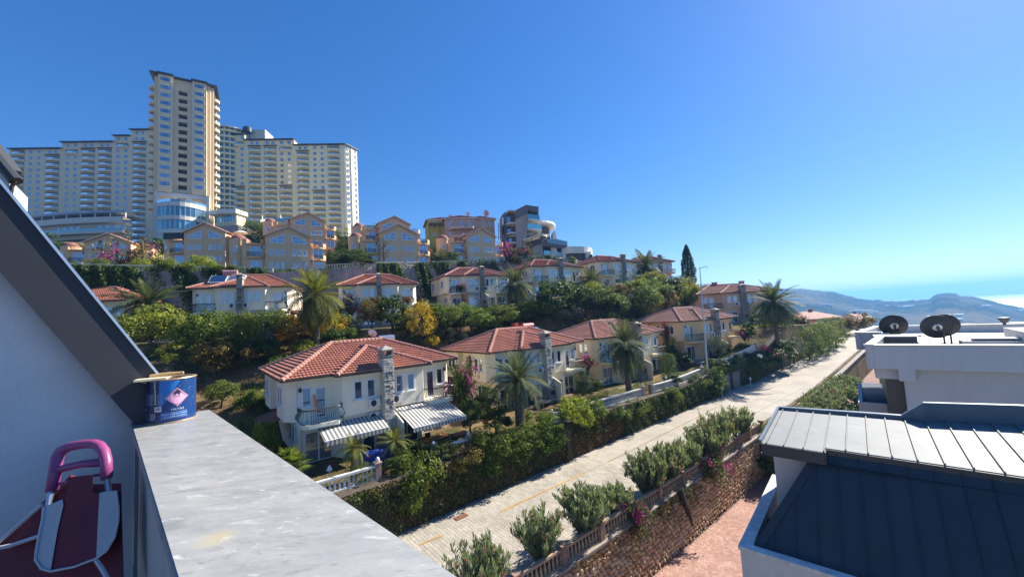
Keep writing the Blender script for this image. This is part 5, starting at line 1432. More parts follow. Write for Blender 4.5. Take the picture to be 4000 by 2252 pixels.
for p, q_ in zip(rim[:-1], rim[1:]):
    zp, zq_ = zt(p[1]), zt(q_[1])
    m.face((p[0], p[1], zp - .3), (q_[0], q_[1], zq_ - .3), (q_[0], q_[1], zq_ + q_[2]), (p[0], p[1], zp + p[2])); m.face((p[0], p[1] + .22, zp - .3), (p[0], p[1] + .22, zp + p[2]), (q_[0], q_[1] + .22, zq_ + q_[2]), (q_[0], q_[1] + .22, zq_ - .3))
    m.face((p[0], p[1], zp + p[2]), (q_[0], q_[1], zq_ + q_[2]), (q_[0], q_[1] + .22, zq_ + q_[2]), (p[0], p[1] + .22, zp + p[2]))
m.build('roof_rim', MAT('blue_grey_flashing', (.10, .14, .18), rough=.4, metal=.4), mr)
# dark steep face, panel by panel
def steep(a, top):
    return (a, 18.42, -5.6) if top else (a, 15.78, -8.62)
eds = [-1.44 + .6 * i for i in range(20)]
low = [-3.15 + .6 * i for i in range(23)]
TLc, BLc = Vector((-1.44, 18.42, -5.6)), Vector((-3.35, 15.78, -8.62))
def left_at(a):           # lower boundary of the sloping left edge
    f = (a - BLc.x) / (TLc.x - BLc.x); return BLc.lerp(TLc, min(1, max(0, f)))
xs_ = [-3.35] + [-2.9 + .6 * i for i in range(23)]
for a0, a1 in zip(xs_[:-1], xs_[1:]):
    p0, p1 = left_at(a0), left_at(a1); t0_ = p0 if a0 < -1.44 else Vector((a0, 18.42, -5.6)); t1_ = p1 if a1 < -1.44 else Vector((a1, 18.42, -5.6))
    m = MB(); B0, B1 = Vector((a0, 15.78, -8.62)), Vector((a1, 15.78, -8.62))
    if (t0_ - B0).length < .02: m.face(B0, B1, t1_)
    elif a0 < -1.44 < a1: m.face(B0, B1, t1_, TLc, t0_)
    else: m.face(B0, B1, t1_, t0_)
    m.build('steep_panel', SLATEBLUE, mr)
    m = MB(); m.beam(B1 + Vector((0, -.02, .02)), t1_ + Vector((0, -.02, .02)), .025, .05); m.build('seam', SLATEBLUE, mr)
m = MB(); m.beam(BLc + Vector((-.12, 0, -.05)), TLc + Vector((-.12, 0, -.03)), .26, .12, up=(0, -.75, .66)); m.build('edge_flashing', DGREY, mr)
m = MB(); m.prism([(-3.1, 18.62), (-1.0, 18.62), (11, 18.62), (11, 24), (-3.1, 22.6)], -16.5, -5.9); m.build('wall', WHT, mr)
m = MB(); m.box(-3.85, -3.47, 15.2, 22.4, -8.42, -8.3); m.box(-3.47, 11, 15.2, 15.53, -8.42, -8.302); m.build('coping', STONECAP, mr)
m = MB(); m.box(-3.8, -3.5, 15.24, 22.4, -9.35, -8.42); m.box(-3.5, 11, 15.24, 15.5, -9.35, -8.42); m.build('parapet', WHT, mr)
m = MB(); m.face((-3.5, 15.5, -8.66), (11, 15.5, -8.66), (11, 18.6, -8.66), (-3.5, 18.6, -8.66)); m.build('gutter', SLATEBLUE, mr)
m = MB(); m.box(-3.4, 11, 15.6, 18.5, -16.4, -9.35); m.build('lower_wall', MAT('tan_cladding', (.46, .34, .22), rough=.8, var=.15, streak=.2), mr)

# ---- white flat roofed villa
wv = empty('flat_roof_villa', (0, 0, 0), RROT, 'white flat roofed villa with two black dishes on its roof terrace', 'villa')
TW_ = -2.8
out = [(0.05, 30.4), (15, 30.9), (15, 49.2), (.9, 49.3), (-.45, 41.0), (1.2, 41.0)]
def rail(m, a, b, w, z0, z1):
    a, b = Vector((*a, 0)), Vector((*b, 0)); d = (b - a).normalized(); n_ = Vector((-d.y, d.x, 0)) * w
    m.face((a.x, a.y, z0), (b.x, b.y, z0), (b.x, b.y, z1), (a.x, a.y, z1)); m.face((a.x + n_.x, a.y + n_.y, z1), (b.x + n_.x, b.y + n_.y, z1), (b.x + n_.x, b.y + n_.y, z0), (a.x + n_.x, a.y + n_.y, z0)); m.face((a.x, a.y, z1), (b.x, b.y, z1), (b.x + n_.x, b.y + n_.y, z1), (a.x + n_.x, a.y + n_.y, z1))
    m.face((a.x, a.y, z0), (a.x, a.y, z1), (a.x + n_.x, a.y + n_.y, z1), (a.x + n_.x, a.y + n_.y, z0)); m.face((b.x, b.y, z0), (b.x + n_.x, b.y + n_.y, z0), (b.x + n_.x, b.y + n_.y, z1), (b.x, b.y, z1))
m = MB(); cop = MB()
for i in range(len(out)):
    a_, b_ = out[i], out[(i + 1) % len(out)]; rail(m, a_, b_, .32, -4.15, TW_ - .04)
    d = (Vector(b_) - Vector(a_)).normalized(); n_ = Vector((-d.y, d.x)) * -.05; e = d * .05
    rail(cop, (a_[0] + n_.x - e.x, a_[1] + n_.y - e.y), (b_[0] + n_.x + e.x, b_[1] + n_.y + e.y), .42, TW_ - .04, TW_)
m.build('parapet', WHT, wv); cop.build('coping', MAT('bright_coping', (.74, .73, .71), rough=.6, var=.04), wv)
m = MB(); m.prism([(.3, 30.7), (14.8, 31.2), (14.8, 49), (1.1, 49), (-.15, 41.3), (1.45, 41.3)], -4.1, -3.45); m.build('roof_terrace', MAT('pale_terrace_tiles', (.66, .64, .58), rough=.7, var=.08, scale=.6, fine=.08, fscale=3), wv)
m = MB(); m.box(1.5, 15, 31.0, 48.8, -16.5, -4.12); m.build('wall', WHT, wv)
m = MB(); m.box(.35, 1.45, 30.9, 41, -4.78, -4.16); m.build('soffit_beam', WHT, wv)
m = MB(); m.box(1.3, 1.95, 30.45, 31.0, -4.8, -4.15); m.build('pier', WHT, wv)
m = MB(); m.box(.75, 1.5, 31.6, 48, -16.5, -4.77); m.build('glazed_side', MAT('dark_side_cladding', (.022, .024, .028), rough=.4), wv)
m = MB(); m.box(-.62, .95, 34.7, 34.9, -8.05, -7.0); m.box(-.62, -.4, 34.9, 42.4, -8.05, -7.0); m.box(-.62, .9, 34.7, 42.4, -8.25, -8.05); m.build('balcony_wall', WHT, wv)
m = MB(); m.box(-.35, .74, 36.5, 36.55, -8.0, -6.0); m.build('balcony_glass', GL, wv)
m = MB(); m.box(7.0, 14.6, 36.5, 41, -3.44, -2.6); m.build('stair_block', WHT, wv)
# rooflight curbs, vents, urns and dishes on the terrace: things of their own
def rbox(name, parts, a, b, z, label, cat):
    o = empty(name, rp(a, b, z), RROT, label, cat)
    for pn, mt, bx in parts: mm = MB(); mm.box(*bx); mm.build(pn, mt, o)
    return o
rbox('roof_unit', [('base', WHT, (-1.0, 1.0, -.6, .6, 0, .22)), ('grille', DARKMETAL, (-.95, .95, -.55, .55, .22, .62)), ('lid', WHT, (-1.15, 1.15, -.75, .75, .62, .68))], 1.7, 37.2, -3.45, 'low black roof unit with a white lid in front of the two black dishes', 'roof unit')
rbox('roof_hatch', [('base', WHT, (-1.35, 1.35, -.7, .7, 0, .28)), ('frame', DARKMETAL, (-.85, .85, -.4, .4, .28, .38)), ('lid', WHT, (-.9, .9, -.45, .45, .38, .44))], 6.0, 37.8, -3.45, 'white stepped rooflight lying on the pale roof terrace', 'rooflight')
def bigdish(a, b, R, label, yaw=0.0, tilt=12):
    d = empty('satellite_dish', rp(a, b, -3.45), 0, label, 'satellite dish', 'black dishes on the white roof')
    m = MB(); m.lathe([(.55, 0), (.55, .03)], 14); m.tube([(0, 0, 0), (0, 0, 1.0)], .05, 8); m.tube([(0, 0, .75), (0, .28, .95)], .05, 6); m.build('mast', DARKMETAL, d)
    BLK = MAT('black_mesh_dish', (.018, .019, .02), rough=.55, var=.2, scale=2)
    m = MB(); pf = [(R * k / 8, .22 * R * (k / 8) ** 2) for k in range(9)]; m.lathe(pf, 32, cap=False); m.lathe([(r, z - .025) for r, z in pf], 32, cap=False); m.lathe([(R * .985, .22 * R), (R, .22 * R + .02), (R * 1.015, .22 * R - .02), (R, .21 * R - .03)], 32, cap=False)
    c = m.build('reflector', BLK, d, smooth=True); c.location = (0, .3, 1.15)
    c.rotation_euler = (rad(-90 + tilt), 0, yaw)
    m = MB(); m.lathe([(0, -.09), (.22 * R / .85, -.075), (.26 * R / .85, -.03), (.27 * R / .85, .0)], 20, cap=False); m.build('hub_plate', MAT('galvanised', (.45, .47, .48), rough=.35, metal=.7), c)
    m = MB(); m.lathe([(.05, -.2), (.09, -.14), (.09, -.06)], 10); m.box(-.05, .05, -.14, .14, -.22, -.12); m.build('bracket', DARKMETAL, c)
    return d
bigdish(2.0, 39.9, .80, 'black dish behind the low roof unit, next to the bushes', yaw=rad(-30), tilt=14)
bigdish(3.9, 37.3, .78, 'black dish on its own mast, overlapping a third dish', yaw=rad(-36), tilt=14)
bigdish(4.35, 38.6, .78, 'black dish partly hidden behind the one on the mast', yaw=rad(-36), tilt=16)
def urn(a, b, z, label):
    o = empty('roof_vent', rp(a, b, z), 0, label, 'vent cowl', 'black vent cowls on the white parapet')
    m = MB(); m.lathe([(.10, 0), (.09, .12)], 12); m.build('base', DARKMETAL, o)
    m = MB(); m.lathe([(.09, .12), (.16, .2), (.30, .42), (.33, .52), (.30, .56), (0, .58)], 16); m.build('cowl', DGREY, o, smooth=False)
urn(8.2, 47.5, -2.8, 'black mushroom vent on the far parapet of the white villa')
urn(7.6, 37.4, -2.6, 'black mushroom vent on the white stair block at the picture edge')
# red roof and chimney just beyond the white villa
o = empty('distant_chimney', rp(8.0, 62, -7.5), 0, 'small red chimney stack peeping over the white parapet', 'chimney'); m = MB(); m.box(-1.1, 1.1, -.6, .6, 0, 3.1); m.build('base', REDP, o); m = MB(); m.box(-.1, .9, -.5, .5, 3.1, 4.0); m.build('stack', REDP, o); m = MB(); m.box(-1.3, 1.3, -.8, .8, 2.95, 3.1); m.build('ledge', TRIM, o)
def cottage(x, y, z, w, d, h, rz, label):
    o = empty('cottage', (x, y, z), rz, label, 'house', 'low houses at the far end of the street')
    m = MB(); m.box(-w / 2, w / 2, -d / 2, d / 2, -3, h); m.build('wall', PL, o, color=(.62, .55, .46))
    m = MB(); A = [(-w / 2 - .5, -d / 2 - .5), (w / 2 + .5, -d / 2 - .5), (w / 2 + .5, d / 2 + .5), (-w / 2 - .5, d / 2 + .5)]
    r0, r1 = (-w / 2 + d / 2, 0, h + 1.6), (w / 2 - d / 2, 0, h + 1.6)
    m.face((*A[0], h), (*A[1], h), r1, r0); m.face((*A[2], h), (*A[3], h), r0, r1); m.face((*A[3], h), (*A[0], h), r0); m.face((*A[1], h), (*A[2], h), r1)
    ro = m.build('roof', TILE, o, color=(.5, .24, .18)); m = MB(); m.box(w * .1, w * .1 + .7, -.35, .35, h + .6, h + 2.2); m.build('chimney', PL, ro, color=(.5, .3, .25))
    for i in (-1, 1): put_win(o, W_S, i * w * .25, -d / 2, .6)
cottage(*at(3155, 1275, 92).xy, -6.6, 12, 7, 2.2, 0.35, 'low pinkish roof behind the far palm, seen above the street hedge')
cottage(*at(3335, 1255, 118).xy, -8.6, 9, 6, 2.0, 0.5, 'small red roofed house at the very end of the street')
# ================================================================== our own roof terrace
LD, LP = Vector((-.727, .686)), Vector((.686, .727)); LQ = Vector((-2.418, 2.435)); LZ = -.52
LROT = math.atan2(LP.y, LP.x)                    # local x = across the ledge (outwards), local y = along it (away from us)
def lp(x, y, z=0.0): return Vector((LQ.x + LP.x * x + LD.x * y, LQ.y + LP.y * x + LD.y * y, z))
def marble_mat():
    m, nt, out = node_mat('grey_marble'); P = pos(nt)
    p = nd(nt, 'ShaderNodeBsdfPrincipled', i_Roughness=.32)
    mp = nd(nt, 'ShaderNodeMapping'); mp.inputs['Rotation'].default_value = (0, 0, rad(-38)); mp.inputs['Scale'].default_value = (1.0, 2.6, 1.0); nt.links.new(P, mp.inputs['Vector'])
    w = nd(nt, 'ShaderNodeTexNoise', i_Scale=3.0, i_Detail=5.0); nt.links.new(mp.outputs[0], w.inputs['Vector'])
    dist = mixc(nt, .22, mp.outputs[0], w.outputs['Color'], 'ADD')
    big = noise(nt, dist, 5.0, 8.0, .62); mid = noise(nt, dist, 14.0, 8.0, .7); fin = noise(nt, dist, 60.0, 5.0, .7)
    c = ramp(nt, big, ((.28, (.23, .234, .228)), (.42, (.30, .302, .29)), (.55, (.335, .335, .32)), (.72, (.39, .385, .365))))
    c = mixc(nt, ramp(nt, mid, ((.34, 1.0), (.44, 0.0))), c, (.22, .235, .235))
    c = mixc(nt, ramp(nt, mid, ((.58, 0.0), (.66, .9))), c, (.52, .515, .495))
    ve = nd(nt, 'ShaderNodeTexVoronoi', feature='DISTANCE_TO_EDGE', i_Scale=3.2); nt.links.new(dist, ve.inputs['Vector'])
    c = mixc(nt, ramp(nt, ve.outputs['Distance'], ((.0, .55), (.03, .0))), c, (.33, .345, .34))
    c = mixc(nt, 1.0, c, ramp(nt, fin, ((.3, .9), (.7, 1.0))), 'MULTIPLY')
    sv = nd(nt, 'ShaderNodeVectorMath', operation='DISTANCE'); nt.links.new(P, sv.inputs[0]); st_ = onz(845, 2100, LZ); sv.inputs[1].default_value = tuple(st_)
    wob = math_n(nt, 'ADD', sv.outputs['Value'], math_n(nt, 'MULTIPLY', noise(nt, P, 28.0, 4.0), .05))
    c = mixc(nt, ramp(nt, wob, ((.04, .55), (.075, 0.0))), c, (.46, .38, .19))
    nt.links.new(c, p.inputs['Base Color']); nt.links.new(math_n(nt, 'ADD', math_n(nt, 'MULTIPLY', mid, .3), .2), p.inputs['Roughness'])
    nt.links.new(p.outputs[0], out.inputs['Surface']); return m
MARB = marble_mat()
GREYW = MAT('rough_grey_plaster', (.66, .65, .63), rough=.95, var=.14, scale=1.6, fine=.12, fscale=120, bmp=.10, bscale=160)
ledge = empty('parapet_wall', lp(0, 0, LZ), LROT - 0.0, 'low white parapet with a broad marble coping in front of us', 'parapet')
m = MB(); 
m.obox((.195, -2.2, -.018), (.195, 0, 0), (0, 2.2, 0), (0, 0, .018)); cp_ = m.mesh('coping', [MARB])
bm_ = bmesh.new(); bm_.from_mesh(cp_); bmesh.ops.bevel(bm_, geom=[e for e in bm_.edges], offset=.004, segments=2, affect='EDGES'); bm_.to_mesh(cp_); bm_.free()
link('coping', cp_, ledge)
m = MB(); m.box(.035, .36, -4.4, -.0, -16, -.037); m.build('wall', WHT, ledge)
m = MB(); m.box(.02, .034, -4.4, -.42, -1.1, -.06); m.build('panel', MAT('pale_grey_panel', (.40, .41, .40), rough=.6), ledge)
m = MB(); m.box(.02, .034, -.36, -.02, -1.1, -.06); m.build('panel', MAT('shadow_dark_panel', (.09, .10, .11), rough=.7), ledge)  # dark strip: shadow beside the wall corner put into the panel colour
# side wall with the steep dark roof edge
sw = empty('terrace_side_wall', lp(0, 0, LZ), LROT, 'grey plaster side wall under the steep dark roof edge', 'wall')
def kz(k, top): return (.83 - .49 * 1.76 + k * 1.76 if top else .37 - .49 * 1.76 + k * 1.76) - LZ
m = MB()                                             # plaster wall: local x negative is towards us and to the side
m.face((.02, 0, -1.2), (-1.6, 0, -1.2), (-1.6, 0, kz(1.6, False) + .1), (.02, 0, -.02 + .0), ); m.face((-1.6, .2, -1.2), (.02, .2, -1.2), (.02, .2, 0), (-1.6, .2, kz(1.6, False) + .1)); m.build('wall', GREYW, sw)
m = MB()
lowA, lowB, upA, upB = (.0, kz(0, False)), (-1.6, kz(1.6, False)), (.16, kz(-.16, True)), (-1.6, kz(1.6, True))
pl_ = [(.03, kz(-.03, False) + .0), (.16, kz(-.16, True) - .28), (.17, kz(-.17, True)), (-1.6, kz(1.6, True)), (-1.6, kz(1.6, False))]
n0 = [(x, -.13, z) for x, z in pl_]; n1 = [(x, .25, z) for x, z in pl_]
m.face(*n0); m.face(*n1[::-1])
for i in range(len(pl_)): m.face(n0[i], n1[i], n1[(i + 1) % len(pl_)], n0[(i + 1) % len(pl_)])
m.build('roof_edge', MAT('anthracite_sheet', (.030, .034, .042), rough=.6, var=.15, scale=3, fine=.08, fscale=60), sw)
m = MB(); m.beam((.175, -.135, kz(-.175, True) + .005), (-1.6, -.135, kz(1.6, True) + .005), .012, .012); m.build('edge_trim', MAT('bright_aluminium', (.75, .76, .78), rough=.35, metal=.8), sw)
# another eave with a gutter further along our roof
q0 = at(-60, 560, 3.9); q1 = at(62, 708, 3.9); q2 = at(38, 790, 3.95)
ev = empty('dormer', (q2.x, q2.y, 0), 0, 'pale dormer wall with a black gutter at the picture edge', 'dormer')
L_ = lambda p: p - Vector((q2.x, q2.y, 0))
m = MB(); c1, c2, c3, c4 = L_(at(-120, 540, 4.0)), L_(at(38, 700, 4.0)), L_(at(32, 900, 4.0)), L_(at(-120, 900, 4.0)); bk = Vector((-.5, .55, 0))
m.face(c4, c3, c2, c1); m.face(c3, c3 + bk, c2 + bk, c2); m.face(c4 + bk, c1 + bk, c2 + bk, c3 + bk); m.build('wall', MAT('pale_blue_plaster', (.42, .46, .48), rough=.9, var=.1, bmp=.2), ev)
m = MB(); m.tube([L_(q0), L_(q1)], .055, 8); m.tube([L_(q1), L_(at(48, 725, 3.9)), L_(at(35, 790, 3.92)), L_(at(30, 900, 3.95))], .018, 6); m.build('gutter', DGREY, ev)
m = MB(); m.beam(L_(at(-60, 520, 3.95)), L_(at(58, 672, 3.95)), .1, .05); m.build('eave', DGREY, ev)

# ---- paint tin on the coping
tin_c = lp(.178, -.165, LZ)
tin = empty('paint_tin', tin_c, rad(18), 'squat blue paint tin with a pink hazard diamond and a drip of paint', 'paint tin')
def tin_mat():
    m, nt, out = node_mat('printed_blue_tin')
    p = nd(nt, 'ShaderNodeBsdfPrincipled', i_Roughness=.28); tc = nd(nt, 'ShaderNodeTexCoord'); sx = nd(nt, 'ShaderNodeSeparateXYZ'); nt.links.new(tc.outputs['Object'], sx.inputs[0])
    x, z = sx.outputs[0], sx.outputs[2]
    # lighter sweep of blue in the upper right of the label
    e = math_n(nt, 'SUBTRACT', z, math_n(nt, 'MULTIPLY', math_n(nt, 'POWER', math_n(nt, 'ADD', x, .06, True), 2.0), 9.0)); f = ramp(nt, math_n(nt, 'ADD', math_n(nt, 'MULTIPLY', e, 2.0), .25), ((.40, 0.0), (.405, 1.0)))
    g = ramp(nt, math_n(nt, 'ADD', math_n(nt, 'MULTIPLY', x, 5.0), .5), ((.42, 0.0), (.46, 1.0)))
    c = mixc(nt, f, (.010, .045, .16), (.015, .16, .48)); c = mixc(nt, g, (.010, .022, .075), c)
    P = pos(nt); sp_ = nd(nt, 'ShaderNodeTexVoronoi', i_Scale=70.0); nt.links.new(P, sp_.inputs['Vector'])
    c = mixc(nt, ramp(nt, sp_.outputs['Distance'], ((.11, .8), (.14, 0.0))), c, (.35, .5, .75))
    nt.links.new(c, p.inputs['Base Color']); nt.links.new(p.outputs[0], out.inputs['Surface']); return m
TR, TH = .118, .262
m = MB(); m.lathe([(TR, .008), (TR, TH - .008)], 48, cap=False); m.build('label', tin_mat(), tin, smooth=True)
RUST = MAT('tin_rim_rusty', (.42, .30, .18), rough=.45, metal=.5, var=.3, scale=30)
m = MB(); m.lathe([(TR, .008), (TR + .004, .004), (TR + .003, -.0), (0, .0)], 48, cap=False); m.lathe([(TR, TH - .008), (TR + .005, TH - .003), (TR + .002, TH + .003), (TR - .012, TH), (TR - .014, TH - .02), (0, TH - .022)], 48, cap=False); m.build('rim', RUST, tin)
CRP = MAT('dried_cream_paint', (.72, .62, .42), rough=.6, var=.15, scale=20)
m = MB(); m.obox((-.075, -.05, TH + .006), (.075, .01, 0), (-.015, .06, 0), (0, .002, .006)); m.build('lid_paint', CRP, tin)
def on_can(ang, z, r=.0015): return Vector(((TR + r) * math.sin(ang), -(TR + r) * math.cos(ang), z))
def patch(pts, mat, name, r=.0012, par=None, sub=8):
    """flat print bent round the tin: polygon of (angle, height)"""
    m = MB(); m.face(*[on_can(a, z, r) for a, z in pts]); return m.build(name, mat, par or tin)
def strip(a0, a1, z0, z1, mat, name, r=.0012, par=None):
    m = MB(); n = max(1, int(abs(a1 - a0) / .09))
    for i in range(n):
        b0, b1 = a0 + (a1 - a0) * i / n, a0 + (a1 - a0) * (i + 1) / n; m.face(on_can(b0, z0, r), on_can(b1, z0, r), on_can(b1, z1, r), on_can(b0, z1, r))
    return m.build(name, mat, par or tin)
PINKL = MAT('pink_label', (.85, .42, .58), rough=.35, var=.02); INK = MAT('dark_print', (.03, .03, .05), rough=.4); WPR = MAT('white_print', (.70, .74, .80), rough=.4, var=.02); LBL = MAT('pale_blue_print', (.25, .38, .55), rough=.4)
def diamond(ac, zc, h, mat, name, r, par=None):
    m = MB(); w = h / TR; n = 8
    for i in range(n):
        f0, f1 = -1 + 2 * i / n, -1 + 2 * (i + 1) / n
        m.face(*[on_can(ac + w * f, zc + s_ * h * (1 - abs(f)), r) for f, s_ in ((f0, -1), (f1, -1), (f1, 1), (f0, 1))])
    return m.build(name, mat, par or tin)
DA = .62
dl = diamond(DA, .150, .056, PINKL, 'hazard_diamond', .0012)
m = MB(); w = .049 / TR
cs = [(DA, .150 + .049), (DA + w, .150), (DA, .150 - .049), (DA - w, .150)]
for i in range(4):
    for j in range(6):
        f0, f1 = j / 6, (j + 1) / 6; A_, B_ = cs[i], cs[(i + 1) % 4]
        m.beam(on_can(A_[0] + (B_[0] - A_[0]) * f0, A_[1] + (B_[1] - A_[1]) * f0, .002), on_can(A_[0] + (B_[0] - A_[0]) * f1, A_[1] + (B_[1] - A_[1]) * f1, .002), .0012, .0012)
m.build('border', INK, dl)
m = MB()                                             # the flame of the hazard sign
fl_ = [(-.10, .0), (-.14, .014), (-.11, .024), (-.09, .016), (-.06, .032), (-.03, .022), (.0, .042), (.03, .024), (.055, .034), (.085, .018), (.11, .025), (.13, .012), (.09, .0), (.05, .006), (.0, .012), (-.05, .006)]
m.face(*[on_can(DA + a, .162 + z, .0022) for a, z in fl_]); m.face(*[on_can(DA + a, .155 + z, .0022) for a, z in ((-.12, 0), (.12, 0), (.12, .003), (-.12, .003))]); m.build('flame', INK, dl)
def text(body, size, ang, z, mat, name, par, align='CENTER', r=.003, squash=1.0):
    cu = bpy.data.curves.new(name, 'FONT'); cu.body = body; cu.size = size; cu.align_x = align; cu.resolution_u = 2
    tmp = bpy.data.objects.new('text_tmp', cu); COL.objects.link(tmp)
    dg = bpy.context.evaluated_depsgraph_get(); me = bpy.data.meshes.new_from_object(tmp.evaluated_get(dg)); bpy.data.objects.remove(tmp)
    for v in me.vertices:
        a = ang + v.co.x * squash / TR; v.co = on_can(a, z + v.co.y, r)
    me.materials.clear(); me.materials.append(mat); me.name = name
    return link(name, me, par)
text('3', .014, DA, .104, INK, 'print', dl)
text('UN 1263', .016, DA + .02, .075, WPR, 'print', tin)
fr = strip(DA - .62, DA + .42, .028, .064, LBL, 'print', .0010)
strip(DA - .6, DA + .4, .030, .062, MAT('tin_blue_plain', (.012, .10, .36), rough=.3, var=.02), 'print', .0016)
text('DIKKAT: GAZDAN ZARARLI', .0105, DA - .1, .049, WPR, 'print', tin, squash=.85); text('COCUKLARA ULASILMAZ', .0105, DA - .1, .035, WPR, 'print', tin, squash=.85)
bc = strip(-.30, .0, .075, .104, WPR, 'barcode', .0012)
r_ = random.Random(2)
m = MB(); a_ = -.27
while a_ < -.03: w_ = r_.uniform(.006, .018); m.face(on_can(a_, .081, .002), on_can(a_ + w_, .081, .002), on_can(a_ + w_, .1, .002), on_can(a_, .1, .002)); a_ += w_ + r_.uniform(.008, .02)
m.build('bar', INK, bc)['kind'] = 'stuff'
m = MB()
for i in range(11):
    z_ = .176 - i * .0062; e_ = -.30 - r_.uniform(0, .12); m.face(on_can(-.95, z_, .0014), on_can(-.62, z_, .0014), on_can(-.62, z_ + .0026, .0014), on_can(-.95, z_ + .0026, .0014)); m.face(on_can(-.6, z_, .0014), on_can(e_, z_, .0014), on_can(e_, z_ + .0026, .0014), on_can(-.6, z_ + .0026, .0014)); m.face(on_can(-.22, z_, .0014), on_can(.06, z_, .0014), on_can(.06, z_ + .0022, .0014), on_can(-.22, z_ + .0022, .0014))
m.build('print_lines', MAT('small_print', (.20, .26, .36), rough=.4), tin)['kind'] = 'stuff'
strip(-.55, -.25, .028, .066, MAT('grey_print_block', (.13, .16, .22), rough=.4), 'print', .0012)
for a0 in (-1.18, -1.08, -.98): strip(a0, a0 + .06, .078, .094, WPR, 'print', .0012)
diamond(-1.0, .048, .018, WPR, 'hazard_diamond', .0012); diamond(-1.0, .048, .013, INK, 'print', .0020)
m = MB(); dz = [(-.28, TH), (-.285, .24), (-.27, .2), (-.255, .165), (-.262, .14), (-.25, .118)]
for (a0, z0), (a1, z1) in zip(dz[:-1], dz[1:]): m.face(on_can(a0 - .022, z0, .003), on_can(a1 - .018, z1, .003), on_can(a1 + .018, z1, .003), on_can(a0 + .022, z0, .003)); m.face(on_can(a0 - .03, z0, .0008), on_can(a1 - .026, z1, .0008), on_can(a1 - .018, z1, .003), on_can(a0 - .022, z0, .003))
m.build('paint_drip', MAT('pale_drip', (.66, .58, .55), rough=.4), tin)
m = MB(); m.tube([on_can(-1.45, .2, .004), on_can(-1.5, .17, .03), on_can(-1.62, .165, .045), on_can(-1.9, .19, .04), on_can(-2.0, .21, .004)], .0065, 6); m.build('handle', MAT('white_handle', (.6, .6, .58), rough=.5), tin)
# brush lying across the tin
bp = tin_c + Vector((0, 0, TH + .012))
br = empty('paint_brush', bp, rad(18), 'old paint brush resting on the rim of the blue tin', 'paint brush')
m = MB(); m.obox((-.15, -.02, -.012), (.055, -.008, -.02), (.003, .018, 0), (0, 0, .006)); m.build('bristles', MAT('crusted_bristles', (.34, .32, .28), rough=.9, var=.4, scale=60), br)
m = MB(); m.tube([(-.10, -.018, .0), (-.02, -.01, .012), (.06, 0, .012)], [.02, .012, .009], 8); m.build('handle', MAT('wooden_handle', (.50, .33, .14), rough=.5), br)

# ---- shopping trolley leaning against the wall
TD = 1.62
def tq(x, y, D=TD): return at(x / 2.408, 1650 + y / 2.408, D)
base = tq(700, 1400); trl = empty('shopping_trolley', (base.x, base.y, -1.55), 0, 'burgundy and grey shopping trolley with a purple handle leaning on the wall', 'shopping trolley')
TL_ = lambda p: p - Vector((base.x, base.y, -1.55))
BURG = MAT('burgundy_cloth', (.13, .012, .028), rough=.75, var=.2, scale=6, fine=.12, fscale=300, bmp=.15, bscale=400); GRYC = MAT('grey_cloth', (.42, .43, .43), rough=.8, var=.1, scale=5, fine=.1, fscale=300, bmp=.15, bscale=400)
PIPE = MAT('pale_piping', (.48, .47, .48), rough=.6); PURP = MAT('purple_plastic', (.26, .055, .16), rough=.35, var=.05); STEEL = MAT('tube_steel', (.5, .52, .53), rough=.25, metal=.9)
def dpt(y): return 1.60 + (1400 - y) / 1400 * .22         # leaning back towards the top
def slab_(pts, th, mat, name, off=0.0):
    F = [TL_(tq(x, y, dpt(y) + off)) for x, y in pts]; B = [TL_(tq(x, y, dpt(y) + off)) + Vector((-.35, .35, 0)) * th * 2.0 for x, y in pts]; m = MB(); n = len(F)
    m.face(*F); m.face(*B[::-1])
    for i in range(n): m.face(F[i], B[i], B[(i + 1) % n], F[(i + 1) % n])
    return m.build(name, mat, trl)
slab_([(630, 520), (875, 490), (872, 660), (932, 668), (925, 900), (905, 1275), (700, 1350), (478, 1393), (545, 1000), (595, 780), (628, 700)], .012, BURG, 'flap')
slab_([(410, 795), (588, 725), (595, 780), (543, 1000), (475, 1390), (390, 1368), (335, 1285), (345, 1200), (375, 1030), (402, 900)], .012, GRYC, 'flap_panel', -.004)
slab_([(935, 665), (985, 650), (1088, 642), (1112, 800), (1108, 930), (1075, 1080), (1000, 1205), (905, 1272), (920, 950)], .012, GRYC, 'flap_panel', -.004)
m = MB(); m.tube([TL_(tq(x, y, dpt(y) - .006)) for x, y in ((410, 795), (402, 900), (372, 1035), (343, 1200), (335, 1285), (390, 1370), (478, 1395), (700, 1352), (905, 1274), (1000, 1207), (1075, 1080), (1110, 930), (1114, 800), (1090, 640))], .0045, 6); m.build('piping', PIPE, trl)
slab_([(-40, 1200), (0, 1150), (390, 800), (640, 560), (870, 660), (1135, 650), (1160, 1600), (60, 1600), (-60, 1300)], .15, BURG, 'bag_body', .05)
slab_([(-60, 1140), (395, 765), (405, 790), (370, 1060), (-60, 1190)], .01, BURG, 'side_flap', .02)
m = MB()
for pth in (((-60, 1160), (200, 935), (395, 768)), ((-60, 1185), (90, 1155), (370, 1062)), ((905, 1290), (960, 1370), (1010, 1460))): m.tube([TL_(tq(x, y, dpt(y) - .0)) for x, y in pth], .008, 6)
m.build('piping', PIPE, trl)
m = MB()
m.tube([TL_(tq(x, y, dpt(y) + .03)) for x, y in ((490, 640), (520, 430), (540, 320), (580, 260), (660, 222), (780, 200), (880, 195), (935, 215), (975, 270), (1000, 360), (1005, 520))], [.021, .022, .023, .023, .021, .02, .02, .021, .022, .021, .02], 12)
m.tube([TL_(tq(x, y, dpt(y) + .03)) for x, y in ((530, 450), (620, 420), (780, 385), (980, 370))], [.018, .016, .016, .018], 10)
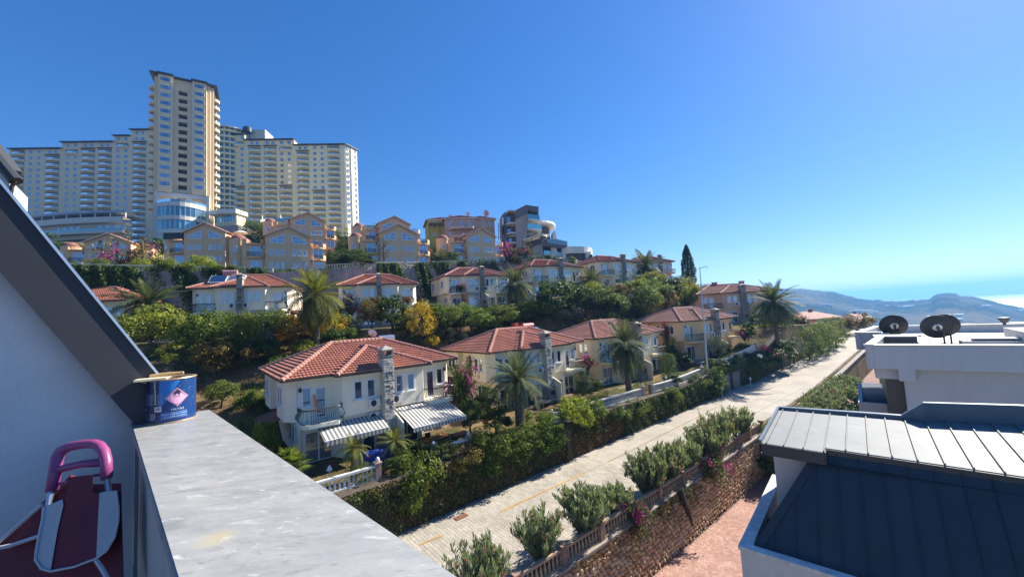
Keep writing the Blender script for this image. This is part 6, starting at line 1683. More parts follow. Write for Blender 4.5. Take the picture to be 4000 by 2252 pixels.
m.tube([TL_(tq(x, y, dpt(y) + .03)) for x, y in ((525, 575), (640, 555), (860, 495), (980, 485))], .006, 6)
m.build('handle', PURP, trl, smooth=True, merge=True)
m = MB(); m.tube([TL_(tq(x, y, dpt(y) + .035)) for x, y in ((480, 640), (455, 790), (440, 900))], .011, 8); m.build('tube', STEEL, trl); m = MB(); m.tube([TL_(tq(x, y, dpt(y) + .035)) for x, y in ((1005, 515), (1025, 640), (1035, 760))], .011, 8); m.build('tube', STEEL, trl)
m = MB(); m.face(*[lp(x, y, -1.55) for x, y in ((.02, 0), (.02, -4.5), (-3.5, -4.5), (-3.5, 0))]); tag(m.build('terrace_floor', MAT('terrace_floor_tiles', (.16, .10, .09), rough=.8)), 'terrace floor below the parapet', kind='structure')
# ================================================================== street side details
# charred palm post and pale post against the rubble wall
def lean_post(u0, v0, z0, u1, v1_, D1, r0, r1, mat, label, nm='post', cat='post'):
    a = onz(u0, v0, z0); b = at(u1, v1_, D1); o = empty(nm, a, 0, label, cat)
    m = MB(); m.tube([Vector((0, 0, -.2)), (b - a) * .33 + Vector((.02, 0, 0)), (b - a) * .7, b - a], [r0 * 1.1, r0, r0 * .95, r1], 9); m.build('shaft', mat, o); return o
BARK = MAT('blackened_bark', (.018, .015, .014), rough=.95, var=.4, scale=6, bmp=.6)
lean_post(2705, 2085, -16.08, 2655, 1905, 26.4, .24, .2, BARK, 'blackened leaning palm trunk against the rubble wall', 'dead_trunk', 'trunk')
lean_post(2897, 1908, -16.05, 2852, 1735, 34.2, .15, .12, MAT('grey_timber', (.22, .17, .13), rough=.95, var=.3, scale=5), 'grey timber post leaning at the bend of the rosy path')
# thin metal lamp mast behind the orange villa
mp_ = at(2762, 1440, 50); mt_ = at(2733, 1042, 50.3)
ms = empty('metal_mast', (mp_.x, mp_.y, ground_z(mp_.x, mp_.y)), 0, 'thin tall metal mast with a small arm in front of the orange villa', 'mast')
b0 = Vector((0, 0, 0)); b1 = mt_ - Vector(ms.location); GALV = MAT('galvanised', (.45, .47, .48), rough=.35, metal=.7)
m = MB(); m.tube([b0, b1], [.15, .05], 8); m.build('shaft', GALV, ms); m = MB(); m.tube([b1 + Vector((0, 0, -.2)), b1 + Vector((.9, 0, .05)), b1 + Vector((1.0, 0, -.3))], .04, 5); m.build('arm', GALV, ms)
# garden lamps with white bell shades
def garden_lamp(u, v, D, label, h=.95):
    p = at(u, v, D); z = ground_z(p.x, p.y); o = empty('garden_lamp', (p.x, p.y, z), 0, label, 'garden lamp', 'white garden lamps along the street')
    hh = min(1.3, max(h, p.z - z)); m = MB(); m.tube([(0, 0, 0), (0, 0, hh)], .025, 6); m.build('stem', PVC, o); m = MB(); m.lathe([(.17, hh - .02), (.15, hh + .05), (.07, hh + .2), (.03, hh + .26), (0, hh + .27)], 12); m.build('shade', TRIM, o); return o
for u, v, D, lab in ((1288, 1885, 23.5, 'white garden lamp beside the marble ledge and the low round shrub'), (1694, 1757, 27, 'white garden lamp under the big striped awning'), (2203, 1610, 34, 'white garden lamp on the wall near the wide palm'), (2600, 1475, 46, 'white garden lamp between the palm and the clipped column'), (2920, 1378, 54, 'white garden lamp by the white round dish'), (2810, 1420, 50, 'white garden lamp standing on the ivy wall by the mast'), (2358, 1590, 37, 'white garden lamp among the low topiary before the yellow villa')):
    garden_lamp(u, v, D, lab)
# balcony and garden furniture of the lowest villa
vm = v1.matrix_basis.copy(); vm = Matrix.Translation(v1.location) @ Matrix.Rotation(v1.rotation_euler.z, 4, 'Z')
def vw(x, y, z): return vm @ Vector((x * v1.scale.x, y, z))
ORNG = MAT('orange_wood', (.50, .16, .04), rough=.45, var=.15, scale=4)
def table(loc, w, d, h, mat, label, nm='table', rz=SROT, cat='table'):
    o = empty(nm, loc, rz, label, cat); m = MB(); m.box(-w / 2, w / 2, -d / 2, d / 2, h - .05, h); m.build('tabletop', mat, o)
    for sx in (-1, 1):
        for sy in (-1, 1): m = MB(); m.box(sx * (w / 2 - .1) - .03, sx * (w / 2 - .1) + .03, sy * (d / 2 - .1) - .03, sy * (d / 2 - .1) + .03, 0, h - .05); m.build('leg', IRON, o)
    return o
t_ = table(vw(2.9, -2.6, .0), 2.0, .95, .76, ORNG, 'orange wooden table under the wide striped awning')
for dx, lab in ((-.35, 'orange gourd on the wooden table, at the chimney end'), (0.0, 'orange gourd in the middle of the wooden table'), (.35, 'orange gourd on the wooden table, at the far end')):
    p = vw(2.9 + dx, -2.6, .76); o = empty('gourd', p, 0, lab, 'gourd', 'gourds on the orange table'); m = MB(); m.lathe([(0, 0), (.08, .02), (.1, .08), (.07, .14), (.02, .17)], 8); m.build('fruit', MAT('gourd_skin', (.6, .30, .06), rough=.5), o); m = MB(); m.tube([(0, 0, .16), (.02, 0, .22)], .012, 5); m.build('stem', BARK, o)
table(vw(4.9, -3.3, .1), 1.2, .9, .7, MAT('rust_red_board', (.40, .10, .05), rough=.6, var=.15, scale=4), 'smaller rust red table at the far side of the wide awning')
def chair(loc, rz, mat, label, grp):
    o = empty('garden_chair', loc, rz, label, 'chair', grp)
    m = MB(); m.box(-.22, .22, -.22, .22, .42, .46); m.build('seat', mat, o); m = MB(); m.box(-.22, .22, .19, .23, .5, .95); m.build('backrest', mat, o)
    for sx in (-1, 1):
        for sy in (-1, 1): m = MB(); m.box(sx * .2 - .02, sx * .2 + .02, sy * .2 - .02, sy * .2 + .02, 0, .43 if sy < 0 else .95); m.build('leg', IRON, o)
    return o
for dx, rz, lab in ((-.6, SROT + math.pi, 'dark garden chair at the near side of the orange table, first'), (.5, SROT + math.pi, 'dark garden chair at the near side of the orange table, second'), (-.1, SROT, 'dark garden chair behind the orange table')):
    chair(vw(2.9 + dx, -3.4 if rz > SROT else -1.8, 0), rz, DARKMETAL, lab, 'garden chairs of the lowest villa')
BLUE = MAT('blue_tarpaulin', (.01, .035, .26), rough=.5, var=.25, scale=5)
o = empty('covered_table', vw(-1.6, -2.2, 0), SROT, 'table under a crumpled blue tarpaulin in the shaded garden', 'covered table')
tarp = bmesh.new(); bmesh.ops.create_grid(tarp, x_segments=14, y_segments=10, size=1)
tr_ = random.Random(3)
for v in tarp.verts:
    x, y = v.co.x * 1.5, v.co.y * 1.0; e = max(abs(v.co.x), abs(v.co.y)); v.co = Vector((x * (1 - .12 * e), y * (1 - .1 * e), (.78 if e < .65 else .78 - (e - .65) * 1.9) + tr_.uniform(-.05, .05)))
me = bpy.data.meshes.new('tarpaulin'); tarp.to_mesh(me); tarp.free(); me.materials.append(BLUE); link('tarpaulin', me, o)
for sx in (-1, 1):
    for sy in (-1, 1): m = MB(); m.box(sx * .9 - .03, sx * .9 + .03, sy * .5 - .03, sy * .5 + .03, 0, .75); m.build('leg', IRON, o)
# low iron garden fence of the lowest villa
def iron_fence(pts, label, hgt=.85):
    o0 = Vector(pts[0]); o = empty('iron_fence', o0, 0, label, 'fence', 'low iron garden fences'); m = MB(); r = MB()
    for a, b in zip(pts[:-1], pts[1:]):
        a, b = Vector(a) - o0, Vector(b) - o0; r.tube([a + Vector((0, 0, hgt)), b + Vector((0, 0, hgt))], .025, 5); r.tube([a + Vector((0, 0, .1)), b + Vector((0, 0, .1))], .02, 5); n = int((b - a).length / .14)
        for i in range(n): p = a.lerp(b, (i + .5) / n); m.tube([p + Vector((0, 0, .05)), p + Vector((0, 0, hgt))], .012, 3, cap=False)
    r.build('rail', IRON, o); m.build('bars', IRON, o)['kind'] = 'stuff'; return o
iron_fence([vw(-3.6, -3.1, 0), vw(.4, -3.1, 0), vw(.4, -1.4, 0)], 'black iron fence in front of the blue tarpaulin')
iron_fence([vw(1.0, -3.9, 0), vw(5.2, -3.9, 0)], 'black iron fence before the orange table')
iron_fence([on(v2, -5.5, -2.6, 0), on(v2, 2.5, -2.6, 0)], 'black iron fence behind the trunk of the wide palm')
table(on(v2, -1.8, -1.4, 0), 2.0, 1.0, .75, MAT('dark_blue_top', (.04, .05, .07), rough=.25), 'dark terrace table behind the wide palm')
chair(on(v2, -2.2, -.5, 0), SROT, MAT('navy_fabric', (.015, .02, .06)), 'navy chair at the dark terrace table', 'terrace chairs of the pale yellow villa')
for v, lab in ((r2d, 'thin dark railing before the villa with bougainvillea'), (r2b, 'thin dark railing before the white villa with solar panels'), (r2f, 'thin dark railing before the last white villa')):
    iron_fence([on(v, -6, -2.4, 0), on(v, 6.2, -2.4, 0)], lab)
# a folded parasol and a thin pole on the first balcony
o = empty('furled_parasol', on(v1, -5.0, .5, 3.0), 0, 'furled orange parasol leaning on the balcony of the lowest villa', 'parasol')
m = MB(); m.tube([(0, 0, 0), (-.25, .1, 1.0)], .02, 6); m.build('pole', PVC, o); m = MB(); m.tube([(-.1, .04, .5), (-.3, .12, 1.2), (-.45, .2, 1.75)], [.05, .09, .05], 8); m.build('canopy', MAT('orange_cloth', (.65, .22, .10), rough=.8), o)
dish(on(r2c, -4.6, -9.5, -2.2), 2.2, .5, 'white dish on a rusty pole among the orchard trees', (PVC, MAT('rusty_iron')), pole=3.0)
dish(on(O3, 2.6, -1.5, 0), 2.4, .45, 'white dish on a post before the orange house with two domes', (PVC, DARKMETAL), pole=1.6)
dish(at(2965, 1370, 53).xy.to_3d() + Vector((0, 0, -8.0)), 2.2, .34, 'round white dish on the wall top by the far garden lamp', (PVC, DARKMETAL), pole=.7)
# water barrel on the villa by the roof edge and terracotta porch roof below the orchard
o = empty('water_tank', on(r2a, 4.6, 7.5, EZ + 1.35), 0, 'small orange water tank on the roof by the dark roof edge', 'water tank'); m = MB(); m.lathe([(.42, 0), (.45, .1), (.45, .75), (.2, .9), (0, .92)], 12); m.build('tank', MAT('orange_plastic', (.62, .25, .03), rough=.5), o); m = MB(); m.lathe([(.18, .9), (.18, .98), (0, 1.0)], 10); m.build('lid', DARKMETAL, o)
def shed(u, v, D, w, d, h, label, wall=True, rz=.35):
    p = at(u, v, D); z = ground_z(p.x, p.y); o = empty('garden_shed', (p.x, p.y, z), rz, label, 'shed')
    m = MB(); m.box(-w / 2, w / 2, -d / 2, d / 2, -1, h); m.build('wall', PL, o, color=CREAMW)
    pln = [([(-w / 2 - .4, -d / 2 - .4), (w / 2 + .4, -d / 2 - .4), (w / 2 - .6, 0), (-w / 2 + .6, 0)], (0, 1), lambda x, y: h + .1 + .45 * (y + d / 2 + .4)), ([(w / 2 + .4, d / 2 + .4), (-w / 2 - .4, d / 2 + .4), (-w / 2 + .6, 0), (w / 2 - .6, 0)], (0, -1), lambda x, y: h + .1 + .45 * (d / 2 + .4 - y)),
           ([(w / 2 + .4, -d / 2 - .4), (w / 2 + .4, d / 2 + .4), (w / 2 - .6, 0)], (-1, 0), lambda x, y: h + .1 + .45 * (d / 2 + .4) * (w / 2 + .4 - x)), ([(-w / 2 - .4, d / 2 + .4), (-w / 2 - .4, -d / 2 - .4), (-w / 2 + .6, 0)], (1, 0), lambda x, y: h + .1 + .45 * (d / 2 + .4) * (x + w / 2 + .4))]
    m = MB()
    for poly, up, zf in pln: m.face(*[(x, y, zf(x, y)) for x, y in poly])
    ro = m.build('roof', TILE, o, color=TERRA); tv_, ta_, _ = lay_tiles(pln, .34, .4, 8); link('roof_tiles', np_mesh('roof_tiles', tv_.reshape(-1, 3), 4, TILE, attr=ta_), ro, color=TERRA)['kind'] = 'stuff'
    m = MB(); m.beam((-w / 2 - .45, -d / 2 - .45, h + .05), (w / 2 + .45, -d / 2 - .45, h + .05), .12, .14); m.build('gutter', MAT('grey_blue_gutter', (.28, .32, .40), rough=.5), ro); return o
shed(565, 1480, 25.0, 3.4, 3.0, 2.4, 'small tiled shed peeping over the paint tin')
shed(655, 1390, 33.5, 2.6, 2.4, 1.2, 'little tiled well house among the orchard trees')
# bamboo screen fence along the path edge, with its low white wall
bf = empty('bamboo_fence', su(2, -14.15, -16.1), SROT, 'bamboo cane fence between the rosy path and the white villa', 'fence')
m = MB(); m.box(-16, 30, -.18, .1, -.2, .12); m.build('base', WHT, bf)
br_ = random.Random(8); CANES = [MAT('bamboo_cane', (.22, .14, .08), rough=.7, var=.35, scale=6), MAT('dark_bamboo_cane', (.07, .045, .03), rough=.7, var=.3, scale=6)]
cm = []
for k in range(2): m = MB(); m.tube([(0, 0, .1), (.02, 0, .6), (0, .01, 1.25)], .022, 5); cm.append(m.mesh('cane', [CANES[k]]))
n_ = 0; x = -5.0; far_ = [MB(), MB()]
while x < 20:
    k = br_.random() < .45; tilt = br_.uniform(-.07, .07)
    if n_ < 290: o = link('cane', cm[k], bf, (x, br_.uniform(-.02, .02), 0)); o.rotation_euler = (0, tilt, 0); n_ += 1
    else: far_[k].tube([(x, 0, .1), (x + tilt, 0, 1.25)], .022, 4, cap=False)
    x += br_.uniform(.04, .06)
for k in (0, 1): far_[k].build('canes', CANES[k], bf)['kind'] = 'stuff'
m = MB(); m.tube([(-5, -.03, 1.12), (20, -.03, 1.12)], .02, 5); m.tube([(-5, -.03, .35), (20, -.03, .35)], .02, 5); m.build('rail', CANES[1], bf)
# scooter parked behind the balustrade among the oleanders
sco = onz(2440, 2010, -12.3); o = empty('scooter', (sco.x, sco.y, street_z(st(sco.x, sco.y)[0])), SROT + .4, 'dark scooter with a small windscreen parked between the oleanders', 'scooter')
SCB = MAT('scooter_body_grey', (.06, .065, .08), rough=.25)
m = MB(); m.tube([(-.75, 0, .62), (-.35, 0, .66), (.05, 0, .45), (.3, 0, .35), (.5, 0, .7), (.48, 0, .95)], [.12, .17, .14, .12, .13, .08], 8); m.build('body', SCB, o, smooth=True); m = MB(); m.box(-.65, -.05, -.13, .13, .72, .82); m.build('seat', BARK, o)
for x in (-.55, .65):
    m = MB(); m.tube([(x, -.05, .24), (x, .05, .24)], .24, 14); w_ = m.build('wheel', BARK, o)
m = MB(); m.tube([(.5, -.32, 1.0), (.5, .32, 1.0)], .02, 6); m.tube([(.66, 0, .25), (.5, 0, 1.0)], .03, 6); m.build('handlebar', GALV, o); m = MB(); m.obox((.58, 0, 1.15), (.02, 0, .03), (0, .2, 0), (-.05, 0, .16)); m.build('windscreen', GL, o)
# ================================================================== plants
vr_ = np.random.default_rng(42)
def leaves_from(points, dirs, size, asp, mat, name, v=None, jit=.7, droop=0.0):
    """one folded leaf (two triangles as a quad) at every point, facing roughly along dirs"""
    n = len(points); d = dirs + vr_.normal(0, jit, (n, 3)); d /= np.linalg.norm(d, axis=1, keepdims=True) + 1e-9
    a = vr_.normal(0, 1, (n, 3)); a[:, 2] -= droop; a -= d * (a * d).sum(1, keepdims=True); a /= np.linalg.norm(a, axis=1, keepdims=True) + 1e-9
    b = np.cross(d, a); L = size * vr_.uniform(.6, 1.35, (n, 1)); W = L * asp
    p0 = points - a * L * .5; p2 = points + a * L * .5; p1 = points + b * W * .5 + d * L * .08; p3 = points - b * W * .5 + d * L * .08
    V_ = np.stack([p0, p1, p2, p3], 1).reshape(-1, 3)
    if v is None: v = vr_.uniform(0, 1, n)
    return np_mesh(name, V_, 4, mat, attr=np.clip(v, 0, 1))
def clump_points(n, R, nclump, cr, flat=1.0, shell=.75, low=-.75, seed=0):
    """crown made of leaf clumps spread through an ellipsoid: gaps between clumps stay open"""
    r = np.random.default_rng(seed); C_ = []
    while len(C_) < nclump:
        q = r.normal(0, 1, 3); q /= np.linalg.norm(q)
        if q[2] < low: continue
        C_.append(q * r.uniform(shell, 1.0) ** .6 * np.array([1, 1, flat]) * R * r.uniform(.72, 1.05))
    C_ = np.array(C_); k = r.integers(0, nclump, n); cs = r.uniform(.6, 1.3, nclump) * cr; cv = r.normal(.5, .16, nclump)
    q = r.normal(0, 1, (n, 3)); q /= np.linalg.norm(q, axis=1, keepdims=True); rr = r.uniform(0.25, 1, (n, 1)) ** .5
    P_ = C_[k] + q * rr * cs[k][:, None] * np.array([1, 1, .75]); D_ = q * .6 + C_[k] / R * .5 + np.array([0, 0, .35])
    return P_, D_, cv[k] + r.normal(0, .17, n)
G1 = LEAF('leaf_mid_green', ((0, (.048, .080, .016)), (.5, (.12, .175, .03)), (1, (.25, .29, .065))), .44)
G2 = LEAF('leaf_dark_green', ((0, (.026, .048, .014)), (.5, (.062, .106, .024)), (1, (.14, .19, .045))), .38)
G3 = LEAF('leaf_lime', ((0, (.12, .145, .018)), (.5, (.23, .26, .034)), (1, (.38, .37, .06))), .5)
G4 = LEAF('leaf_autumn_yellow', ((0, (.16, .11, .012)), (.5, (.40, .25, .02)), (1, (.56, .37, .035))), .42)
G5 = LEAF('leaf_olive_grey', ((0, (.06, .075, .045)), (.5, (.125, .15, .095)), (1, (.25, .27, .20))), .25)
G6 = LEAF('leaf_bronze', ((0, (.075, .055, .018)), (.5, (.16, .12, .032)), (1, (.30, .22, .055))), .42)
GO = LEAF('leaf_oleander', ((0, (.05, .075, .035)), (.5, (.13, .17, .085)), (1, (.30, .34, .21))), .36, .4)
MAG = LEAF('bract_magenta', ((0, (.20, .010, .10)), (.5, (.42, .03, .25)), (1, (.60, .10, .42))), .35)
REDB = LEAF('bract_red', ((0, (.28, .012, .015)), (.5, (.50, .03, .04)), (1, (.62, .12, .10))), .35)
PINKF = LEAF('oleander_flower', ((0, (.35, .03, .06)), (.5, (.55, .07, .11)), (1, (.70, .2, .25))), .3)
IVYB = LEAF('creeper_brown', ((0, (.05, .028, .013)), (.5, (.14, .075, .03)), (1, (.34, .18, .07))), .3)
IVYG = LEAF('creeper_green', ((0, (.025, .042, .011)), (.5, (.06, .09, .022)), (1, (.17, .19, .05))), .32)
PALMG = LEAF('palm_frond', ((0, (.035, .05, .022)), (.5, (.075, .10, .045)), (1, (.16, .19, .09))), .3, .7)
PALMY = LEAF('palm_frond_fresh', ((0, (.07, .085, .018)), (.5, (.13, .15, .035)), (1, (.24, .25, .07))), .4, .7)
BRK = MAT('brown_bark', (.10, .075, .055), rough=.95, var=.35, scale=5, fine=.3, fscale=25, bmp=.6)
def trunk_mesh(h, r, spread, seed, nb=5, top=.55):
    rr = random.Random(seed); m = MB(); base = Vector((0, 0, -.3)); k = Vector((rr.uniform(-.1, .1), rr.uniform(-.1, .1), h))
    m.tube([base, k * .5 + Vector((rr.uniform(-.05, .05), 0, 0)), k], [r * 1.25, r, r * .8], 8)
    for i in range(nb):
        a = 2 * math.pi * i / nb + rr.uniform(-.4, .4); e = k + Vector((math.cos(a) * spread, math.sin(a) * spread, spread * rr.uniform(.6, 1.3)))
        mid = k.lerp(e, .5) + Vector((0, 0, spread * .12)); m.tube([k * .96, mid, e], [r * .6, r * .4, r * .15], 6)
        for j in range(2): f = mid.lerp(e, .4); m.tube([f, f + Vector((rr.uniform(-1, 1), rr.uniform(-1, 1), rr.uniform(.3, 1))) * spread * .5], [r * .25, r * .07], 4)
    return m.mesh('trunk', [BRK], smooth=True)
KINDS = {}
def crown_kind(key, mats, n, R, nclump, cr, flat, size, asp, th, tr_r, low=-.6, variants=2, jit=.7, stems=5, shell=.55):
    L = []
    for i in range(variants):
        P_, D_, v = clump_points(n, R, nclump, cr, flat, shell, low, seed=hash(key) % 1000 + i if False else sum(map(ord, key)) + i * 7)
        P_[:, 2] += th + R * flat * .75
        L.append((leaves_from(P_, D_, size, asp, mats[i % len(mats)], 'crown', v, jit), trunk_mesh(th, tr_r, R * .55, i + len(key), stems)))
    KINDS[key] = L
# unit trees, about one metre in crown radius
crown_kind('citrus', [G1, G1], 4200, 1.0, 34, .34, .82, .105, .5, .62, .07)
crown_kind('dark', [G2, G2], 4600, 1.0, 32, .36, .95, .115, .55, .45, .07)
crown_kind('lime', [G3, G3], 3800, 1.0, 30, .36, .8, .11, .5, .15, .06)
crown_kind('green', [G1, G1], 4400, 1.0, 30, .38, .8, .10, .5, .12, .06)
crown_kind('yellow', [G4, G4], 3200, 1.0, 26, .32, .85, .10, .45, .45, .05)
crown_kind('olive', [G5, G5], 4200, 1.0, 34, .32, .85, .085, .28, .4, .06)
crown_kind('bronze', [G6, G6], 3600, 1.0, 26, .34, .9, .105, .5, .4, .05)
crown_kind('sparse', [G3, G1], 1500, 1.0, 22, .28, .9, .09, .45, .7, .05, variants=2)
crown_kind('clipped', [G1, G1], 6000, 1.0, 140, .16, .95, .055, .6, .05, .05, low=-.95, variants=2, jit=.4, shell=.96)
def hit(u, v, D0):
    """where the line of sight meets the ground"""
    r = ray(u, v); D = D0 * .72
    while D < D0 * 1.4:
        if r.z * D <= ground_z(r.x * D, D): return D
        D += .2
    return D0
def plant(kind, u, v, D, w, h, label, grp=None, cat=None, name=None, xy=None, z=None):
    """w, h: crown width and total height in metres"""
    if xy is None: D2 = hit(u, v, D) if grp != HG else min(max(hit(u, v, D), D * .88), D * 1.12); p = at(u, v, D2); x, y = p.x, p.y; w *= D2 / D; h *= D2 / D
    else: x, y = xy
    z = ground_z(x, y) if z is None else z
    var = KINDS[kind]; cm, tm = var[rng.randrange(len(var))]
    nm = name or ('shrub' if kind in ('lime', 'green', 'clipped') else 'tree')
    zs = {'citrus': 2.15, 'dark': 2.3, 'lime': 1.75, 'green': 1.75, 'yellow': 2.15, 'olive': 2.1, 'bronze': 2.2, 'sparse': 2.5, 'clipped': 1.85}[kind]
    o = empty(nm, (x, y, z - .05), rng.uniform(0, 6.28), label, cat or nm, grp, (w / 2.2 * rng.uniform(.95, 1.05), w / 2.2 * rng.uniform(.95, 1.05), h / zs))
    link('trunk', tm, o); link('crown', cm, o); return o
OG = 'orchard trees between the villa rows'; SG = 'shrubs and trees below the upper villas'; HG = 'trees around the orange houses'; WG = 'shrubs along the street wall'
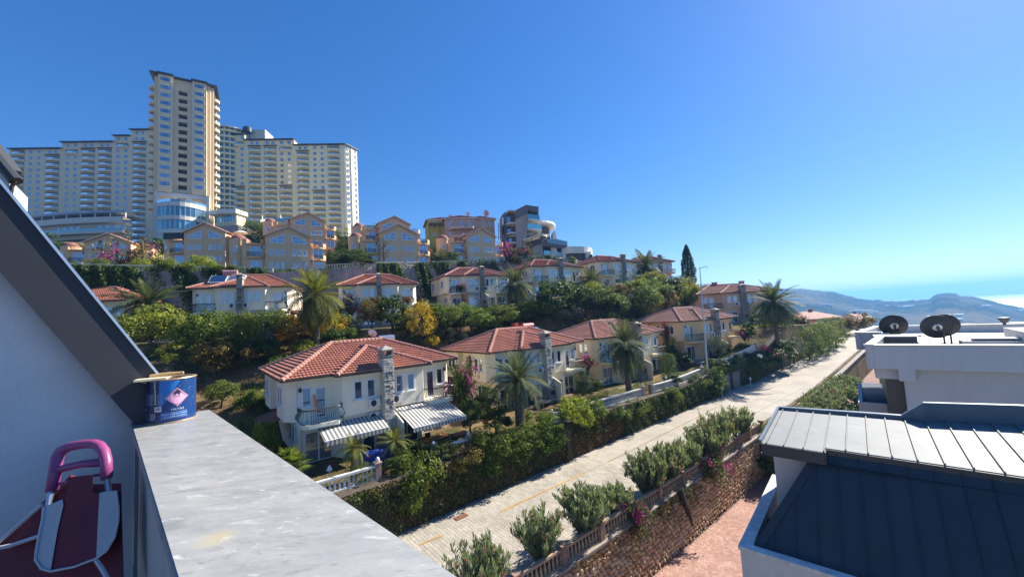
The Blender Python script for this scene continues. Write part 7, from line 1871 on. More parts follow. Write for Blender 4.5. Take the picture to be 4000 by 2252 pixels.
T = [  # kind, u, v(base), D, width, height, label, group
 ('lime', 590, 1345, 37, 4.6, 3.3, 'big lime green shrub in front of the feathery palm by the roof edge', OG),
 ('green', 790, 1320, 42, 4.2, 2.7, 'bright green shrub hiding the lower left of the villa with solar panels', OG),
 ('citrus', 785, 1408, 35, 4.0, 3.9, 'leafy citrus tree with a bare trunk below the villa with solar panels', OG),
 ('citrus', 920, 1330, 41, 3.4, 2.6, 'dark shrub before the sliding door of the villa with solar panels', OG),
 ('green', 1050, 1345, 39, 4.2, 2.9, 'rounded green shrub before the retracted awning of the solar panel villa', OG),
 ('lime', 965, 1425, 32.5, 1.9, 3.8, 'tall thin yellow green shrub standing in the orchard', OG),
 ('olive', 1012, 1420, 33.5, 2.3, 3.0, 'grey leaved olive tree beside the tall yellow green shrub', OG),
 ('bronze', 845, 1490, 30, 3.0, 2.9, 'small fruit tree with pale leaves and a short trunk above the red hedge', OG),
 ('sparse', 705, 1460, 31, 2.6, 2.4, 'little thin fruit tree right above the paint tin', OG),
 ('bronze', 915, 1470, 31, 2.6, 2.8, 'bronze leaved orchard tree next to the tall yellow shrub', OG),
 ('yellow', 1165, 1368, 36, 3.9, 3.2, 'autumn yellow tree behind the ridge of the lowest villa, wider one', OG),
 ('yellow', 1285, 1352, 37.5, 3.2, 3.3, 'autumn yellow tree next to a clipped green ball', OG),
 ('yellow', 1648, 1362, 36.5, 2.5, 4.3, 'tall golden tree behind the white dish and boiler', OG),
 ('yellow', 1690, 1375, 36, 1.3, 1.5, 'small golden seedling near the golden tree', OG),
 ('green', 1215, 1300, 42, 2.8, 2.4, 'green shrub under the fan of the upper date palm', OG),
 ('green', 1300, 1290, 42.5, 3.0, 2.6, 'green shrub just beyond the upper date palm trunk', OG),
 ('clipped', 1376, 1312, 41, 2.0, 1.5, 'small clipped green ball in front of the villa terrace', OG),
 ('bronze', 1452, 1300, 45, 2.9, 3.6, 'brownish tree before the villa between two palms', OG),
 ('dark', 1535, 1300, 45, 3.4, 4.0, 'dense dark green tree before the chimney of the villa between two palms', OG),
 ('citrus', 1592, 1318, 44, 2.6, 2.2, 'low citrus bush left of the golden tree top', OG),
 ('citrus', 1735, 1325, 44, 4.1, 3.5, 'citrus tree below the villa with bougainvillea, first of three in a row', OG),
 ('citrus', 1850, 1318, 46, 3.9, 3.3, 'citrus tree below the villa with bougainvillea, middle of three in a row', OG),
 ('citrus', 1965, 1300, 48, 4.3, 3.1, 'citrus tree below the villa with bougainvillea, last of three in a row', OG),
 ('citrus', 2070, 1275, 50, 3.6, 2.7, 'citrus bush below the short white railing with a palm', OG),
 ('olive', 1780, 1345, 39, 2.2, 1.2, 'low grey bush on the dry orchard slope', OG),
 ('olive', 1905, 1325, 41, 2.2, 1.2, 'second low grey bush on the dry orchard slope, above the red tank', OG),
 ('dark', 2170, 1262, 54, 5.4, 5.6, 'large dark tree below the cream villa under the modern building', SG),
 ('dark', 2285, 1245, 54, 4.2, 4.3, 'dark tree next to the grey olive, above the pale yellow villa', SG),
 ('olive', 2225, 1275, 48, 4.4, 2.9, 'grey olive bush above the red tank on the ridge', SG),
 ('citrus', 2360, 1235, 57, 4.0, 3.8, 'yellow tinged tree behind the tall date palm crown', SG),
 ('citrus', 2105, 1262, 52, 3.6, 2.8, 'green bush below the terrace of the villa under the modern building', SG),
 ('lime', 2320, 1160, 63, 3.4, 2.3, 'lime shrub below the coolers of the last white villa', SG),
 ('bronze', 2405, 1165, 65, 3.6, 2.3, 'reddish shrub on the terrace of the last white villa', SG),
 ('green', 2520, 1235, 57, 4.6, 4.0, 'bright green tree to the right of the tall date palm', SG),
 ('bronze', 2600, 1225, 60, 4.0, 3.0, 'orange tinted tree above the roof of the orange sided villa', SG),
 ('lime', 2688, 1205, 63, 4.0, 4.4, 'yellow green tree beside the mast below the cypress', SG),
 ('olive', 2445, 1205, 60, 3.2, 2.4, 'pale leaved bush under the reddish shrub', SG),
 ('green', 2560, 1165, 68, 4.4, 3.6, 'green tree below the small peach villa', SG),
 ('green', 2470, 1150, 72, 4.4, 2.6, 'green shrub beside the last white villa', SG),
 ('lime', 2545, 1110, 82, 5.0, 3.0, 'lime shrub under the feathery palms of the small peach villa', SG),
 ('olive', 2640, 1130, 80, 5.4, 3.0, 'grey green bush right of the small peach villa', SG),
 ('olive', 2740, 1160, 84, 5.0, 3.0, 'grey green bush beyond the cypress, above the mast base', SG),
 ('sparse', 2790, 1130, 100, 5.0, 3.2, 'thin pale tree on the skyline between cypress and pink villa', SG),
 ('dark', 2620, 1160, 70, 3.8, 3.2, 'dark shrub behind the lime tree below the cypress', SG),
 ('green', 2400, 1240, 52, 3.6, 3.0, 'green shrub behind the tall date palm trunk', SG),
 ('green', 2260, 1195, 62, 3.2, 2.4, 'green shrub on the terrace edge before the coolers', SG),
 ('dark', 130, 880, 112, 13.0, 8.5, 'big dark tree below the shaded hotel wing by the roof edge', HG),
 ('dark', 245, 905, 108, 10.0, 6.5, 'dark tree below the curved pavilion, next to the big one', HG),
 ('green', 215, 1010, 84, 7.0, 6.2, 'feathery green tree beside the dark sloping roof edge, below the pavilion', HG),
 ('lime', 632, 1075, 70, 5.6, 4.9, 'round sunlit bush between the first two orange houses', HG),
 ('lime', 790, 1068, 71, 5.4, 4.7, 'round sunlit bush in front of the second orange house', HG),
 ('dark', 640, 990, 92, 6.5, 6.0, 'dark tree left of the black awning terrace', HG),
 ('green', 590, 930, 104, 6.0, 4.5, 'green tree before the hotel tower foot', HG),
 ('green', 430, 1095, 64, 6.0, 2.2, 'low hedge bush before the first orange house', HG),
 ('green', 330, 1090, 62, 6.0, 2.6, 'low hedge bush by the sloping roof edge below the first orange house', HG),
 ('dark', 520, 1100, 63, 4.5, 2.2, 'dark low bush on the terrace under the bougainvillea', HG),
 ('green', 690, 1100, 62, 6.0, 2.4, 'low green bush on the terrace between the sunlit bushes', HG),
 ('green', 870, 1095, 62, 5.0, 1.8, 'low green bush at the foot of the third orange house', HG),
 ('bronze', 890, 1045, 72, 3.8, 2.6, 'reddish bush with pale flowers below the round pink dome', HG),
 ('green', 1000, 895, 128, 9.0, 6.0, 'green tree under the pool terrace wall', HG),
 ('lime', 1065, 890, 126, 8.0, 6.5, 'light green tree under the pool terrace, beside the gabled roof', HG),
 ('dark', 940, 900, 122, 7.0, 4.5, 'dark bush below the glass pavilion', HG),
 ('dark', 1310, 895, 122, 10.0, 5.0, 'dark hedge tree below the end of the yellow hotel wing', HG),
 ('dark', 1400, 920, 118, 8.0, 5.0, 'dark tree on the slope before the thin skyline trees', HG),
 ('dark', 1240, 880, 135, 9.0, 5.0, 'dark tree at the foot of the yellow hotel wing', HG),
 ('bronze', 1290, 945, 100, 5.0, 7.0, 'rust coloured creeper covered tree by the orange house corner', HG),
 ('green', 1355, 985, 96, 6.0, 6.5, 'green tree between the orange houses', HG),
 ('dark', 1385, 1060, 80, 7.0, 5.0, 'dark bush left of the two stacked orange houses', HG),
 ('dark', 1330, 1050, 84, 6.5, 6.0, 'dark tree between the third orange house and the stacked pair', HG),
 ('dark', 1420, 1085, 74, 5.5, 3.2, 'dark bush at the corner of the bare concrete wall', HG),
 ('dark', 1715, 975, 106, 6.0, 7.0, 'dark conifer in front of the yellow green house', HG),
 ('green', 1695, 1020, 94, 5.0, 4.0, 'green bush right of the two stacked orange houses', HG),
 ('dark', 1765, 1030, 92, 5.0, 4.0, 'dark bush under the small palm on the terrace', HG),
 ('bronze', 1680, 925, 104, 5.0, 4.6, 'red leaved bush between the stacked house and the yellow green house', HG),
 ('green', 1855, 930, 110, 3.6, 3.0, 'potted looking green bush on the balcony of the mauve house', HG),
 ('olive', 1935, 1080, 82, 3.6, 2.6, 'grey bush on the bare concrete wall above the villa with bougainvillea', HG),
 ('green', 2010, 1060, 84, 4.0, 3.4, 'green bush under the pink bougainvillea by the modern building', HG),
 ('sparse', 1440, 880, 150, 12.0, 9.5, 'thin flat topped tree against the sky beside the hotel', HG),
 ('sparse', 1500, 885, 150, 10.0, 10.0, 'thin flat topped tree against the sky above the stacked houses', HG),
 ('sparse', 1375, 880, 150, 9.0, 7.5, 'thin flat topped tree right at the hotel corner', HG),
 ('sparse', 1170, 870, 140, 9.0, 5.0, 'thin light green tree before the yellow wing', HG),
]
for k, u, v, D, w, h, lab, g in T:
    f = 1.22 if g != HG else 1.0; plant(k, u, v, D, w * f, h * f, lab, g)
# the rest of the orchard and hillside gardens
ADJ = {'citrus': 'glossy citrus tree', 'green': 'fresh green shrub', 'lime': 'yellow green shrub', 'olive': 'silvery olive bush', 'bronze': 'bronze tinged bush', 'dark': 'deep green bush', 'yellow': 'golden leaved bush'}
ORD = ('nearest its chimney line', 'second along the slope', 'third along the slope', 'fourth along the slope', 'fifth along the slope', 'sixth along the slope', 'seventh along the slope', 'eighth along the slope', 'ninth along the slope', 'tenth along the slope', 'eleventh along the slope', 'last along the slope')
def fill(where, s0, s1, f0, f1, kinds, n, wmin, wmax, grp, seed):
    r = random.Random(seed); cnt = {}
    for i in range(n):
        s_ = s0 + (s1 - s0) * (i + r.uniform(.1, .9)) / n; t_ = f0(s_) + (f1(s_) - f0(s_)) * r.random(); k = r.choice(kinds); c = cnt[k] = cnt.get(k, -1) + 1; w = r.uniform(wmin, wmax); p = su(s_, t_)
        plant(k, 0, 0, 0, w, w * r.uniform(.75, .95), ADJ[k] + ' ' + where + ', ' + ORD[min(c, 11)], grp, xy=(p.x, p.y))
fill('on the bank behind the lowest villa', -9, 10, lambda s: 15.5, lambda s: 20, ('citrus', 'green', 'lime', 'bronze'), 11, 2.6, 4.0, OG, 1)
fill('under the villa with solar panels', -11, 4, lambda s: 21.5, lambda s: row2_t(s) - 1.5, ('green', 'lime', 'citrus', 'dark'), 9, 2.4, 3.6, OG, 2)
fill('on the bank behind the pale yellow villa', 10, 28, lambda s: 15.5, lambda s: 20, ('citrus', 'olive', 'dark', 'green'), 10, 2.4, 3.8, OG, 3)
fill('under the villa with red bougainvillea', 14, 34, lambda s: 21, lambda s: row2_t(s) - 1.5, ('citrus', 'green', 'dark', 'olive'), 11, 2.8, 4.2, SG, 4)
fill('on the bank behind the tall date palm villa', 28, 46, lambda s: 15, lambda s: 18.5, ('dark', 'green', 'citrus', 'bronze'), 12, 3.0, 4.6, SG, 5)
fill('on the bank behind the orange sided villa', 46, 62, lambda s: 14.5, lambda s: row2_t(s) - .5, ('green', 'lime', 'bronze', 'dark'), 11, 3.2, 4.8, SG, 6)
fill('on the terrace edge below the first orange house', -40, -12, lambda s: row3_t(s) + 1.0, lambda s: row3_t(s) + 4, ('green', 'dark', 'lime', 'citrus'), 9, 2.0, 3.2, HG, 7)
fill('on the slope below the hotel wing', -45, 0, lambda s: row3_back(s) + 8, lambda s: row3_back(s) + 40, ('dark', 'green', 'dark'), 14, 6.0, 10.0, HG, 8)
fill('on the slope below the yellow hotel wing', 2, 45, lambda s: row3_back(s) + 10, lambda s: row3_back(s) + 40, ('dark', 'green', 'citrus'), 14, 6.0, 10.0, HG, 9)
# bushes standing on the street wall (s, t from the street edge)
W = [('green', .6, .3, 3.0, 3.7, 'large rounded bush spilling over the wall beside the white balustrade', -12.0),
 ('bronze', 4.0, .5, 2.5, 2.0, 'bronze yellow bush on the wall past the garden lamp', None), ('green', 6.5, .6, 2.8, 2.4, 'green creeper bush tumbling over the wall before the wide palm', None),
 ('citrus', 9.3, .4, 2.9, 2.2, 'yellow green bush on the wall below the wide palm trunk', None), ('green', 11.6, .7, 2.8, 1.9, 'leafy bush next to the wide palm trunk', None),
 ('green', 12.5, .3, 2.6, 1.8, 'drooping leafy bush over the dark wall', None), ('lime', 15.6, .2, 2.8, 3.2, 'pale rounded bush hanging over the dry creeper wall', -10.6), ('green', 18.2, .6, 2.6, 2.2, 'green bush beside the pale rounded bush', None),
 ('green', 22.0, .4, 2.2, 1.7, 'green bush before the tall date palm, nearer of two', None), ('green', 25.0, .4, 2.4, 1.8, 'green bush before the tall date palm, farther of two', None),
 ('citrus', 31.5, .2, 2.2, 2.4, 'citrus green bush on the wall past the palm', None), ('green', 38.5, .5, 2.6, 1.8, 'bright bush by the topiary before the orange sided villa', None),
 ('clipped', 42.0, .2, 3.0, 3.0, 'dense ivy covered mound on the wall by the garage doors', None), ('dark', 44.5, .6, 2.8, 2.2, 'dark mound above the garage doors', None),
 ('dark', 54, 0, 3.6, 3.0, 'dark hedge bush on the wall under the far palm', -10.4), ('dark', 58, -.2, 3.6, 3.0, 'dark hedge bush under the magenta spray', -10.4), ('olive', 66, -.6, 3.0, 3.2, 'grey leaved bush in the hedge beyond the magenta spray', -9.8),
 ('clipped', 71, -1.0, 3.4, 4.0, 'clipped green mound, first in the hedge row at the top of the street', -9.9), ('clipped', 76, -1.2, 3.6, 4.2, 'clipped green mound, second in the hedge row at the top of the street', -9.4), ('clipped', 81.5, -1.2, 3.6, 4.2, 'clipped green mound, third in the hedge row at the top of the street', -9.0), ('clipped', 87, -1.2, 3.6, 3.8, 'clipped green mound, last in the hedge row at the top of the street', -8.6),
 ('dark', 62, -.4, 3.4, 3.2, 'dark hedge bush by the far palm trunk', -10.2), ('green', 68, 2.5, 3.0, 2.4, 'sunlit shrub on the lawn behind the hedge', None), ('bronze', 106, -2.0, 4.5, 4.5, 'twiggy shrub where the street reaches the crest', None),
 ('dark', 112, -6.0, 5.0, 2.6, 'dark bush at the street end beside the low house', None), ('green', 118, -12, 7, 4.5, 'tree behind the black dishes, first', None), ('green', 122, -16, 8, 4.5, 'tree showing between the black dishes', None),
 ('green', 49.5, .7, 2.4, 1.6, 'low green shrub at the foot of the metal mast', None), ('dark', 34.5, 1.4, 2.0, 1.5, 'low round shrub in the yellow villa garden', None), ('clipped', 28.0, 1.9, 1.7, 1.2, 'flat clipped shrub at the palm foot', None), ('clipped', 30.2, 2.0, 1.5, 1.1, 'flat clipped shrub by the garden lamp and topiary', None)]
for k, s_, t_, w, h, lab, zz_ in W:
    p = su(s_, t_ + street_l(s_)); f = 1.25 if s_ < 60 else 1.5; plant(k, 0, 0, 0, w * f, h * (f - .08), lab, WG, xy=(p.x, p.y), z=zz_)
# garden plants of the lowest villas, given in the villa's own frame
for v_, k, x, y, w, h, lab in ((v1, 'clipped', -3.6, -4.0, 1.7, 1.2, 'low round shrub by the marble ledge in the shaded garden'), (v1, 'dark', -1.4, -3.9, 1.5, 1.0, 'dark low shrub behind the small palm'), (v1, 'green', -.4, -2.9, 1.6, 1.2, 'green clipped shrub right of the small palm'),
    (v1, 'dark', .6, -2.6, 2.0, 1.3, 'dark clipped shrub under the stone chimney'), (v1, 'dark', 1.8, -4.4, 2.4, 1.4, 'dark leafy shrub in front of the orange table'), (v1, 'dark', 7.0, -1.5, 2.6, 3.2, 'dark shrub below the magenta bougainvillea'), (v1, 'dark', 8.6, -3.0, 2.6, 2.4, 'dark shrub between the two lowest villas'),
    (v1, 'green', 7.0, -4.6, 2.4, 1.9, 'light green shrub left of the wide palm'), (v2, 'dark', -8.4, 0, 2.6, 3.2, 'dark tall shrub at the corner of the pale yellow villa'), (v2, 'dark', 7.6, -.6, 2.2, 1.6, 'dark clipped hedge piece between the yellow villas'), (v2, 'clipped', 5.2, -3.6, 1.6, 1.2, 'small round shrub on the terrace of the pale yellow villa'),
    (v3, 'dark', 8.6, -1.4, 2.8, 2.4, 'dark hedge shrub at the end of the yellow villa'), (v4, 'olive', -3.4, -2.2, 3.0, 4.6, 'tall grey green shrub before the balcony of the orange sided villa'), (v4, 'dark', -1.6, -2.0, 2.6, 3.0, 'dark shrub in front of the orange sided villa'), (v4, 'dark', 8.6, -.4, 2.8, 3.4, 'dark tree by the far corner of the orange sided villa'),
    (v4, 'green', -8.0, 2.5, 2.6, 5.0, 'leafy tree against the side of the orange sided villa'), (v5, 'dark', 2.4, -6.5, 4.0, 3.4, 'dark bush below the far palm'), (v5, 'dark', -1.0, -5.5, 3.4, 2.8, 'dark bush between the orange and the pink villa'), (v1, 'lime', -8.2, 3.0, 2.0, 3.4, 'pale leaved shrub by the porch roof at the marble corner'), (v1, 'sparse', -9.6, 5.0, 2.2, 3.4, 'thin sapling against the reddish slope')):
    p = on(v_, x, y, 0); plant(k, 0, 0, 0, w, h, lab, 'garden shrubs of the street villas', xy=(p.x, p.y))
# ---- clipped column topiaries and the cypress
def column_tree(x, y, z, w, h, label, mat, nm='topiary', grp=None, taper=.35, n=5200, ls=.08):
    r = vr_; zz_ = r.uniform(0, 1, n); prof = np.minimum(1, (1 - zz_) / taper) ** .6 * np.minimum(1, .55 + zz_ * 3); a = r.uniform(0, 2 * math.pi, n); q = r.uniform(.55, 1.0, n) ** .5
    lob = 1 + .12 * np.sin(a * 5 + zz_ * 9) + .08 * np.sin(a * 3 - zz_ * 23); rr = prof * q * lob * w / 2
    P_ = np.stack([rr * np.cos(a), rr * np.sin(a), .15 + zz_ * (h - .2)], 1); D_ = np.stack([np.cos(a), np.sin(a), np.full(n, .5)], 1)
    o = empty(nm, (x, y, z), 0, label, 'cypress' if nm == 'cypress' else 'topiary', grp)
    link('crown', leaves_from(P_, D_, ls, .55, mat, 'crown', jit=.5), o); m = MB(); m.tube([(0, 0, -.3), (0, 0, h * .8)], [w * .12, .03], 7); m.build('trunk', BRK, o); return o
p = at(2694, 1115, 92); column_tree(p.x, p.y, p.z - .8, 3.2, 10.8, 'tall dark cypress standing alone against the sky', G2, 'cypress', None, .55, 12000, .26)
for u, v, D, w, h, lab in ((2283, 1590, 38.5, 2.0, 3.7, 'dark clipped column of greenery before the pale yellow villa'), (2612, 1482, 49.5, 2.2, 3.6, 'dark clipped column between the yellow and the orange sided villa'), (2925, 1385, 57, 2.3, 3.0, 'dark clipped block by the far corner balcony of the orange sided villa')):
    p = at(u, v, D); column_tree(p.x, p.y, ground_z(p.x, p.y), w, h, lab, G2, 'topiary', 'clipped columns along the street gardens', .12, 6500, .075)

# ---- palms
def frond_mesh(L, n, leaf, arch, mat, wid=.035, vee=.5, seed=0, name='frond'):
    """feather frond: arching rib along +x with leaflets both sides"""
    r = np.random.default_rng(seed); V_ = []; v = []
    ts = np.linspace(0.14, 1, n)
    for t in ts:
        x = L * t * (1 - .12 * arch * t); z = L * (.28 * t - arch * .62 * t * t); dx, dz = 1 - .24 * arch * t, .28 - 1.24 * arch * t; nn = math.hypot(dx, dz); dx, dz = dx / nn, dz / nn
        l = leaf * (math.sin(math.pi * min(1, t * .8 + .16)) ** .7) * r.uniform(.85, 1.1)
        for sgn in (-1, 1):
            d = np.array([dx * .62, sgn * .72, dz * .62 + vee * .5 - .22 * r.uniform(0, 1)]); d /= np.linalg.norm(d); b = np.array([x, 0, z]); up = np.array([dx, 0, dz]) * wid
            tip = b + d * l + np.array([0, 0, -l * .22]); mid = b + d * l * .5
            V_ += [b - up * .6, mid - up, tip, mid + up]; v.append(np.clip(.45 + .3 * r.normal() * .6 + .1 * t, 0, 1))
    for t0, t1 in zip(np.linspace(0, .95, 9)[:-1], np.linspace(0, .95, 9)[1:]):
        f = lambda t: np.array([L * t * (1 - .12 * arch * t), 0, L * (.28 * t - arch * .62 * t * t)]); w_ = .035 * (1 - t0) + .008
        a, b = f(t0), f(t1); V_ += [a + [0, w_, 0], b + [0, w_ * .8, 0], b - [0, w_ * .8, 0], a - [0, w_, 0]]; v.append(.95)
    return np_mesh(name, np.array(V_), 4, mat, attr=v)
PTR = MAT('palm_trunk_bark', (.16, .12, .085), rough=.95, var=.35, scale=6, fine=.3, fscale=30, bmp=.8, bscale=12)
def palm_trunk(h, r, seed, boss=True):
    m = MB(); m.tube([(0, 0, -.4), (.03, 0, h * .4), (0, .03, h * .8), (0, 0, h)], [r * 1.25, r, r * .95, r * 1.25], 12)
    if boss:                                              # diamond pattern of old leaf bases
        rr = random.Random(seed); n = int(h / .16)
        for i in range(n):
            for k in range(7):
                a = 2 * math.pi * (k + .5 * (i % 2)) / 7; z = .1 + i * .16; q = r * 1.02
                m.obox((q * math.cos(a), q * math.sin(a), z), (-.07 * math.sin(a), .07 * math.cos(a), 0), (.03 * math.cos(a), .03 * math.sin(a), .02), (0.02 * math.cos(a), .02 * math.sin(a), .05))
    for k in range(16):
        a = 2.4 * k; e = (.5 + .3 * (k % 3)); m.tube([(r * .8 * math.cos(a), r * .8 * math.sin(a), h - .25), (r * 1.7 * math.cos(a), r * 1.7 * math.sin(a), h + e * .2)], [.05, .03], 4, cap=False)
    return m.mesh('trunk', [PTR])
FR = {}
def fronds(key, L, n, leaf, mat, wid, vee):
    FR[key] = [frond_mesh(L, n, leaf, a, mat, wid, vee, i) for i, a in enumerate((.25, .55, .85, 1.15))]
fronds('date', 1.0, 34, .24, PALMG, .013, .5); fronds('fresh', 1.0, 34, .25, PALMY, .013, .5); fronds('date2', 1.0, 46, .20, PALMG, .008, .55); fronds('pygmy', 1.0, 26, .24, PALMY, .012, .4)
def palm(u, v, D, th, L, nf, key, tr, label, grp='date palms among the villas', z=None, xy=None, e0=78, e1=-32, dead=0):
    if xy is None:
        D2 = min(max(hit(u, v, D), D * .93), D * 1.1) if z is None else D; p = at(u, v, D2); x, y = p.x, p.y; th *= D2 / D; L *= D2 / D
    else: x, y = xy
    z = ground_z(x, y) if z is None else z
    o = empty('palm_tree', (x, y, z), rng.uniform(0, 6), label, 'palm', grp)
    link('trunk', palm_trunk(th, tr, int(u)), o)
    rr = random.Random(int(u) + 3)
    for i in range(nf):
        f = (i + .5) / nf; el = e0 + (e1 - e0) * f ** .85 + rr.uniform(-7, 7); az = i * 137.5 + rr.uniform(-12, 12)
        k = 0 if el > 55 else 1 if el > 28 else 2 if el > 0 else 3
        q = link('frond', FR[key][k], o, (0, 0, th + .05)); s_ = L * rr.uniform(.85, 1.08) * (.85 if el > 60 else 1)
        q.rotation_euler = (rad(rr.uniform(-14, 14)), -rad(el - 16), rad(az)); q.scale = (s_,) * 3
    return o
palm(2035, 1690, 31.3, 4.1, 3.3, 44, 'date2', .36, 'wide grey green palm with a stout trunk in front of the pale yellow villa', e0=82, e1=-12)
palm(2458, 1545, 44, 5.7, 4.0, 52, 'date2', .30, 'tall date palm with a scaly trunk in front of the yellow villa', e0=84, e1=-48)
palm(3045, 1400, 61.5, 6.4, 4.6, 50, 'date', .30, 'palm beside the pink villa near the top of the street', e0=84, e1=-40, z=-6.6)
palm(585, 1250, 42.5, 4.0, 4.2, 46, 'date', .30, 'feathery palm with a shaggy trunk next to the dark roof edge', e0=80, e1=-38)
palm(1236, 1255, 42.5, 6.9, 4.1, 50, 'fresh', .28, 'sunlit palm between the villa with solar panels and its neighbour', e0=86, e1=-48)
palm(1682, 1225, 51, 2.7, 2.7, 36, 'fresh', .22, 'bright palm left of the villa with bougainvillea', e0=84, e1=-25)
palm(2020, 1205, 60, 3.6, 3.6, 40, 'date', .24, 'palm in front of the cream villa under the modern building', e0=82, e1=-32)
palm(2312, 1130, 70, 2.2, 3.4, 36, 'date', .24, 'short palm before the wall mounted coolers', e0=82, e1=-15)
palm(2528, 1090, 90, 4.6, 5.0, 40, 'date', .28, 'feathery palm in front of the small peach villa', e0=80, e1=-30)
palm(2462, 1075, 97, 3.8, 4.2, 36, 'date', .26, 'feathery palm behind the ridge of the last white villa', e0=80, e1=-25)
palm(1728, 1045, 87, .9, 3.6, 34, 'date', .25, 'low palm on the terrace between the orange houses', e0=84, e1=8)
palm(1383, 1880, 24.3, 1.9, 1.25, 30, 'pygmy', .09, 'small slender palm beside the iron fence in the shaded garden', 'small garden palms', e0=80, e1=-30)
palm(1545, 1810, 26.0, 1.3, 1.35, 30, 'pygmy', .09, 'small bushy palm under the stone chimney', 'small garden palms', e0=84, e1=-10)
palm(2815, 1120, 150, 3.5, 4.0, 26, 'date', .3, 'distant palm top behind the roof of the pink villa', e0=80, e1=-20)
# fan palm by the ledge
def fan_leaf():
    V_ = []; v = []
    for i in range(15):
        a = rad(-105 + 210 * i / 14); d = np.array([math.cos(a), math.sin(a), 0]); s_ = np.array([-d[1], d[0], 0]); L = .62 * (1 - .25 * abs(i - 7) / 7)
        b = np.array([.55, 0, .1]); V_ += [b, b + d * L * .5 + s_ * .045 + [0, 0, .03], b + d * L + [0, 0, -.08], b + d * L * .5 - s_ * .045 + [0, 0, .03]]; v.append(vr_.uniform(.2, .9))
    V_ += [[0, .012, 0], [.55, .012, .1], [.55, -.012, .1], [0, -.012, 0]]; v.append(.9)
    return np_mesh('fan_leaf', np.array(V_, float), 4, G1, attr=v)
FANL = fan_leaf(); p = at(1135, 1850, 24.0)
o = empty('fan_palm', (p.x, p.y, ground_z(p.x, p.y)), 0, 'fan palm bush beside the marble ledge at the villa corner', 'palm')
link('trunk', palm_trunk(.9, .16, 5), o)
for i in range(34):
    q = link('frond', FANL, o, (0, 0, .9)); q.rotation_euler = (rad(rng.uniform(-15, 15)), -rad(75 - i * 2.8), rad(i * 137.5)); q.scale = (rng.uniform(1.0, 1.4),) * 3

# ---- oleanders: upright shoots with narrow leaves and pink flowers
def oleander(seed, n_st=34, flowers=.5):
    r = np.random.default_rng(seed); P_, D_, v = [], [], []; F_ = []; st_m = MB()
    for i in range(n_st):
        a = r.uniform(0, 2 * math.pi); lean = r.uniform(.12, 1.0) ** .8; h = r.uniform(.7, 1.0) * (1 - .25 * lean); R = .75 * lean
        b = np.array([.12 * math.cos(a), .12 * math.sin(a), 0]); e = np.array([R * math.cos(a), R * math.sin(a), h]); mid = b * .4 + e * .45 + np.array([0, 0, .12])
        st_m.tube([b, mid, e], [.012, .008, .003], 3, cap=False)
        m_ = 66
        for t in r.uniform(.22, 1, m_):
            q = (1 - t) ** 2 * b + 2 * t * (1 - t) * mid + t * t * e; q = q + r.normal(0, .022, 3); P_.append(q); an = r.uniform(0, 6.28); D_.append([math.cos(an), math.sin(an), .4]); v.append(.35 + .4 * t + r.normal(0, .16))
        if r.random() < flowers:
            for _ in range(9): F_.append(e + r.normal(0, .025, 3))
    P_, D_ = np.array(P_), np.array(D_)
    # leaves point up and outward along the shoots
    n = len(P_); ax = D_ * .55 + np.array([0, 0, 1.0]) * r.uniform(.2, 1.1, (n, 1)); ax /= np.linalg.norm(ax, axis=1, keepdims=True); sd_ = np.cross(ax, r.normal(0, 1, (n, 3))); sd_ /= np.linalg.norm(sd_, axis=1, keepdims=True)
    L = r.uniform(.075, .145, (n, 1)); V_ = np.stack([P_, P_ + ax * L * .5 + sd_ * L * .13, P_ + ax * L, P_ + ax * L * .5 - sd_ * L * .14], 1).reshape(-1, 3)
    cm = np_mesh('crown', V_, 4, GO, attr=np.clip(v, 0, 1)); fm = leaves_from(np.array(F_), np.tile([0, 0, 1.0], (len(F_), 1)), .034, .9, PINKF, 'flowers') if F_ else None
    return cm, st_m.mesh('stems', [BRK]), fm
OL = [oleander(1, 62, .2), oleander(2, 66, .08), oleander(3, 58, .35)]
def put_oleander(s_, t_, w, h, label, k, z=None):
    w *= 1.25; h *= 1.08
    p = su(s_, t_, street_z(s_) + .05 if z is None else z); o = empty('oleander', p, rng.uniform(0, 6), label, 'oleander', 'oleander bushes along the street balustrade', (w / 1.5, w / 1.5, h))
    c, s2, f = OL[k]; link('stems', s2, o)['kind'] = 'stuff'; link('crown', c, o)
    if f: link('flowers', f, o)['kind'] = 'stuff'
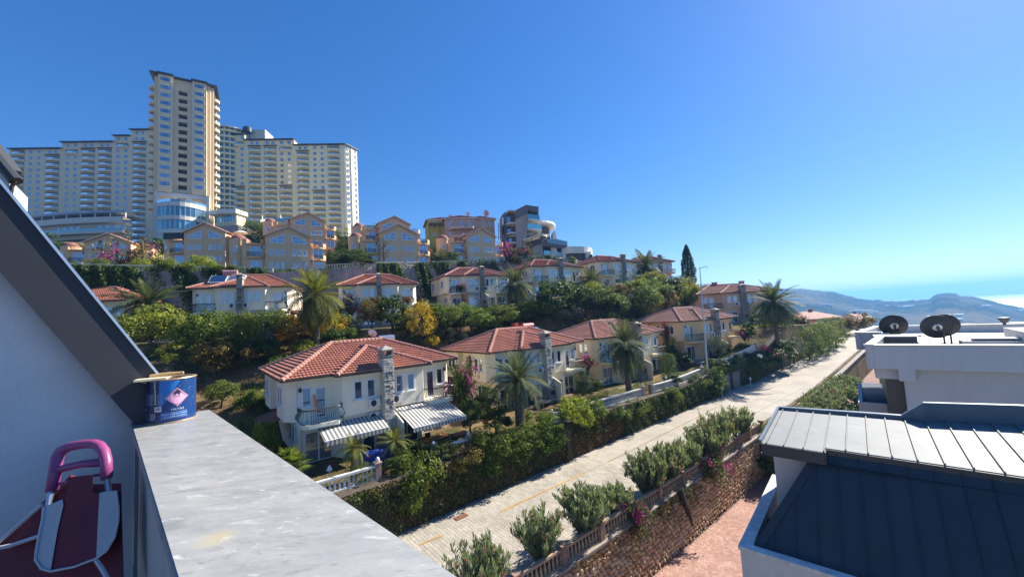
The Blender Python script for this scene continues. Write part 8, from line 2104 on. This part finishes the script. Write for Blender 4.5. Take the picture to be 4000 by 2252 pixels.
for s_, w, h, k, lab in ((33.5, 3.4, 3.4, 0, 'thick oleander half behind the metal roof corner, toward the street'), (38.2, 3.6, 3.4, 1, 'thick oleander behind the magenta spray by the white villa'), (46.5, 3.8, 3.8, 1, 'thick oleander under the white parapet corner'), (53, 3.8, 3.6, 0, 'oleander seen just left of the white villa corner'), (57, 3.6, 3.4, 1, 'oleander beyond the white villa corner on the street edge'), (-.5, 2.5, 2.7, 2, 'pink flowered oleander nearest to the marble ledge'), (3.2, 2.5, 2.7, 2, 'second oleander from the marble ledge, with pink flowers'), (6.5, 2.9, 2.8, 1, 'full grey green oleander with few flowers, third from the ledge'), (9.3, 2.0, 2.0, 1, 'smaller oleander beside the purple bougainvillea'),
     (12.8, 2.9, 2.9, 1, 'big oleander just beyond the scooter'), (15.2, 2.6, 2.8, 1, 'oleander standing above the blackened trunk'), (17.6, 2.5, 2.5, 0, 'oleander leaning over the balustrade past the blackened trunk'), (21.0, 3.0, 2.8, 0, 'spreading oleander at the bend of the street'), (23.5, 2.8, 3.2, 2, 'oleander with red flowers above the timber post'),
     (27.5, 3.0, 2.8, 2, 'oleander with red flowers beside the pale metal roof'), (31, 3.0, 2.6, 0, 'oleander behind the corner of the pale metal roof'), (36, 3.2, 2.8, 0, 'oleander left of the magenta spray on the lower street side'), (44, 3.6, 3.2, 1, 'oleander below the white villa balcony, bushy'), (49, 3.6, 3.2, 0, 'tall twiggy oleander against the white villa corner'), (40, 3.0, 2.4, 1, 'low oleander next to the magenta spray')):
    if s_ < 28: put_oleander(s_, -8.35, w, h, lab, k)
    else: put_oleander(s_, -10.4, min(w, 3.4), 2.8, lab, k, street_z(s_) - 1.9)
for s_, t_, h, lab in ((30, -10.4, 4.4, 'dark shrub over the path behind the metal roof edge'), (50.5, -10.6, 5.2, 'dark shrub by the white villa where the path ends'), (55, -11, 5.4, 'dark shrub past the white villa corner, toward the crest'), (60, -11, 5.4, 'dark shrub hidden low beyond the white villa corner'), (38, -10.8, 4.2, 'dark shrub filling the gap left of the white villa balcony'), (43, -11.4, 4.8, 'dark shrub under the white villa parapet'), (34, -10.6, 3.2, 'dark shrub behind the pale metal roof corner'), (47.5, -11.0, 4.6, 'dark shrub beside the white villa, furthest along the path')):
    p = su(s_, t_); plant('dark', 0, 0, 0, 4.2, min(h, 3.5), lab, 'dark shrubs by the white villa', xy=(p.x, p.y), z=zpath(s_))

# ---- bougainvilleas: arching canes of dark leaves with sprays of bracts
def bougain(seed, n_c=30, col=MAG, fl=.5, dead=False, leaf=None):
    r = np.random.default_rng(seed); m = MB(); LP_, LD_, FP_ = [], [], []
    for i in range(n_c):
        a = r.uniform(0, 2 * math.pi); R = r.uniform(.4, 1.0); h = r.uniform(.5, 1.0)
        b = np.array([0, 0, .0]); c = np.array([R * .5 * math.cos(a), R * .5 * math.sin(a), h * 1.25]); e = np.array([R * math.cos(a), R * math.sin(a), h * r.uniform(.35, .95)])
        f = lambda t: (1 - t) ** 2 * b + 2 * t * (1 - t) * c + t * t * e
        m.tube([f(0), f(.35), f(.7), f(1)], [.012, .009, .006, .003], 3, cap=False); flo = r.random() < fl
        for t in r.uniform(.2, 1, 78):
            q = f(t) + r.normal(0, .055, 3)
            if flo and t > .55: FP_.append(q)
            elif not dead or r.random() < .3: LP_.append(q); LD_.append([math.cos(a), math.sin(a), .6])
    LP_, LD_, FP_ = np.array(LP_), np.array(LD_), np.array(FP_)
    return leaves_from(LP_, LD_, .075, .6, leaf or G2, 'crown'), m.mesh('stems', [BRK]), leaves_from(FP_, np.tile([0, 0, 1.0], (len(FP_), 1)), .062, .8, col, 'flowers', jit=1.2)
BG = {'mag': bougain(5, 34, MAG, .38), 'mag2': bougain(6, 30, MAG, .75), 'red': bougain(7, 30, REDB, .6), 'bare': bougain(8, 40, MAG, .2, True, G6), 'rust': bougain(9, 30, REDB, .25, False, G6)}
def bush(key, loc, w, h, label, d=None):
    o = empty('bougainvillea', loc, rng.uniform(0, 6), label, 'bougainvillea', 'bougainvilleas on the hillside', (w / 1.8, (d or w) / 1.8, h)); c, s2, f = BG[key]
    link('stems', s2, o)['kind'] = 'stuff'; link('crown', c, o); link('flowers', f, o)['kind'] = 'stuff'; return o
def gat(u, v, D): p = at(u, v, min(max(hit(u, v, D), D * .9), D * 1.12)); return (p.x, p.y, ground_z(p.x, p.y))
q = on(v1, 7.0, -.6, 0.2); bush('mag', (q.x, q.y, q.z + .6), 3.3, 5.0, 'tall bougainvillea with magenta sprays at the corner of the lowest cream villa')
q = on(v2, 7.0, -.5, 2.6); bush('mag2', q, 2.3, 1.9, 'compact purple bougainvillea hanging at the balcony above the dark column')
q = on(v4, 7.2, -.4, 1.9); bush('mag2', q, 3.0, 1.8, 'loose magenta bougainvillea at the far balcony of the orange sided villa')
p = su(59, street_l(59) - .2, -9.2); bush('mag2', p, 5.0, 2.6, 'magenta bougainvillea cascading over the wall beside the far palm')
p = su(38.5, -10.2, -13.4); bush('mag2', p, 4.4, 2.2, 'magenta bougainvillea on the lower street side near the white villa')
p = su(9.8, -9.2, -12.9); bush('mag', p, 2.2, 1.9, 'purple bougainvillea tumbling over the balustrade by the scooter')
p = su(19.5, -9.4, -12.9); bush('mag', p, 3.0, 1.9, 'bougainvillea creeping over the rubble wall with one magenta tuft')
bush('bare', gat(505, 1075, 72), 9.5, 8.0, 'huge dark bougainvillea with pink tips before the first orange house')
bush('mag2', gat(1985, 1050, 90), 4.2, 5.6, 'tall pink bougainvillea between the orange house and the modern building')
bush('mag', gat(2050, 1075, 88), 6.0, 3.2, 'broad pink bougainvillea below the modern building')
bush('rust', gat(1270, 930, 96), 5.0, 7.0, 'rust red creeper on the corner of the house behind the third orange house')
bush('rust', gat(1665, 950, 92), 4.5, 5.0, 'rust red creeper between the stacked houses and the yellow green house')
q = on(r2d, -4.7, -.2, 2.9); bush('red', q, 4.6, 1.7, 'red bougainvillea spilling over the balcony of the cream villa', 2.0)
q = on(r2d, -4.2, -1.0, 0.0); bush('bare', q, 2.0, 3.4, 'bare climbing stems under the red flowered balcony')
q = on(r2c, -5.2, -.3, 0.5); bush('bare', q, 3.6, 4.6, 'dark climber over the left balcony of the villa between two palms')
q = on(r2c, 5.2, -.5, 2.6); bush('rust', q, 2.0, 1.6, 'small red flowered climber on the right balcony of the villa between two palms')
q = on(v4, -7.6, 3.5, 2.0); bush('rust', q, 1.6, 4.2, 'dark climber with a red tip on the side wall of the orange sided villa')
q = on(v2, -6.6, 4.6, 2.5); bush('bare', q, 2.6, 3.2, 'leafless dark climber under the eaves of the pale yellow villa')
bush('red', (*at(3130, 1245, 76).xy, -5.6), 5.0, 2.6, 'orange red bougainvillea behind the far palm')
bush('red', gat(2470, 1100, 88), 4.0, 3.2, 'coral bougainvillea beside the last white villa')
bush('rust', su(-9.5, 6.0, -9.4), 3.4, 2.6, 'red leaved creeper hedge behind the paint tin')
# pollarded bare tree by the balcony of the stacked houses
p = gat(1503, 1075, 77); o = empty('pollarded_tree', p, 0, 'bare pollarded tree with knobbly branches before the stacked houses', 'tree'); m = MB(); rr = random.Random(4)
m.tube([(0, 0, -1), (0, 0, 4.4)], [.16, .12], 7)
for i in range(14):
    a = rr.uniform(0, 6.28); z = rr.uniform(1.2, 4.4); e = (math.cos(a) * .9, math.sin(a) * .9, z + .7); m.tube([(0, 0, z), e], [.07, .05], 5); m.lathe([(0, -.12), (.14, 0), (0, .14)], 6, e)
m.build('trunk', BRK, o)
m = MB(); 
P_, D_, v = clump_points(500, 1.0, 14, .2, 2.2, .6, -.9, 77); P_[:, 2] += 3.4; link('crown', leaves_from(P_, D_, .12, .5, G2, 'crown', v), o)

# ---- creeper on the walls: one mass each
def wall_ivy(par, s0, s1, n, ft, zlo, zhi, mat, label_name, size, dens=None, seed=0, thick=.18):
    r = np.random.default_rng(seed); P_ = []; D_ = []
    while len(P_) < n:
        s_ = r.uniform(s0, s1); f = r.uniform(0, 1); k = dens(s_, f) if dens else 1
        if r.random() > k: continue
        z = zlo(s_) + (zhi(s_) - zlo(s_)) * f; q = su(s_, ft(s_) - r.uniform(0, thick) * (.5 + .8 * math.sin(s_ * 2.1 + f * 3) ** 2), z); P_.append(q); D_.append([.63, -.77, .25])
    P_ = np.array(P_) - np.array(par.location); o = link(label_name, leaves_from(P_, np.array(D_), size, .75, mat, label_name, jit=.85, droop=.6), par); o['kind'] = 'stuff'; return o
nz = lambda s, f, a, b: .5 + .5 * math.sin(s * a + math.sin(s * .9 + f * 3) * 2 + f * b)
yz = lambda s: yard_z(s) + .05
wall_ivy(lw, -9, 22, 9500, lambda s: street_l(s), lambda s: street_z(s) + .05, yz, IVYB, 'creeper', .13, lambda s, f: .25 + .75 * nz(s, f, .55, 2) if s < 14 else 1, 1, .25)
wall_ivy(lw, -9, 15, 9500, lambda s: street_l(s) - .05, lambda s: street_z(s) + .1, yz, IVYG, 'creeper', .13, lambda s, f: .25 + .75 * f * nz(s, f, .8, 4), 2, .3)
wall_ivy(lw, 5, 40, 8000, lambda s: street_l(s) - .05, lambda s: street_z(s) + 1.2, yz, IVYG, 'creeper', .15, lambda s, f: f * nz(s, f, .5, 2), 3, .3)
wall_ivy(lw, 22, 64, 9000, lambda s: street_l(s) - .05, lambda s: street_z(s) + .05, yz, G2, 'creeper', .17, lambda s, f: 0.0 if 43.6 < s < 49.4 and f < .75 else .9, 4, .4)
wall_ivy(lw, 13, 42, 5000, lambda s: street_l(s), lambda s: street_z(s) + .05, yz, IVYB, 'creeper', .13, None, 5, .2)
# leafy curtain hanging over the wall top
wall_ivy(lw, 5.5, 13.5, 5000, lambda s: street_l(s) - .25, lambda s: yard_z(s) - 1.3 - .5 * math.sin(s * 2.3), lambda s: yard_z(s) + .35, G1, 'creeper', .16, None, 6, .35)
wall_ivy(lw, 40, 44, 3000, lambda s: street_l(s) - .2, lambda s: street_z(s) + .1, lambda s: yard_z(s) + .9, G2, 'creeper', .15, None, 7, .5)
wall_ivy(rwl, 9, 22, 1500, lambda s: -9.32, lambda s: zpath(s) + 1.6, lambda s: street_z(s) + .1, IVYG, 'creeper', .12, lambda s, f: f * nz(s, f, .9, 2), 8, .15)
wall_ivy(rwl, -3, 14, 1300, lambda s: -9.32, lambda s: street_z(s) - 1.2, lambda s: street_z(s) + .05, IVYB, 'creeper', .09, lambda s, f: f * nz(s, f, .9, 2), 9, .12)
for o in [x for x in bpy.data.objects if x.name.startswith('terrace_wall') and x.get('label')]:
    s0, s1, n, seed = {0: (-44, -2, 22000, 20), 1: (14, 32, 9000, 21), 2: (32, 60, 3500, 22)}[0 if 'dark side' in o['label'] else 1 if 'stained' in o['label'] else 2]
    wall_ivy(o, s0, s1, n, lambda s: row3_t(s) - .35, lambda s: row2_z(s) + 3.0, lambda s: row3_z(s) + .7, G2, 'creeper', .32, lambda s, f: min(1, .15 + f * 1.1) * nz(s, f, .35, 3), seed, .5)

# ---- low ground cover and grass: masses nobody would count
def ground_mass(name, label, n, sfun, mat, size, hgt, seed, asp=.35):
    r = np.random.default_rng(seed); P_ = []
    while len(P_) < n:
        s_, t_ = sfun(r)
        if t_ is None: continue
        q = su(s_, t_); z = ground_z(q.x, q.y); P_.append((q.x, q.y, z + r.uniform(0.0, hgt)))
    P_ = np.array(P_); o = link(name, leaves_from(P_, np.tile([0, 0, .3], (n, 1)), size, asp, mat, name, jit=1.0)); return tag(o, label, 'undergrowth', kind='stuff')
def patchy(s0, s1, f0, f1, a, th):
    def g(r):
        s_ = r.uniform(s0, s1); t_ = r.uniform(f0(s_), f1(s_))
        if math.sin(s_ * a + 1.7 * math.sin(t_ * a * 1.3)) + math.sin(t_ * a * .9 + s_ * .35) < th: return s_, None
        return s_, t_
    return g
ground_mass('undergrowth', 'low green undergrowth over the steep bank behind the villas', 26000, patchy(-45, 75, lambda s: row3_t(s) + 9, lambda s: row3_back(s) + 52, .16, -.9), G2, .75, 1.1, 31, .6)
ground_mass('undergrowth', 'scrubby plants on the slope under the upper villas', 15000, patchy(-12, 70, lambda s: 14.5, lambda s: row2_t(s) - .6, .45, .1), G1, .26, .35, 32)
ground_mass('undergrowth', 'bushy green bank rising to the street crest', 9000, patchy(22, 72, lambda s: 14.5, lambda s: row2_t(s) - .5, .3, -1.2), G2, .34, .6, 33, .5)
ground_mass('grass', 'dry yellow grass between the orchard trees', 14000, patchy(-16, 26, lambda s: 13.5, lambda s: row2_t(s) - 1, .6, -.5), G6, .16, .12, 34, .2)
ground_mass('grass', 'green lawn in the gardens of the street villas', 22000, patchy(-9, 60, lambda s: 1.3, lambda s: 5.2, .7, -1.2), G1, .12, .1, 35, .2)
ground_mass('grass', 'sunlit yellow green lawn beside the far hedge', 4000, patchy(66, 92, lambda s: .5, lambda s: 7, .7, -2.1), G3, .3, .15, 36, .3)
ground_mass('undergrowth', 'red brown creepers on the bank behind the paint tin', 6000, patchy(-14, -5, lambda s: 6.0, lambda s: 14, .8, -1.2), IVYB, .2, .3, 37, .6)
